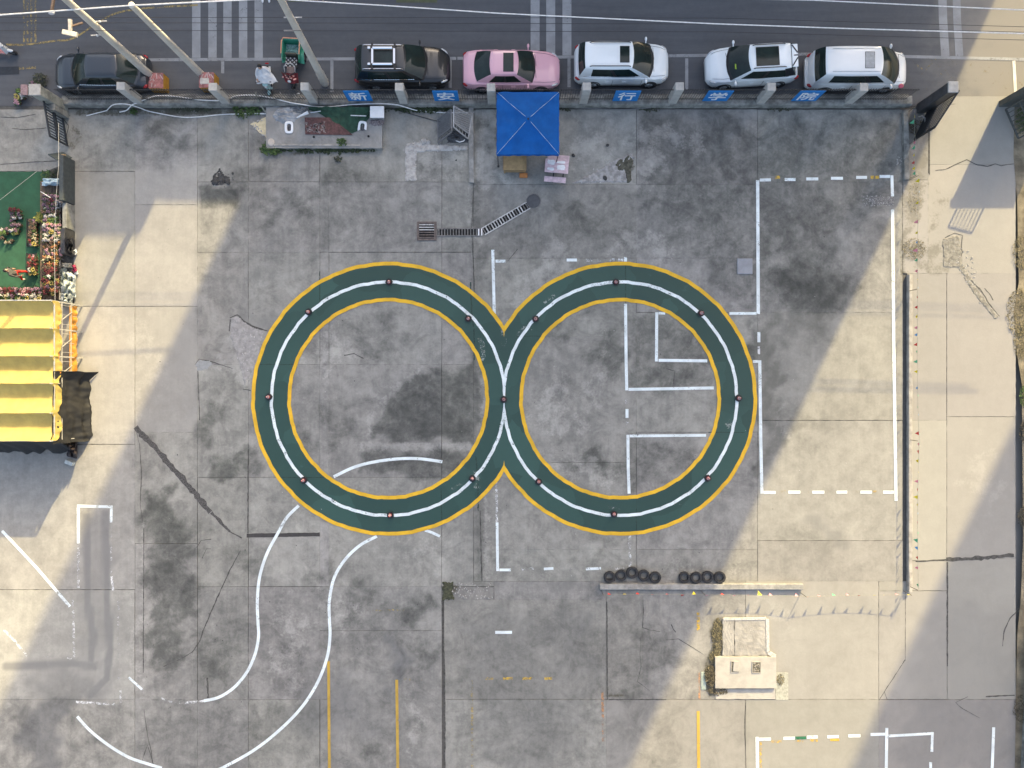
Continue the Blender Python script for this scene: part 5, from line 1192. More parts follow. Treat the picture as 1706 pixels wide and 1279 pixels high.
patch('broken_concrete', [(386, 530), (396, 526), (412, 540), (438, 552), (430, 600), (408, 640), (398, 600), (384, 560)], .02, mat('patched_concrete', (.29, .28, .27), .95, var=.22, scale=4, bump=.5), 5)
patch('cement_patch', [(325, 607), (332, 600), (350, 600), (354, 606), (345, 615), (330, 618)], .01, mat('cement_patch', (.27, .28, .28), .9, var=.12), 6, rough=.1)
patch('broken_concrete', [(1570, 398), (1598, 392), (1602, 440), (1622, 470), (1610, 465), (1596, 445), (1572, 445)], .025, mat('broken_drive', (.215, .205, .182), .95, var=.35, scale=5, bump=.6), 7); patch('broken_concrete', [(1604, 460), (1612, 462), (1640, 498), (1664, 528), (1656, 530), (1630, 500)], .025, mat('broken_drive', (.215, .205, .182), .95), 8)
patch('moss', [(738, 970), (756, 970), (752, 985), (756, 998), (738, 999)], .04, mat('moss', (.055, .058, .035), .95, var=.5, scale=8), 9)
patch('gravel_patch', [(1450, 328), (1490, 328), (1488, 341), (1452, 342)], .015, mat('gravel_patch', (.17, .165, .16), .95, var=.6, scale=22), 10)

# ------------------------------------------------------------------ weeds
M_LEAF2 = mat('leaf_yellow', (.16, .17, .03), .7, var=.4, scale=9)
def weed(label, px, py, r, hgt, n, m_, seed, cat='weeds', name='weed', z0=0, fl=.8, ls=1.0):
    rr = random.Random(seed); mb = MB(); q = P(px, py)
    for k in range(n):
        a = rr.uniform(0, 6.283); d = r * math.sqrt(rr.random()); L = rr.uniform(.06, .15) * (1 + r * .3) * ls; w = L * .35; b = rr.uniform(0, 6.283); up = rr.uniform(-.2, .9)
        c = Vector((d * math.cos(a), d * math.sin(a) * fl, hgt * rr.random() * (1 - .5 * d / r) + .01)); dr = Vector((math.cos(b), math.sin(b), up)).normalized(); sd_ = dr.cross(Vector((0, 0, 1))).normalized()
        mb.add([c, c + dr * L * .5 + sd_ * w, c + dr * L, c + dr * L * .5 - sd_ * w], [(0, 1, 2, 3)])
    o = mb.build(name, m_); o.location = (q.x, q.y, z0); return tag(o, label, cat)
weed('bushy green weed at the lower left corner of the concrete platform', 450, 249, .42, .30, 170, M_LEAF, 1); weed('green weed beside the bushy one at the platform corner', 460, 250, .30, .25, 90, M_LEAF, 2)
weed('small dark green weed growing on the front edge of the platform', 573, 240, .22, .2, 70, M_LEAF, 3, z0=.25); weed('tiny dark weed on the paving below the platform', 562, 265, .20, .1, 40, mat('dark_leaf', (.05, .055, .035), .8, var=.4), 4)
weed('green weeds along the wall foot left of the bent olive pipe', 408, 181, .60, .30, 260, M_LEAF, 5); weed('green weeds at the wall foot right behind the bent olive pipe', 426, 182, .40, .25, 140, M_LEAF, 6)
weed('small green weed at the left end of the wall foot', 224, 186, .20, .2, 50, M_LEAF, 7); weed('mossy dark green growth at the wall foot near the white crate', 705, 180, 1.5, .10, 420, mat('moss_leaf', (.035, .05, .022), .85, var=.5), 8, fl=.14); weed('mossy dark growth at the wall foot left of the lattice panels', 742, 179, .5, .12, 120, mat('moss_leaf', (.035, .05, .022), .85, var=.5), 9, fl=.2)
weed('low line of green growth along the front of the platform', 545, 249.5, 2.6, .08, 300, mat('moss_leaf', (.035, .05, .022), .85, var=.5), 10, fl=.03)
for px, n_, sd in ((300, 40, 21), (335, 60, 22), (640, 30, 23), (930, 40, 24), (1080, 40, 25), (1300, 30, 26)): weed('dark weeds in the gap at the wall foot, %s' % {300: 'below the second pillar', 335: 'between two pillars beside the white cables', 640: 'right of the white crate', 930: 'right of the blue canopy', 1080: 'below the white SUV', 1300: 'below the white minivan'}[px], px, 183, .6, .06, n_, mat('dark_leaf', (.05, .055, .035), .8), sd, fl=.12)
weed('tall dry grass strip along the left side of the well block apron', 1195, 1060, .30, .12, 900, M_DRY, 30, fl=3.2, ls=.5); weed('dry brown grass tuft at the left edge of the well block', 1184, 1125, .34, .22, 900, mat('dry_brown', (.10, .085, .055), .9, var=.5), 31, fl=1.6, ls=.55); weed('thin dry grass left of the well block below the apron', 1190, 1095, .26, .12, 350, M_DRY, 32, fl=1.2, ls=.5); weed('dry grass at the lower left corner of the well block', 1196, 1150, .55, .08, 420, mat('dry_brown', (.10, .085, .055), .9), 33, fl=.4, ls=.5); weed('small dry weed right of the well block', 1300, 1132, .22, .06, 150, M_DRY, 34, fl=1.3, ls=.5)
weed('dry weeds by the bunting on the driveway edge', 1522, 415, .62, .05, 500, M_DRY, 35, fl=.9, ls=.4); weed('dry weeds in the planting strip between kerb and driveway', 1524, 330, .4, .05, 200, M_DRY, 36, fl=2.0, ls=.4); weed('dark weeds at the foot of the open gate leaf', 1526, 212, .5, .1, 350, mat('dry_brown', (.10, .085, .055), .9), 37, ls=.5)

# verge and railing at the right edge
sheet('verge', pts((1690, 172), (1688, 260), (1694, 330), (1697, 470), (1688, 520), (1694, 590), (1702, 640), (1704, 900), (1700, 1000), (1694, 1060), (1690, 1290), (1690, 1520), (2600, 1520), (2600, 172)), 0.006, mat('verge_soil', (.175, .150, .105), .95, var=.45, scale=1.1, bump=.6))
for i, (px, py, r, n_, m_) in enumerate(((1702, 420, .5, 160, M_DRY), (1698, 520, .7, 300, M_DRY), (1703, 570, .5, 200, M_DRY), (1706, 660, .3, 120, M_LEAF), (1706, 720, .3, 120, mat('dry_brown', (.10, .085, .055), .9)), (1704, 860, .3, 120, mat('dry_brown', (.10, .085, .055), .9)), (1704, 200, .4, 160, M_LEAF), (1700, 1180, .4, 150, mat('dry_brown', (.10, .085, .055), .9)))):
    weed(('dry yellow grass at the right edge, ' if i not in (3, 6) else 'green weed at the right edge, ') + ('level with the cracked driveway', 'beside the diagonal driveway crack', 'below the diagonal driveway crack', 'beside the sunlit driveway', 'where the shadow begins', 'in the shaded part', 'by the dark gate leaf', 'by the dark railing')[i], px, py, r, .10, n_ * 3, m_, 50 + i, fl=1.8, ls=.5)
rl = empty('side_railing', (P(1702, 1290).x, P(1702, 1290).y, 0), 'dark railing with pale posts on the lower right edge', 'railing')
L = (1290 - 1040) / S
for z in (.25, .95): MB().bar((0, 0, z), (.35, L, z), .06).build('rail', mat('brown_metal', (.07, .065, .05), .7), rl)
MB().box((.25, L / 2, .12), (.30, L, .24), rz=-.045).build('base_wall', M_OLDW, rl)
for i in range(7): MB().bbox((.35 * i / 6 + .08, L * i / 6, .55), (.22, .24, 1.1), .02).build('post', mat('post_pale', (.42, .41, .38), .8), rl)
pk2 = MB()
for i in range(46): pk2.bar((.35 * i / 45, L * i / 45, .25), (.35 * i / 45, L * i / 45, .95), .03)
pk2.build('pickets', mat('brown_metal', (.07, .065, .05), .7), rl)['kind'] = 'stuff'

# ------------------------------------------------------------------ power poles and wires
M_POLE = mat('pole_concrete', (.52, .49, .43), .8, var=.12, scale=2, bump=.2)
def pole(label, base, top, h, r0, r1):
    A = P(*base); B = P(top[0], top[1], h); g = empty('power_pole', A, label, 'power pole')
    MB().tube([A - A, (B - A) * .5, B - A], [r0, (r0 + r1) / 2, r1], 14).build('shaft', M_POLE, g, True); return g, A, B
p1, A1, B1 = pole('tall concrete power pole with cross arms at the left, leaning out past the frame', (257, 131), (33, -70), 10.0, .20, .12)
p2, A2, B2 = pole('shorter concrete power pole left of the tricycle, its top carrying the white cable', (341, 129), (219, 8), 6.75, .19, .13)
p3, A3, B3 = pole('grey concrete power pole standing between the tricycle and the black SUV', (542, 139), (437, -60), 9.6, .20, .13)
MB().lathe([(.001, .04), (.10, .03), (.14, 0), (.14, -.06)], B2 - A2, 12).build('cap', M_POLE, p2)
for a, bdir in ((.55, 1), (.62, -1)):
    c = (B1 - A1) * a
def at_px(px, py, h, g_): q = P(px, py, h); return q - g_.location
hh = 5.4
m = MB(); m.bar(at_px(138, 38, hh, p1), at_px(119, 44, hh, p1), .07); m.build('bracket_arm', mat('rust_brown', (.16, .11, .08), .8), p1)
m = MB(); m.bar(at_px(117, 32, hh + .1, p1), at_px(117.5, 54, hh, p1), .13, .10); m.bar(at_px(105, 53, hh, p1), at_px(129, 58, hh, p1), .20, .10); m.build('insulator_bracket', mat('cream_metal', (.55, .50, .43), .6), p1)
for (a, b, hq) in (((155, 36), (178, 35), 5.2), ((152, 59), (172, 58), 4.6)):
    MB().bar(at_px(*a, hq, p1), at_px(*b, hq, p1), .045).build('cross_arm', M_STEEL, p1); q = at_px((a[0] + b[0]) / 2, a[1], hq + .08, p1); MB().ell(q, (.10, .10, .14), 8, 5).build('insulator', M_CABLE, p1)
q = at_px(86, 21, 5.8, p1); MB().ell(q, (.30, .20, .16), 10, 6).build('junction_box', mat('grey_box', (.45, .45, .46), .5), p1); MB().bar(q, at_px(91, -10, 6.0, p1), .09).build('bracket_arm', mat('rust_brown', (.16, .11, .08), .8), p1)
for (a, b, hq) in (((473, 29), (503, 29), 5.5), ((473, 51), (503, 51), 4.9)):
    MB().bar(at_px(*a, hq, p3), at_px(*b, hq, p3), .04).build('cross_arm', M_STEEL, p3)
for t in (.03, .07, .11):
    for g_, A_, B_ in ((p3, A3, B3),):
        q = (B_ - A_) * t; MB().lathe([(.205, -.03), (.225, 0), (.205, .03)], q, 14).build('band', M_POLE, g_)
def wire(label, pl, h, r, m_, sag=0.0, name='overhead_cable', cat='cable'):
    c = [P(x, y, hz) for (x, y), hz in zip(pl, h if isinstance(h, (list, tuple)) else [h] * len(pl))]; out = []
    for a, b in zip(c[:-1], c[1:]):
        for i in range(16): t = i / 16; q = a.lerp(b, t); q.z -= sag * 4 * t * (1 - t); out.append(q)
    out.append(c[-1]); o0 = out[0].copy(); o = MB().tube([q - o0 for q in out], r, 5).build(name, m_, None, True); o.location = o0; return tag(o, label, cat)
wire('thick white overhead cable crossing the upper left over the shorter pole', [(-260, 45), (-2, 25), (218, 9), (420, -1), (560, -12)], 6.78, .030, M_CABLE)
wire('long white overhead cable crossing the road from the grey pole to the right edge', [(440, -5), (486, 0), (640, 9), (830, 22), (1190, 39.5), (1400, 47), (1710, 56), (2100, 62)], 7.0, .024, M_CABLE)
wire('white overhead cable over the road at the upper right corner', [(1200, -3), (1350, 0), (1690, 16), (2100, 30)], 7.2, .022, M_CABLE)
for y0, y1, lb in ((29, 27, 'higher'), (51, 50, 'lower'), (38, 37, 'middle')): wire('thin dark wire running along the road over its far lane, the %s of three' % lb, [(-200, y0), (480, y0), (1200, y1 + 3), (1720, y0 + 16), (2200, y0 + 30)], 5.4, .011, M_WIRE)
wire('thin pale wire hanging over the flower market from the lattice gate', [(98, 205), (98, 275), (94, 325), (91, 400), (92, 500)], [2.6, 2.5, 2.4, 2.4, 2.6], .009, mat('thin_wire', (.40, .39, .37), .6)); wire('thin pale wire crossing the green carpet', [(0, 333), (62, 285)], 1.6, .008, mat('thin_wire', (.40, .39, .37), .6))
# white cables lying along the wall foot
def ground_cable(label, pl, r, m_=M_CABLE, z=None):
    q = spline(pl, 8); c = [P(x, y) for x, y in q]; o0 = c[0].copy(); o = MB().tube([Vector((v.x - o0.x, v.y - o0.y, r + (z or 0) + .45 * (max(0, min(1, (184.5 - y) / 4)) if z is None else 0))) for v, (x, y) in zip(c, q)], r, 6).build('ground_cable', m_, None, True); o.location = o0; return tag(o, label, 'cable')
ground_cable('white cable looping over the wall top from the left towards the platform', [(200, 187), (230, 180), (250, 172), (270, 166), (300, 167), (345, 173), (382, 173), (400, 166), (430, 165), (460, 170), (500, 179), (545, 182), (640, 179), (700, 185), (745, 188), (790, 187)], .028)
ground_cable('white cable lying along the wall foot and curving below the first', [(145, 193), (200, 180), (228, 181), (260, 188), (300, 195), (330, 195), (370, 191), (420, 189.5)], .026)
ground_cable('thin dark cable on the paving below the wall near the lattice panels', [(645, 180), (670, 186), (720, 200), (735, 203)], .018, M_WIRE, .02)
ground_cable('grey hose curving along the wall foot right of the blue canopy', [(935, 178), (980, 181), (1040, 183), (1080, 180), (1110, 178)], .030, mat('hose_grey', (.16, .16, .16), .7), .02)
# hazard boxes round the pole feet
def pole_box(label, px, py):
    q = P(px, py); g = empty('pole_guard', (q.x, q.y, 0), label, 'pole guard', 'painted guards round the pole feet')
    MB().bbox((0, 0, .30), (.76, .78, .60), .02).build('body', mat('guard_orange', (.50, .25, .03), .6), g)
    MB().box((0, 0, .615), (.76, .78, .03)).build('top', mat('guard_red', (.30, .12, .115), .6, var=.5, scale=5), g)
    mb = MB()
    for k in range(5):
        mb.box((rs.uniform(-.3, .3), rs.uniform(-.3, .3), .634), (rs.uniform(.08, .22), .05, .004), rz=rs.uniform(0, 3))
    for x_ in (-.22, .05, .30): mb.box((x_, .24 - .2 * abs(x_), .635), (.05, .28, .004), rz=x_ * 2)
    mb.build('lettering', mat('guard_white', (.42, .32, .31), .6), g); return g
pole_box('red and orange guard at the foot of the tall pole beside the dark sedan', 270, 143); pole_box('red and white painted guard at the foot of the shorter pole', 353, 142)
MB_ = MB().bbox((0, 0, .5), (.46, .30, .30), .02); o = MB_.build('white_box', mat('pale_box', (.50, .48, .44), .7)); q = P(350, 144); o.location = (q.x, q.y, 0); tag(o, 'pale box standing against the painted guard of the shorter pole', 'box')
# red marker on the fence near the minivan
g = empty('fence_reflector', (P(1467, 172).x, FY + .1, 1.0), 'round red reflector on a thin rod above the railings by the minivan', 'reflector'); MB().tube([(0, 0, -.6), (.1, .06, 1.0)], .015, 5).build('rod', M_STEEL, g); MB().ell((.06, .04, .75), (.26, .22, .20), 10, 6).build('disc', mat('reflector_red', (.55, .10, .14), .5, var=.3), g)

# ------------------------------------------------------------------ left side: wall end, lattice gate, flower market
q = P(106, 179); g = empty('wall_pillar', (q.x, q.y, 0), 'pale square pillar at the left end of the roadside wall', 'pillar'); MB().bbox((0, 0, 1.05), (.52, .50, 2.1), .03).build('shaft', mat('old_pillar', (.24, .245, .22), .9, var=.35, scale=3), g); MB().bbox((0, 0, 2.13), (.58, .56, .08), .02).build('cap', mat('cap_pale', (.36, .35, .33), .85), g)
MB().box((.05, -.42, .55), (.5, .3, 1.1)).build('buttress', M_OLDW, g)
def lattice_gate():
    a, b = P(103, 180), P(114, 243); L = (b - a).length; ang = math.atan2(b.y - a.y, b.x - a.x); g = empty('lattice_gate', a, 'black barred gate leaf standing beside the pale wall pillar', 'gate', None, ang)
    f = MB(); f.bar((0, 0, .08), (L, 0, .08), .07); f.bar((0, 0, 1.42), (L, 0, 1.42), .07); f.bar((0, 0, .75), (L, 0, .75), .12)
    for x_ in (0, L): f.bar((x_, 0, .05), (x_, 0, 1.45), .07)
    f.build('frame', M_DARKM, g)
    for i in range(1, 13): MB().bar((L * i / 13, 0, .08), (L * i / 13, 0, 1.42), .035).build('bar', M_DARKM, g)
lattice_gate()
q = P(112, 266); g = empty('dark_board', (q.x, q.y, 0), 'dark green-black board leaning at the corner by the market', 'board'); MB().bbox((0, 0, .55), (.55, .06, .95), .01, mat=Matrix.Rotation(-.55, 3, 'Z') @ Matrix.Rotation(.5, 3, 'X')).build('sheet', mat('board_dark', (.055, .07, .07), .7, var=.2), g); MB().box((.0, .12, .4), (.4, .05, .05)).build('batten', M_WOOD, g)
g = empty('market_partition', (P(124, 380).x, P(124, 380).y, 0), 'low dark green partition along the right side of the flower market', 'partition')
for (y0, y1, m_, hh_, nm) in ((268, 342, mat('partition_dark', (.05, .06, .062), .8, var=.2), .95, 'panel'), (343, 385, M_OLDW, .70, 'block'), (386, 428, mat('partition_black', (.035, .035, .038), .6, var=.4, scale=4), .85, 'panel')):
    a, b = P(121, y0), P(123, y1); c = (a + b) / 2 - g.location
    MB().bbox((c.x, c.y, hh_ / 2), (.22, (a - b).length, hh_), .02).build(nm, m_, g)
sheet('carpet_ground', pts((-260, 288), (78, 288), (76, 500), (-260, 500)), .010, M_GREENT)
g = empty('green_carpet', (P(20, 390).x, P(20, 390).y, .012), 'green carpet laid on the ground of the flower market', 'carpet'); MB().box((-1.2, 0, .004), (5.9, 6.5, .008)).build('carpet', M_GREENT, g)
for o in list(bpy.data.objects):
    if o.name == 'carpet_ground': bpy.data.objects.remove(o)
sheet('market_floor', pts((70, 288), (122, 268), (124, 505), (74, 505)), .009, mat('market_floor', (.075, .07, .062), .9, var=.5, scale=3))

# potted flowers: one plant of each kind with pot, leaves and blossoms in one mesh; copies share it
M_POT = mat('plastic_pot', (.10, .045, .035), .6); M_STEMS = mat('pot_leaves', (.035, .07, .022), .8, var=.5, scale=12)
def flower(col, seed, n=20, r=.105, petals=.034, leaf=True):
    rr = random.Random(seed); mb = MB(); mb.lathe([(.001, 0), (.065, 0), (.085, .13), (.075, .13), (.001, .11)], n=10, mi=0)
    for k in range(22):
        a = rr.uniform(0, 6.28); d = rr.uniform(.02, r); z = .15 + .08 * rr.random(); c = Vector((d * math.cos(a), d * math.sin(a), z)); L = .07; dr = Vector((math.cos(a + rr.uniform(-1, 1)), math.sin(a + rr.uniform(-1, 1)), .2)) * L; sd_ = Vector((-dr.y, dr.x, 0)) * .35
        mb.add([c, c + dr * .5 + sd_, c + dr, c + dr * .5 - sd_], [(0, 1, 2, 3)], 1)
    for k in range(n):
        a = rr.uniform(0, 6.28); d = r * math.sqrt(rr.random()); c = Vector((d * math.cos(a), d * math.sin(a), .20 + .06 * (1 - d / r) + .03 * rr.random())); p_ = petals * rr.uniform(.7, 1.2); v = [c + Vector((p_ * math.cos(b * 1.2566), p_ * math.sin(b * 1.2566), -.008)) for b in range(5)] + [c + Vector((0, 0, .014))]
        mb.add(v, [(b, (b + 1) % 5, 5) for b in range(5)], 2)
    return mb.mesh('potted_flower', [M_POT, M_STEMS, mat('blossom_%d' % seed, tuple(.55 * (.75 * v_ + .25 * sum(col) / 3) for v_ in col), .8, var=.4, scale=12)])
KIND = {'red': flower((.42, .02, .03), 1), 'crimson': flower((.22, .012, .03), 2), 'pink': flower((.72, .33, .42), 3), 'white': flower((.74, .70, .66), 4), 'yellow': flower((.72, .55, .05), 5), 'orange': flower((.66, .25, .04), 6), 'cream': flower((.70, .58, .34), 7), 'mauve': flower((.30, .15, .24), 8), 'leafy green': flower((.16, .30, .03), 9), 'brown': flower((.20, .11, .07), 10)}
ORD = ('first second third fourth fifth sixth seventh eighth ninth tenth eleventh twelfth thirteenth fourteenth').split(); COLN4 = ('far left', 'second', 'third', 'far right')
def pots(kinds_rows, x0, y0, dx, dy, nx, place, group, z=.02, jit=.8, miss=.04, sc=1.0):
    for j, kinds in enumerate(kinds_rows):
        ks = kinds.split()
        for i in range(nx):
            if rs.random() < miss: continue
            k = ks[rs.randrange(len(ks))].replace('_', ' '); p_ = P(x0 + dx * i + rs.uniform(-jit, jit), y0 + dy * j + rs.uniform(-jit, jit), z + .2); o = bpy.data.objects.new('potted_flower', KIND[k]); COL.objects.link(o)
            o.location = (p_.x, p_.y, z); o.rotation_euler = (0, 0, rs.uniform(0, 6.28)); s_ = sc * rs.uniform(.85, 1.2); o.scale = (s_, s_, s_ * rs.uniform(.9, 1.4)); tag(o, 'pot of %s flowers, %s in %s row, %s' % (k, (COLN4[i] if nx == 4 else ('left' if i == 0 else 'right') if nx == 2 else ORD[i] + ' from left'), ORD[j], place), 'potted flower', group)
G1 = 'potted flowers on the long stand along the partition'
st = empty('flower_stand', (P(88, 420).x, P(88, 420).y, 0), 'long low flower stand of dark slats beside the partition', 'stand')
for k in range(7): MB().box((-.47 + .157 * k, .6, .16), (.13, 6.1, .025)).build('slat', mat('stand_slat', (.12, .085, .06), .8, var=.3), st)
for yy in (-2.2, -.6, 1.0, 2.6): MB().box((0, yy + .3, .07), (1.1, .07, .14)).build('bearer', mat('stand_slat', (.12, .085, .06), .8), st)
pots(['mauve pink', 'crimson mauve', 'mauve brown', 'white mauve', 'brown mauve', 'mauve white', 'leafy_green mauve', 'yellow leafy_green'], 76, 327, 6.6, 6.6, 4, 'shaded end of long stand', G1, .18, 1.1, .12)
pots(['pink white', 'pink cream', 'cream yellow pink', 'white cream', 'white pink', 'brown orange', 'orange brown', 'pink cream', 'cream pink orange'], 75.5, 376, 6.4, 5.9, 5, 'middle of long stand', G1, .18, .9)
pots(['cream orange', 'cream yellow', 'orange red', 'red brown', 'crimson red', 'crimson brown', 'white leafy_green crimson', 'crimson yellow', 'yellow orange crimson', 'crimson mauve', 'orange crimson', 'yellow crimson'], 76, 430, 6.4, 5.4, 4, 'sunny end of long stand', G1, .18, 1.1)
def bench_(name, label, px, py, w, l):
    q = P(px, py); g = empty(name, (q.x, q.y, 0), label, 'flower tray'); MB().bbox((0, 0, .06), (w, l, .05), .01).build('tray', mat('tray_dark', (.03, .035, .032), .7), g)
    for a in (-1, 1): MB().box((a * w / 2, 0, .10), (.03, l, .06)).build('edge', mat('tray_dark', (.03, .035, .032), .7), g)
    return g
bench_('flower_tray', 'narrow flower tray on the shaded green carpet', 55.5, 388, .50, 1.45); pots(['mauve brown', 'brown', 'brown cream', 'brown leafy_green', 'cream brown pink', 'brown cream', 'red cream', 'pink white yellow'], 52, 369, 6.2, 5.5, 2, 'narrow tray on shaded carpet', 'flowers in the shaded tray', .09, .8, 0, .95)
bench_('flower_tray', 'narrow flower tray on the sunlit part of the green carpet', 55, 439, .50, 1.05); pots(['red pink', 'red cream', 'red', 'crimson pink', 'yellow white', 'yellow white cream'], 51.5, 428, 6.2, 5.4, 2, 'narrow tray on sunlit carpet', 'flowers in the sunlit tray', .09, .8, 0, .95)
pots(['crimson mauve', 'white mauve', 'mauve white brown', 'mauve white', 'mauve'], 20, 350, 6.0, 6.2, 3, 'round group on carpet', 'flowers in the round group on the carpet', .02, 1.6, .15); pots(['mauve white', 'leafy_green yellow'], 2, 383, 6.4, 5.5, 5, 'row under round group', 'flowers in the short row on the carpet', .02, 1, .1); pots(['brown mauve', 'brown cream mauve'], 3, 398, 7.5, 6.5, 4, 'dim rows beside shaded tray', 'flowers in the dim row on the carpet', .02, 2, .3, .8)
pots(['crimson mauve pink', 'crimson pink red', 'pink white cream', 'yellow cream leafy_green'], -16, 482, 6.4, 5.2, 14, 'rows above yellow awning', 'flowers in the long row above the awning', .06, 1, .04)
bl_ = weed('bright yellow-green bushy plant on the long stand', 76, 364, .30, .30, 150, M_LEAF2, 71, 'plant', 'plant', .2); weed('yellow leafy plant next to the bright bushy one on the stand', 91, 366, .24, .25, 90, mat('leaf_gold', (.35, .26, .03), .7), 72, 'plant', 'plant', .2); weed('dark green plant at the top of the long stand', 82, 294, .35, .25, 100, M_LEAF, 73, 'plant', 'plant'); weed('dark green plant beside the partition top', 95, 293, .3, .3, 90, mat('dark_leaf', (.05, .055, .035), .8), 74, 'plant', 'plant')
weed('large round leafy plant at the left end of the long row above the awning', 10, 494, .42, .35, 160, M_LEAF, 75, 'plant', 'plant'); weed('yellow flowering bush in the long row above the awning', 38, 494, .40, .3, 160, mat('leaf_gold2', (.50, .45, .08), .7), 76, 'plant', 'plant')
weed('dark bushy plant behind the wall pillar by the dark sedan', 70, 135, .40, .5, 160, mat('dark_leaf', (.05, .055, .035), .8), 77, 'plant', 'plant')
# bouquets by the wall end
for px, py, kk, lb in ((30, 162, 'yellow', 'yellow bouquet on the road by the wall end'), (37, 161, 'white', 'white bouquet on the road by the wall end'), (57, 141, 'mauve', 'bluish flowers beside the pale wall pillar'), (64, 145, 'cream', 'cream flowers beside the pale wall pillar'), (29, 170, 'pink', 'pinkish pot in front of the yellow bouquet'), (34, 153, 'leafy green', 'small green-yellow pot behind the bouquets')):
    o = bpy.data.objects.new('potted_flower', KIND[kk]); COL.objects.link(o); q = P(px, py, .2); o.location = (q.x, q.y, .0); o.scale = (1.5, 1.5, 1.3); tag(o, lb, 'potted flower')
q = P(51, 156); g = empty('flower_cart', (q.x, q.y, 0), 'small cart with pinkish cover beside the pale wall pillar', 'cart'); MB().bbox((0, 0, .45), (.36, .55, .06), .02).build('tray', mat('cart_pink', (.30, .20, .20), .7, var=.3), g)
for a in (-.14, .14):
    for b in (-.22, .22): MB().bar((a, b, 0), (a, b, .45), .03).build('leg', M_STEEL, g)
# plastic sheets and junk along the partition
def drape(name, label, cat, poly, h0, h1, m_, seed, n=26, amp=.5):
    """crumpled sheet over a four-cornered area (pixels), heights h0..h1"""
    q0 = P(*poly[0]); sd = seed
    def fn(u, v):
        x = (poly[0][0] * (1 - u) + poly[1][0] * u) * (1 - v) + (poly[3][0] * (1 - u) + poly[2][0] * u) * v; y = (poly[0][1] * (1 - u) + poly[1][1] * u) * (1 - v) + (poly[3][1] * (1 - u) + poly[2][1] * u) * v
        e_ = min(u, 1 - u, v, 1 - v) * 4; w = 2.5 * mnoise.noise(Vector((u * 4 + sd, v * 4, 1))); z = h0 + (h1 - h0) * min(1, e_) * (.6 + amp * mnoise.noise(Vector((u * 5 + sd, v * 5, 2)))) + .10 * (h1 - h0) * mnoise.noise(Vector((u * 17 + sd, v * 13, 4)))
        r = P(x + w, y + w * .7, max(.015, z)); return (r.x - q0.x, r.y - q0.y, r.z)
    o = MB().grid(fn, n, n).build(name, m_, None, False); o.location = (q0.x, q0.y, 0); return tag(o, label, cat)
drape('plastic_sheet', 'pale blue plastic sheet at the top of the long flower stand', 'plastic sheet', [(72, 297), (106, 297), (107, 309), (70, 309)], .3, .75, mat('pale_blue_sheet', (.40, .52, .60), .35, var=.35, scale=6), 1)
drape('plastic_sheet', 'crumpled clear plastic sheet along the right side of the market', 'plastic sheet', [(104, 448), (127, 458), (126, 496), (98, 492)], .1, .8, M_PLAST, 2, 34, .9); drape('plastic_sheet', 'crumpled clear plastic bag at the corner of the yellow awning', 'plastic sheet', [(100, 488), (124, 484), (120, 512), (102, 506)], .2, .9, M_PLAST, 3, 26, .9); drape('plastic_sheet', 'grey-green plastic sheet beside the sunny end of the stand', 'plastic sheet', [(98, 445), (112, 447), (112, 488), (100, 486)], .1, .5, mat('greygreen_sheet', (.20, .23, .21), .5, var=.4, scale=6), 4, 24, .8)
drape('black_bag', 'black plastic sheeting bunched on the partition end', 'plastic sheet', [(108, 395), (122, 392), (124, 426), (110, 428)], .2, .9, mat('black_sheet', (.03, .03, .034), .4, var=.4), 5, 24, .9); drape('white_bag', 'small white bag beside the black sheeting on the partition', 'bag', [(118, 416), (128, 414), (129, 424), (119, 425)], .05, .3, M_WHITE, 6, 14, .8); drape('crimson_bag', 'crimson bag on the ground beside the plastic sheets', 'bag', [(121, 441), (127, 441), (128, 454), (122, 454)], .05, .4, mat('crimson_bag', (.30, .02, .08), .6, var=.3), 7, 14, .7); drape('white_bag', 'white paper bag next to the crimson bag', 'bag', [(124, 451), (130, 451), (130, 457), (124, 457)], .03, .2, M_WHITE, 8, 10, .6); drape('cream_bag', 'cream sack on the ground at the market edge', 'bag', [(102, 438), (120, 438), (120, 446), (102, 446)], .05, .3, mat('cream_sack', (.50, .46, .36), .8, var=.2), 9, 16, .6); drape('grey_bag', 'grey crumpled bags on the shaded part of the stand', 'bag', [(88, 330), (104, 330), (104, 345), (88, 345)], .3, .6, mat('grey_bags', (.33, .32, .33), .5, var=.5, scale=8), 10, 18, .9)
wire('thin pale stick over the shaded end of the flower stand', [(68, 319), (84, 329)], .9, .016, M_CABLE, 0, 'stick', 'stick')
g = empty('stand_edge', (P(105, 300).x, P(105, 300).y, .05), 'thin pale rail along the right edge of the flower stand', 'rail'); a, b = P(106, 300) - g.location, P(105, 500) - g.location; MB().bar((a.x, a.y, .2), (b.x, b.y, .2), .04).build('rail', M_KERB, g); [MB().bar((a.lerp(b, t).x, a.lerp(b, t).y, -.05), (a.lerp(b, t).x, a.lerp(b, t).y, .2), .04).build('leg', M_KERB, g) for t in (0, .33, .66, 1)]

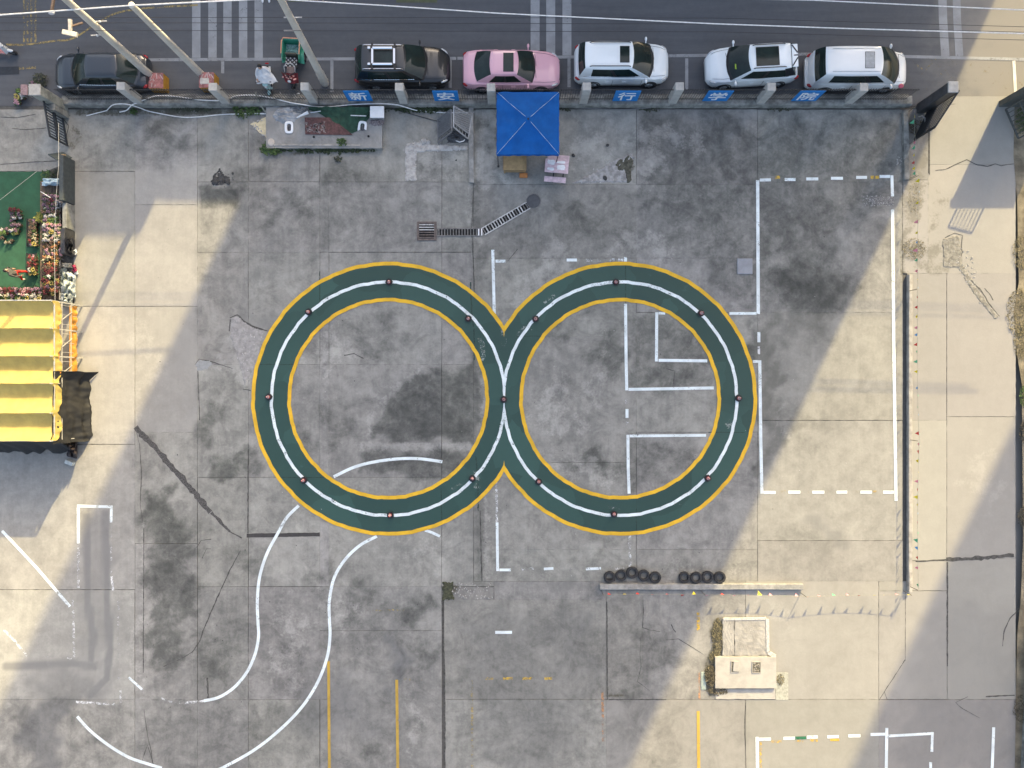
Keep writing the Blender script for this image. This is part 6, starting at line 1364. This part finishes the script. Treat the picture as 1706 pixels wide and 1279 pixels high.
# ------------------------------------------------------------------ yellow ridged awning with its frame, curtains and black netting
HT = 2.45; M_YEL = mat('yellow_tarp', (.43, .325, .085), .6, var=.12, scale=2); M_FR = mat('frame_metal', (.50, .48, .43), .5, .3)
def G(px, py): q = P(px, py, HT); return (853 + q.x * S, 639.5 - q.y * S)         # ground pixel under a roof pixel
RX, RT = 84.0, 500.0; RID = [500, 546.5, 593, 638.5, 688, 734.5]
o0 = P(RX, 620, HT); aw = empty('yellow_awning', (o0.x, o0.y, 0), 'yellow ridged awning roof with dark netting hanging on its right side', 'awning')
def roofp(px, py, dz=0): q = P(px, py, HT); return Vector((q.x - o0.x, q.y - o0.y, HT + dz))
for i in range(5):
    y0, y1 = RID[i], RID[i + 1]
    def fn(u, v, y0=y0, y1=y1, i=i):
        x = -130 + (RX + 1.5 * math.sin(i) + 130) * u; y = y0 + (y1 - y0) * v + (.8 * mnoise.noise(Vector((u * 6, i, 0))))
        sag = -.34 * math.sin(math.pi * v ** .85) + .015 * mnoise.noise(Vector((x * .06, v * 5, i * 3))) + .012 * mnoise.noise(Vector((x * .25 + v * 6, v * 2, i)))
        tilt = (RT - y0) * 0; return roofp(x, y, sag + .02 * mnoise.noise(Vector((x * .02, i * 5, 1))))
    MB().grid(fn, 60, 14).build('roof_panel', M_YEL, aw, True)
    MB().bar(roofp(-130, y1, -.06), roofp(RX + 3, y1, -.06), .05).build('roof_bar', M_FR, aw)
MB().bar(roofp(-130, RT, -.02), roofp(RX + 3, RT, -.02), .05).build('roof_bar', M_FR, aw)
# scalloped flap hanging down the right edge
for i in range(5):
    y0, y1 = RID[i], RID[i + 1]
    def fl(u, v, y0=y0, y1=y1, i=i):
        y = y0 + (y1 - y0) * u; dz = -.34 * math.sin(math.pi * u ** .85) - .40 * v * (1 + .08 * math.sin(u * 19 + i) * v); q = roofp(RX + .6 * math.sin(u * 11 + i * 2) * v + 1, y, dz); q.x += .06 * v + .02 * v * math.sin(u * 25 + i); return q
    MB().grid(fl, 16, 5).build('edge_flap', M_YEL, aw, True)
WX = G(RX, 0)[0]; GYT, GYB = G(0, RT)[1], G(0, RID[-1])[1]
def wallp(py_roof, h, dx=0): q = P(RX, py_roof, HT); return Vector((dx, q.y - o0.y, h))
for y in RID:
    MB().bar(wallp(y, 0), wallp(y, HT), .06).build('post', M_FR, aw); MB().bar(wallp(y, HT - .05, -.5), wallp(y, .8, .10), .035).build('strut', M_FR, aw)
for y0, y1 in zip(RID[:3], RID[1:4]):
    MB().bar(wallp(y1 - 2, HT - .1, .02), wallp(y0 + 14, .9, .06), .03).build('brace', M_FR, aw)
for h in (.95, 1.65, 2.2): MB().bar(wallp(RID[0], h, .03), wallp(RID[-1], h, .03), .045).build('rail', M_FR, aw)
for y in range(505, 620, 16): MB().bar(wallp(y, .35, .02), wallp(y, 1.6, .02), .02).build('bar', M_FR, aw)
for h0, h1, nm, sd in ((1.85, 2.05, 'upper_curtain', 1), (.50, 1.05, 'lower_curtain', 2)):
    def cu(u, v, h0=h0, h1=h1, sd=sd):
        y = 503 + 122 * u; return wallp(y, h1 + (h0 - h1) * v * (1 + .12 * mnoise.noise(Vector((u * 9, sd, 0)))), .02 + .10 * v * (.3 + mnoise.noise(Vector((u * 14, v * 2, sd)))) + .02 * math.sin(u * 60 + sd) * v)
    MB().grid(cu, 90, 8).build(nm, M_ORANGE, aw, True)
def net(u, v):
    y = 618 + (741 - 618) * u + 3 * mnoise.noise(Vector((v * 3, u * 2, 8))); h = HT - .15 - (HT - .10) * v; fold = .22 * mnoise.noise(Vector((u * 2.5 + v * 2, v * 5 - u * 2, 3))) + .05 * mnoise.noise(Vector((u * 16, v * 6, 7)))
    return wallp(y, max(.03, h + .03 * mnoise.noise(Vector((u * 20, v, 1)))), .02 + (.42 + .45 * mnoise.noise(Vector((u * 4, 2, 9)))) * v * v + (.45 * max(0, 1 - u * 9) * v) + fold * (.3 + v) + (.22 * mnoise.noise(Vector((u * 6, 1, 5))) if v > .95 else 0))
MB().grid(net, 60, 30).build('netting', M_NET, aw, True)
def net2(u, v):
    q = roofp(-60 + (RX + 50) * u, RID[-1], 0); return Vector((q.x, q.y - .03 - (.75 + .25 * mnoise.noise(Vector((u * 7, 3, 1)))) * v * v + .08 * v * mnoise.noise(Vector((u * 12, v * 3, 2))), HT - .1 - v * 2.2))
MB().grid(net2, 60, 16).build('front_netting', mat('dark_netting', (.02, .02, .021), .8, var=.3), aw, True)
drape('dark_bundle', 'dark maroon bundle hanging at the corner of the black netting', 'bundle', [(112, 738), (130, 732), (128, 764), (112, 760)], .1, 1.0, mat('maroon_bundle', (.035, .025, .028), .6, var=.4), 11, 22, .9); o = MB().bbox((0, 0, .12), (.42, .20, .24), .02, rz=-.4).build('foam_box', M_PLAST); q = P(119, 770); o.location = (q.x, q.y, 0); tag(o, 'small pale foam box at the corner below the dark bundle', 'box')
drape('white_object', 'round white basin on the ground beside the orange curtain', 'basin', [(119, 522), (127, 522), (127, 530), (119, 530)], .05, .3, M_WHITE, 12, 12, .2)

# ------------------------------------------------------------------ people
M_SKIN = mat('skin', (.45, .28, .20), .6, var=.05); M_HAIR = mat('hair', (.012, .011, .011), .5)
def figure(name, label, loc, rz, J, Rr, edges, mats, matfn, headc, headr, face, hairmat, extras=None, up=Vector((0, 0, 1)), fwd=Vector((0, -1, 0))):
    """one continuous body grown round a skeleton; J joints, Rr radii"""
    names = list(J); me = bpy.data.meshes.new('skeleton'); me.from_pydata([J[n] for n in names], [(names.index(a), names.index(b)) for a, b in edges], []); o = bpy.data.objects.new('skeleton', me); COL.objects.link(o)
    md = o.modifiers.new('skin', 'SKIN'); md.use_smooth_shade = True
    for i, n in enumerate(names): me.skin_vertices[0].data[i].radius = (Rr[n], Rr[n])
    me.skin_vertices[0].data[names.index('pelvis')].use_root = True
    o.modifiers.new('sub', 'SUBSURF').levels = 1; o.modifiers['sub'].render_levels = 1
    dg = bpy.context.evaluated_depsgraph_get(); bm_ = bpy.data.meshes.new_from_object(o.evaluated_get(dg)); bpy.data.objects.remove(o)
    bm_.name = 'body'; bm_.materials.clear()
    for m_ in mats: bm_.materials.append(m_)
    for p_ in bm_.polygons: p_.material_index = matfn(Vector(p_.center)); p_.use_smooth = True
    root = empty(name, loc, label, 'person', None, rz); b = bpy.data.objects.new('body', bm_); COL.objects.link(b); b.parent = root
    hc = Vector(headc); side_ = fwd.cross(up); mt = Matrix((side_, fwd, up)).transposed()
    hd = MB().ell(hc, (headr * 1.75, headr * 2.05, headr * 2.5), 16, 12, mat=mt)
    hd.ell(hc + fwd * headr * 1.02 - up * headr * .15, (headr * .3, headr * .4, headr * .5), 8, 6, mat=mt)
    for s_ in (1, -1): hd.ell(hc + side_ * s_ * headr * .88 - up * headr * .1, (headr * .22, headr * .4, headr * .6), 8, 6, mat=mt)
    h_ = hd.build('head', M_SKIN, root, True)
    fe = MB()
    for s_ in (1, -1): fe.ell(hc + side_ * s_ * headr * .36 + fwd * headr * .90 + up * headr * .12, (headr * .26, headr * .16, headr * .13), 8, 5, mat=mt)
    fe.build('eyes', M_BLACK, h_); MB().ell(hc + fwd * headr * .93 - up * headr * .62, (headr * .5, headr * .14, headr * .12), 8, 5, mat=mt).build('mouth', mat('lips', (.32, .12, .11), .6), h_)
    MB().ell(hc + up * headr * .16 - fwd * headr * .16, (headr * 1.95, headr * 2.15, headr * 2.45), 16, 10, mat=mt).build('hair', hairmat, h_, True)
    return root
def fingers(J, Rr, E, hand, d, side, n='L'):
    d = Vector(d).normalized(); side = Vector(side).normalized(); h0 = Vector(J[hand])
    for k, (off, ln_) in enumerate(((-.030, .062), (-.010, .072), (.010, .068), (.030, .052))):
        a = h0 + d * .05 + side * off; b = a + d * ln_ * .55; c = b + (d * .6 + Vector((0, 0, -.5))).normalized() * ln_ * .5
        J['%sf%da' % (n, k)] = a; J['%sf%db' % (n, k)] = b; J['%sf%dc' % (n, k)] = c
        for t_, r in zip('abc', (.010, .009, .008)): Rr['%sf%d%s' % (n, k, t_)] = r
        E += [(hand, '%sf%da' % (n, k)), ('%sf%da' % (n, k), '%sf%db' % (n, k)), ('%sf%db' % (n, k), '%sf%dc' % (n, k))]
    a = h0 + side * -.045 + d * .01; b = a + (d + side * -.6).normalized() * .045; J[n + 'ta'] = a; J[n + 'tb'] = b; Rr[n + 'ta'] = .012; Rr[n + 'tb'] = .010; E += [(hand, n + 'ta'), (n + 'ta', n + 'tb')]
# the walker on the green carpet: grey jacket, red trousers, in mid stride
J = {'pelvis': (0, 0, .92), 'waist': (0, .0, 1.06), 'chest': (0, -.02, 1.28), 'neck': (0, -.02, 1.46), 'nape': (0, -.03, 1.54),
     'shL': (.19, -.02, 1.40), 'elL': (.26, .10, 1.14), 'haL': (.25, .02, .92), 'shR': (-.19, -.02, 1.40), 'elR': (-.26, -.10, 1.14), 'haR': (-.22, -.28, .98),
     'hipL': (.095, 0, .88), 'knL': (.11, -.20, .50), 'anL': (.11, -.20, .09), 'toL': (.12, -.38, .04), 'hipR': (-.095, 0, .88), 'knR': (-.11, .06, .48), 'anR': (-.11, .30, .14), 'toR': (-.12, .16, .04)}
Rr = {'pelvis': .135, 'waist': .125, 'chest': .155, 'neck': .062, 'nape': .055, 'shL': .075, 'elL': .048, 'haL': .036, 'shR': .075, 'elR': .048, 'haR': .036, 'hipL': .098, 'knL': .064, 'anL': .046, 'toL': .036, 'hipR': .098, 'knR': .064, 'anR': .046, 'toR': .036}
E = [('pelvis', 'waist'), ('waist', 'chest'), ('chest', 'neck'), ('neck', 'nape'), ('chest', 'shL'), ('shL', 'elL'), ('elL', 'haL'), ('chest', 'shR'), ('shR', 'elR'), ('elR', 'haR'), ('pelvis', 'hipL'), ('hipL', 'knL'), ('knL', 'anL'), ('anL', 'toL'), ('pelvis', 'hipR'), ('hipR', 'knR'), ('knR', 'anR'), ('anR', 'toR')]
fingers(J, Rr, E, 'haL', (0, -.1, -1), (0, 1, 0), 'L'); fingers(J, Rr, E, 'haR', (0, -.5, -.8), (0, 1, 0), 'R')
def wm(c):
    if c.z < .12: return 2
    if c.z < .98 and abs(c.x) < .20: return 1
    if c.z < 1.0 and abs(c.x) >= .18: return 3
    return 0 if c.z < 1.50 else 3
q = P(48, 460); figure('person', 'person in grey jacket and red trousers walking on the green carpet', (q.x, q.y, .03), 1.9, J, Rr, E, [mat('grey_jacket', (.075, .073, .068), .85, var=.25), mat('red_trousers', (.52, .035, .02), .8, var=.2), mat('pale_shoes', (.55, .50, .42), .7), M_SKIN], wm, (0, -.06, 1.66), .092, None, M_HAIR)

# ------------------------------------------------------------------ scooters, rider, tricycle
M_SCW = mat('scooter_white', (.66, .68, .69), .3, coat=.4, var=.05); M_SCT = mat('scooter_teal', (.36, .56, .56), .35, coat=.4, var=.05); M_SCP = mat('scooter_pink', (.45, .22, .22), .35, coat=.3)
def wheel_(g, x, y, z, r, w, nm='wheel'):
    qm = Matrix.Rotation(math.pi / 2, 3, 'Y'); wh = MB().lathe([(r * .6, -w / 2), (r, -w / 2), (r * 1.06, 0), (r, w / 2), (r * .6, w / 2)], (x, y, z), 18, mat=qm).build(nm, M_RUBBER, g, True); MB().lathe([(.001, w * .3), (r * .62, w * .3), (r * .62, -w * .3), (.001, -w * .3)], (x, y, z), 14, mat=qm).build('rim', M_RIM, wh)
def scooter(label, loc, rz, front, body, basket=None):
    """front faces -Y"""
    g = empty('electric_scooter', loc, label, 'scooter', None, rz)
    wheel_(g, 0, -.60, .22, .21, .10); wheel_(g, 0, .58, .22, .21, .11)
    b = MB(); b.grid(lambda u, v: ((2 * u - 1) * (.13 + .05 * math.sin(math.pi * v)), .06 + .66 * v, .40 + .24 * math.sin(math.pi * min(1, .25 + v * .75)) * (1 - .25 * (2 * u - 1) ** 2)), 8, 10); b.bbox((0, .36, .42), (.26, .62, .24), .06); b.bbox((0, -.16, .27), (.30, .46, .06), .02); b.build('body', body, g, True)
    MB().bbox((0, .30, .74), (.28, .62, .10), .04).build('seat', M_BLACK, g)
    f = MB(); f.grid(lambda u, v: ((2 * u - 1) * (.19 - .06 * v), -.40 - .10 * (1 - (2 * u - 1) ** 2) - .05 * v, .34 + .52 * v), 8, 8); f.bbox((0, -.42, .92), (.30, .22, .14), .05); f.build('front_shield', front, g, True)
    MB().ell((0, -.60, .42), (.17, .36, .12), 10, 6).build('mudguard', front, g, True); MB().ell((0, -.55, .86), (.18, .10, .13), 10, 6).build('headlight', M_HEAD, g, True)
    MB().tube([(-.36, -.28, 1.04), (-.16, -.38, 1.02), (0, -.41, 1.0), (.16, -.38, 1.02), (.36, -.28, 1.04)], .022, 8).build('handlebar', M_BLACK, g)
    for s_ in (1, -1): MB().tube([(s_ * .22, -.36, 1.02), (s_ * .34, -.46, 1.20)], .008, 5).ell((s_ * .36, -.47, 1.23), (.13, .04, .09), 8, 5).build('mirror', M_BLACK, g, True)
    MB().ell((0, .80, .55), (.22, .08, .08), 8, 5).build('tail_light', M_TAIL, g); return g
q = P(452, 144); sc1 = scooter('white and teal electric scooter ridden along the kerb, front towards the fence', (q.x, q.y + .15, -.02), .05, M_SCT, M_SCW)
MB().tube([(.42, -.45, .02), (.58, -.80, .02)], .02, 5).build('kick_stand', M_STEEL, sc1)
# rider: white coat, black hair, hands on the bar
J = {'pelvis': (0, .30, .86), 'waist': (0, .27, 1.02), 'chest': (0, .20, 1.26), 'neck': (0, .17, 1.43), 'nape': (0, .15, 1.50), 'shL': (.20, .18, 1.37), 'elL': (.36, -.02, 1.14), 'haL': (.33, -.27, 1.07), 'shR': (-.20, .18, 1.37), 'elR': (-.36, -.02, 1.14), 'haR': (-.33, -.27, 1.07),
     'hipL': (.11, .26, .82), 'knL': (.15, -.16, .76), 'anL': (.13, -.14, .38), 'toL': (.13, -.32, .33), 'hipR': (-.11, .26, .82), 'knR': (-.15, -.16, .76), 'anR': (-.13, -.14, .38), 'toR': (-.13, -.32, .33)}
Rr = {k: v for k, v in {'pelvis': .15, 'waist': .14, 'chest': .16, 'neck': .07, 'nape': .055, 'shL': .09, 'elL': .065, 'haL': .036, 'shR': .09, 'elR': .065, 'haR': .036, 'hipL': .11, 'knL': .075, 'anL': .05, 'toL': .038, 'hipR': .11, 'knR': .075, 'anR': .05, 'toR': .038}.items()}
E = [('pelvis', 'waist'), ('waist', 'chest'), ('chest', 'neck'), ('neck', 'nape'), ('chest', 'shL'), ('shL', 'elL'), ('elL', 'haL'), ('chest', 'shR'), ('shR', 'elR'), ('elR', 'haR'), ('pelvis', 'hipL'), ('hipL', 'knL'), ('knL', 'anL'), ('anL', 'toL'), ('pelvis', 'hipR'), ('hipR', 'knR'), ('knR', 'anR'), ('anR', 'toR')]
fingers(J, Rr, E, 'haL', (0, -1, -.1), (1, 0, 0), 'L'); fingers(J, Rr, E, 'haR', (0, -1, -.1), (1, 0, 0), 'R')
rd = figure('person', 'rider in a white coat with black hair sitting on the white and teal scooter', (sc1.location.x, sc1.location.y, -.02), .05, J, Rr, E, [mat('coat_white', (.58, .59, .60), .8, var=.1), mat('dark_trousers', (.03, .03, .035), .8), M_SKIN], lambda c: 2 if (c.y < -.21 and abs(c.x) > .22 and c.z > .9) or c.z > 1.46 else (1 if c.z < .72 else 0), (0, .12, 1.64), .112, None, M_HAIR)
def cape(u, v):
    a = (u - .5) * 2.6; w = .30 + .30 * v; y = .16 - .62 * v + .10 * (a / 1.3) ** 2; z = 1.46 - .42 * v - .20 * (a / 1.3) ** 2 * (1 - v * .4)
    return (a * w * .72 + .05 * mnoise.noise(Vector((u * 6, v * 5, 2))) + .10 * v, y + .05 * mnoise.noise(Vector((u * 5, v * 7, 4))), z + .05 * mnoise.noise(Vector((u * 8, v * 8, 6))))
MB().grid(cape, 20, 16).build('wind_cape', mat('cape_white', (.60, .61, .62), .75, var=.12, scale=4), rd, True)
q = P(3, 88); scooter('white and pink scooter partly cut off at the left edge of the road', (q.x + .12, q.y, -.02), math.pi / 2 - .12, M_SCW, M_SCP)
# tricycle
q = P(492, 118); tc = empty('cargo_tricycle', (q.x, q.y, -.02), 'green cargo tricycle with checked seat and red flowered wind blanket', 'tricycle', None, -.06)
M_TGR = mat('trike_green', (.03, .25, .16), .35, coat=.3, var=.12)
for s_ in (1, -1): wheel_(tc, s_ * .48, .62, .25, .24, .12); MB().grid(lambda u, v, s_=s_: (s_ * (.40 + .18 * v), .22 + .85 * u, .45 + .22 * math.sin(math.pi * u) - .10 * v), 10, 3).build('mudguard', M_TGR, tc, True)
wheel_(tc, 0, -.82, .24, .23, .10)
bx_ = MB(); bx_.bbox((0, .72, .42), (.86, .95, .10), .02)
for s_ in (1, -1): bx_.bbox((s_ * .43, .72, .66), (.04, .95, .44), .01)
bx_.bbox((0, 1.18, .70), (.86, .04, .52), .01); bx_.build('cargo_box', M_TGR, tc)
MB().tube([(-.46, .45, .95), (-.46, 1.05, .98), (-.38, 1.22, .98), (.38, 1.22, .98), (.46, 1.05, .98), (.46, .45, .95)], .03, 8).build('box_rail', mat('rail_orange', (.62, .30, .18), .5), tc)
MB().grid(lambda u, v: (-.36 + .72 * u, .62 + .5 * v, .52 + .10 * mnoise.noise(Vector((u * 7, v * 7, 3)))), 20, 16).build('cargo_sheet', mat('trike_sheet', (.22, .36, .33), .3, var=.4, scale=8), tc, False)
sq = MB(); sq.bbox((0, .16, .62), (.62, .60, .12), .03); sq.build('seat', M_BLACK, tc); MB().bbox((0, .50, .74), (.60, .10, .30), .03).build('seat_back', mat('seat_olive', (.07, .068, .05), .7), tc)
for i in range(6):
    for k in range(5):
        if (i + k) % 2 == 0: MB().bbox((-.26 + .104 * i, -.06 + .10 * k, .687), (.07, .07, .014), .004, rz=.785).build('seat_check', mat('check_grey', (.42, .42, .42), .8), tc)
MB().tube([(-.26, -.42, .78), (-.28, -.22, .92), (-.15, -.06, .98), (.15, -.06, .98), (.28, -.22, .92), (.26, -.42, .78)], .022, 8).build('seat_loop', mat('loop_grey', (.40, .40, .39), .5, .3), tc)
MB().bbox((0, -.30, .66), (.46, .46, .10), .04).build('front_seat', mat('front_seat', (.15, .115, .11), .7, var=.2), tc)
MB().grid(lambda u, v: ((2 * u - 1) * (.42 - .08 * v) , -.56 - .30 * v + .10 * (2 * u - 1) ** 2 + .04 * mnoise.noise(Vector((u * 8, v * 6, 2))), .98 - .50 * v - .12 * (2 * u - 1) ** 2 + .05 * mnoise.noise(Vector((u * 9, v * 9, 5)))), 18, 12).build('wind_blanket', mat('red_blanket', (.20, .03, .035), .85, var=.3), tc, True)
for k in range(11): MB().ell((rs.uniform(-.34, .34), -.60 - .22 * rs.random(), .93 - .1 * rs.random()), (.11, .09, .05), 6, 4).build('blanket_flower', mat('blanket_flower', (.62, .32, .28), .8, var=.3), tc)
MB().tube([(-.34, -.52, 1.02), (-.12, -.66, 1.0), (0, -.70, .96), (.12, -.66, 1.0), (.34, -.52, 1.02)], .022, 8).build('handlebar', M_BLACK, tc); MB().ell((0, -.90, .80), (.20, .14, .16), 10, 6).build('headlight', M_HEAD, tc, True)
m = MB(); m.bbox((.0, -.72, .40), (.10, .5, .10), .02); m.bar((0, -.70, .95), (0, -.84, .30), .06); m.build('front_fork', M_DARKM, tc)
o = MB().bbox((0, 0, .06), (.16, .14, .12), .02).build('paper_cup', M_WHITE); q = P(498, 158); o.location = (q.x, q.y, -.02); tag(o, 'small white paper box on the road below the tricycle', 'box')
o = figure
# a pedestrian's white shoes at the very top edge by the zebra crossing
for i, px in enumerate((438, 449)):
    o = MB().ell((0, 0, .05), (.12, .28, .10), 10, 6).build('shoe', M_WHITE); q = P(px, 1); o.location = (q.x, q.y, -.015); tag(o, ('left' if i == 0 else 'right') + ' white shoe at the top edge beside the zebra stripes', 'shoe', 'white shoes at the top edge')
patch('tar_lumps', [(352, 300), (358, 290), (366, 283), (372, 290), (382, 296), (384, 306), (372, 305), (366, 308), (354, 308)], .06, M_DRUB, 12, rough=1.0)
# slab joints and scuffs showing through the green paint
M_THRU = paint('joint_through_paint', (0.02, 0.045, 0.038), .55, wscale=6)
for pl, w in (([(784, 470), (786, 520), (790, 556), (790, 600)], 2.2), ([(533, 452), (533, 512)], 1.6), ([(793, 760), (796, 800), (797, 850)], 2.2), ([(414, 0), (414, 1)], 1), ([(470, 795), (540, 795)], 1.4), ([(735, 812), (736, 870)], 1.4), ([(1042, 440), (1042, 504)], 1.6), ([(430, 607), (492, 607)], 1.4), ([(1180, 720), (1240, 720)], 1.3), ([(1060, 826), (1060, 885)], 1.3), ([(905, 560), (860, 560)], 1.3)):
    o = ribbon('joint_through_paint', pl, w, M_THRU, yard, z=.0205, jag=.3)
M_SCUFF = paint('scuff', (.25, .29, .27), .80, wscale=3)
for pl, w in (([(835, 548), (842, 560), (838, 575)], 9), ([(800, 560), (806, 585), (803, 600)], 7), ([(786, 786), (796, 796), (795, 815)], 10), ([(1012, 842), (1034, 845)], 7), ([(860, 420 + 140), (880, 540)], 5), ([(1128, 838), (1142, 840)], 5), ([(752, 815), (768, 806)], 4), ([(905, 505), (925, 492)], 6), ([(1210, 700), (1216, 710)], 8)):
    ribbon('paint_scuff', pl, w, M_SCUFF, yard, z=.0208, jag=.5, step=3)
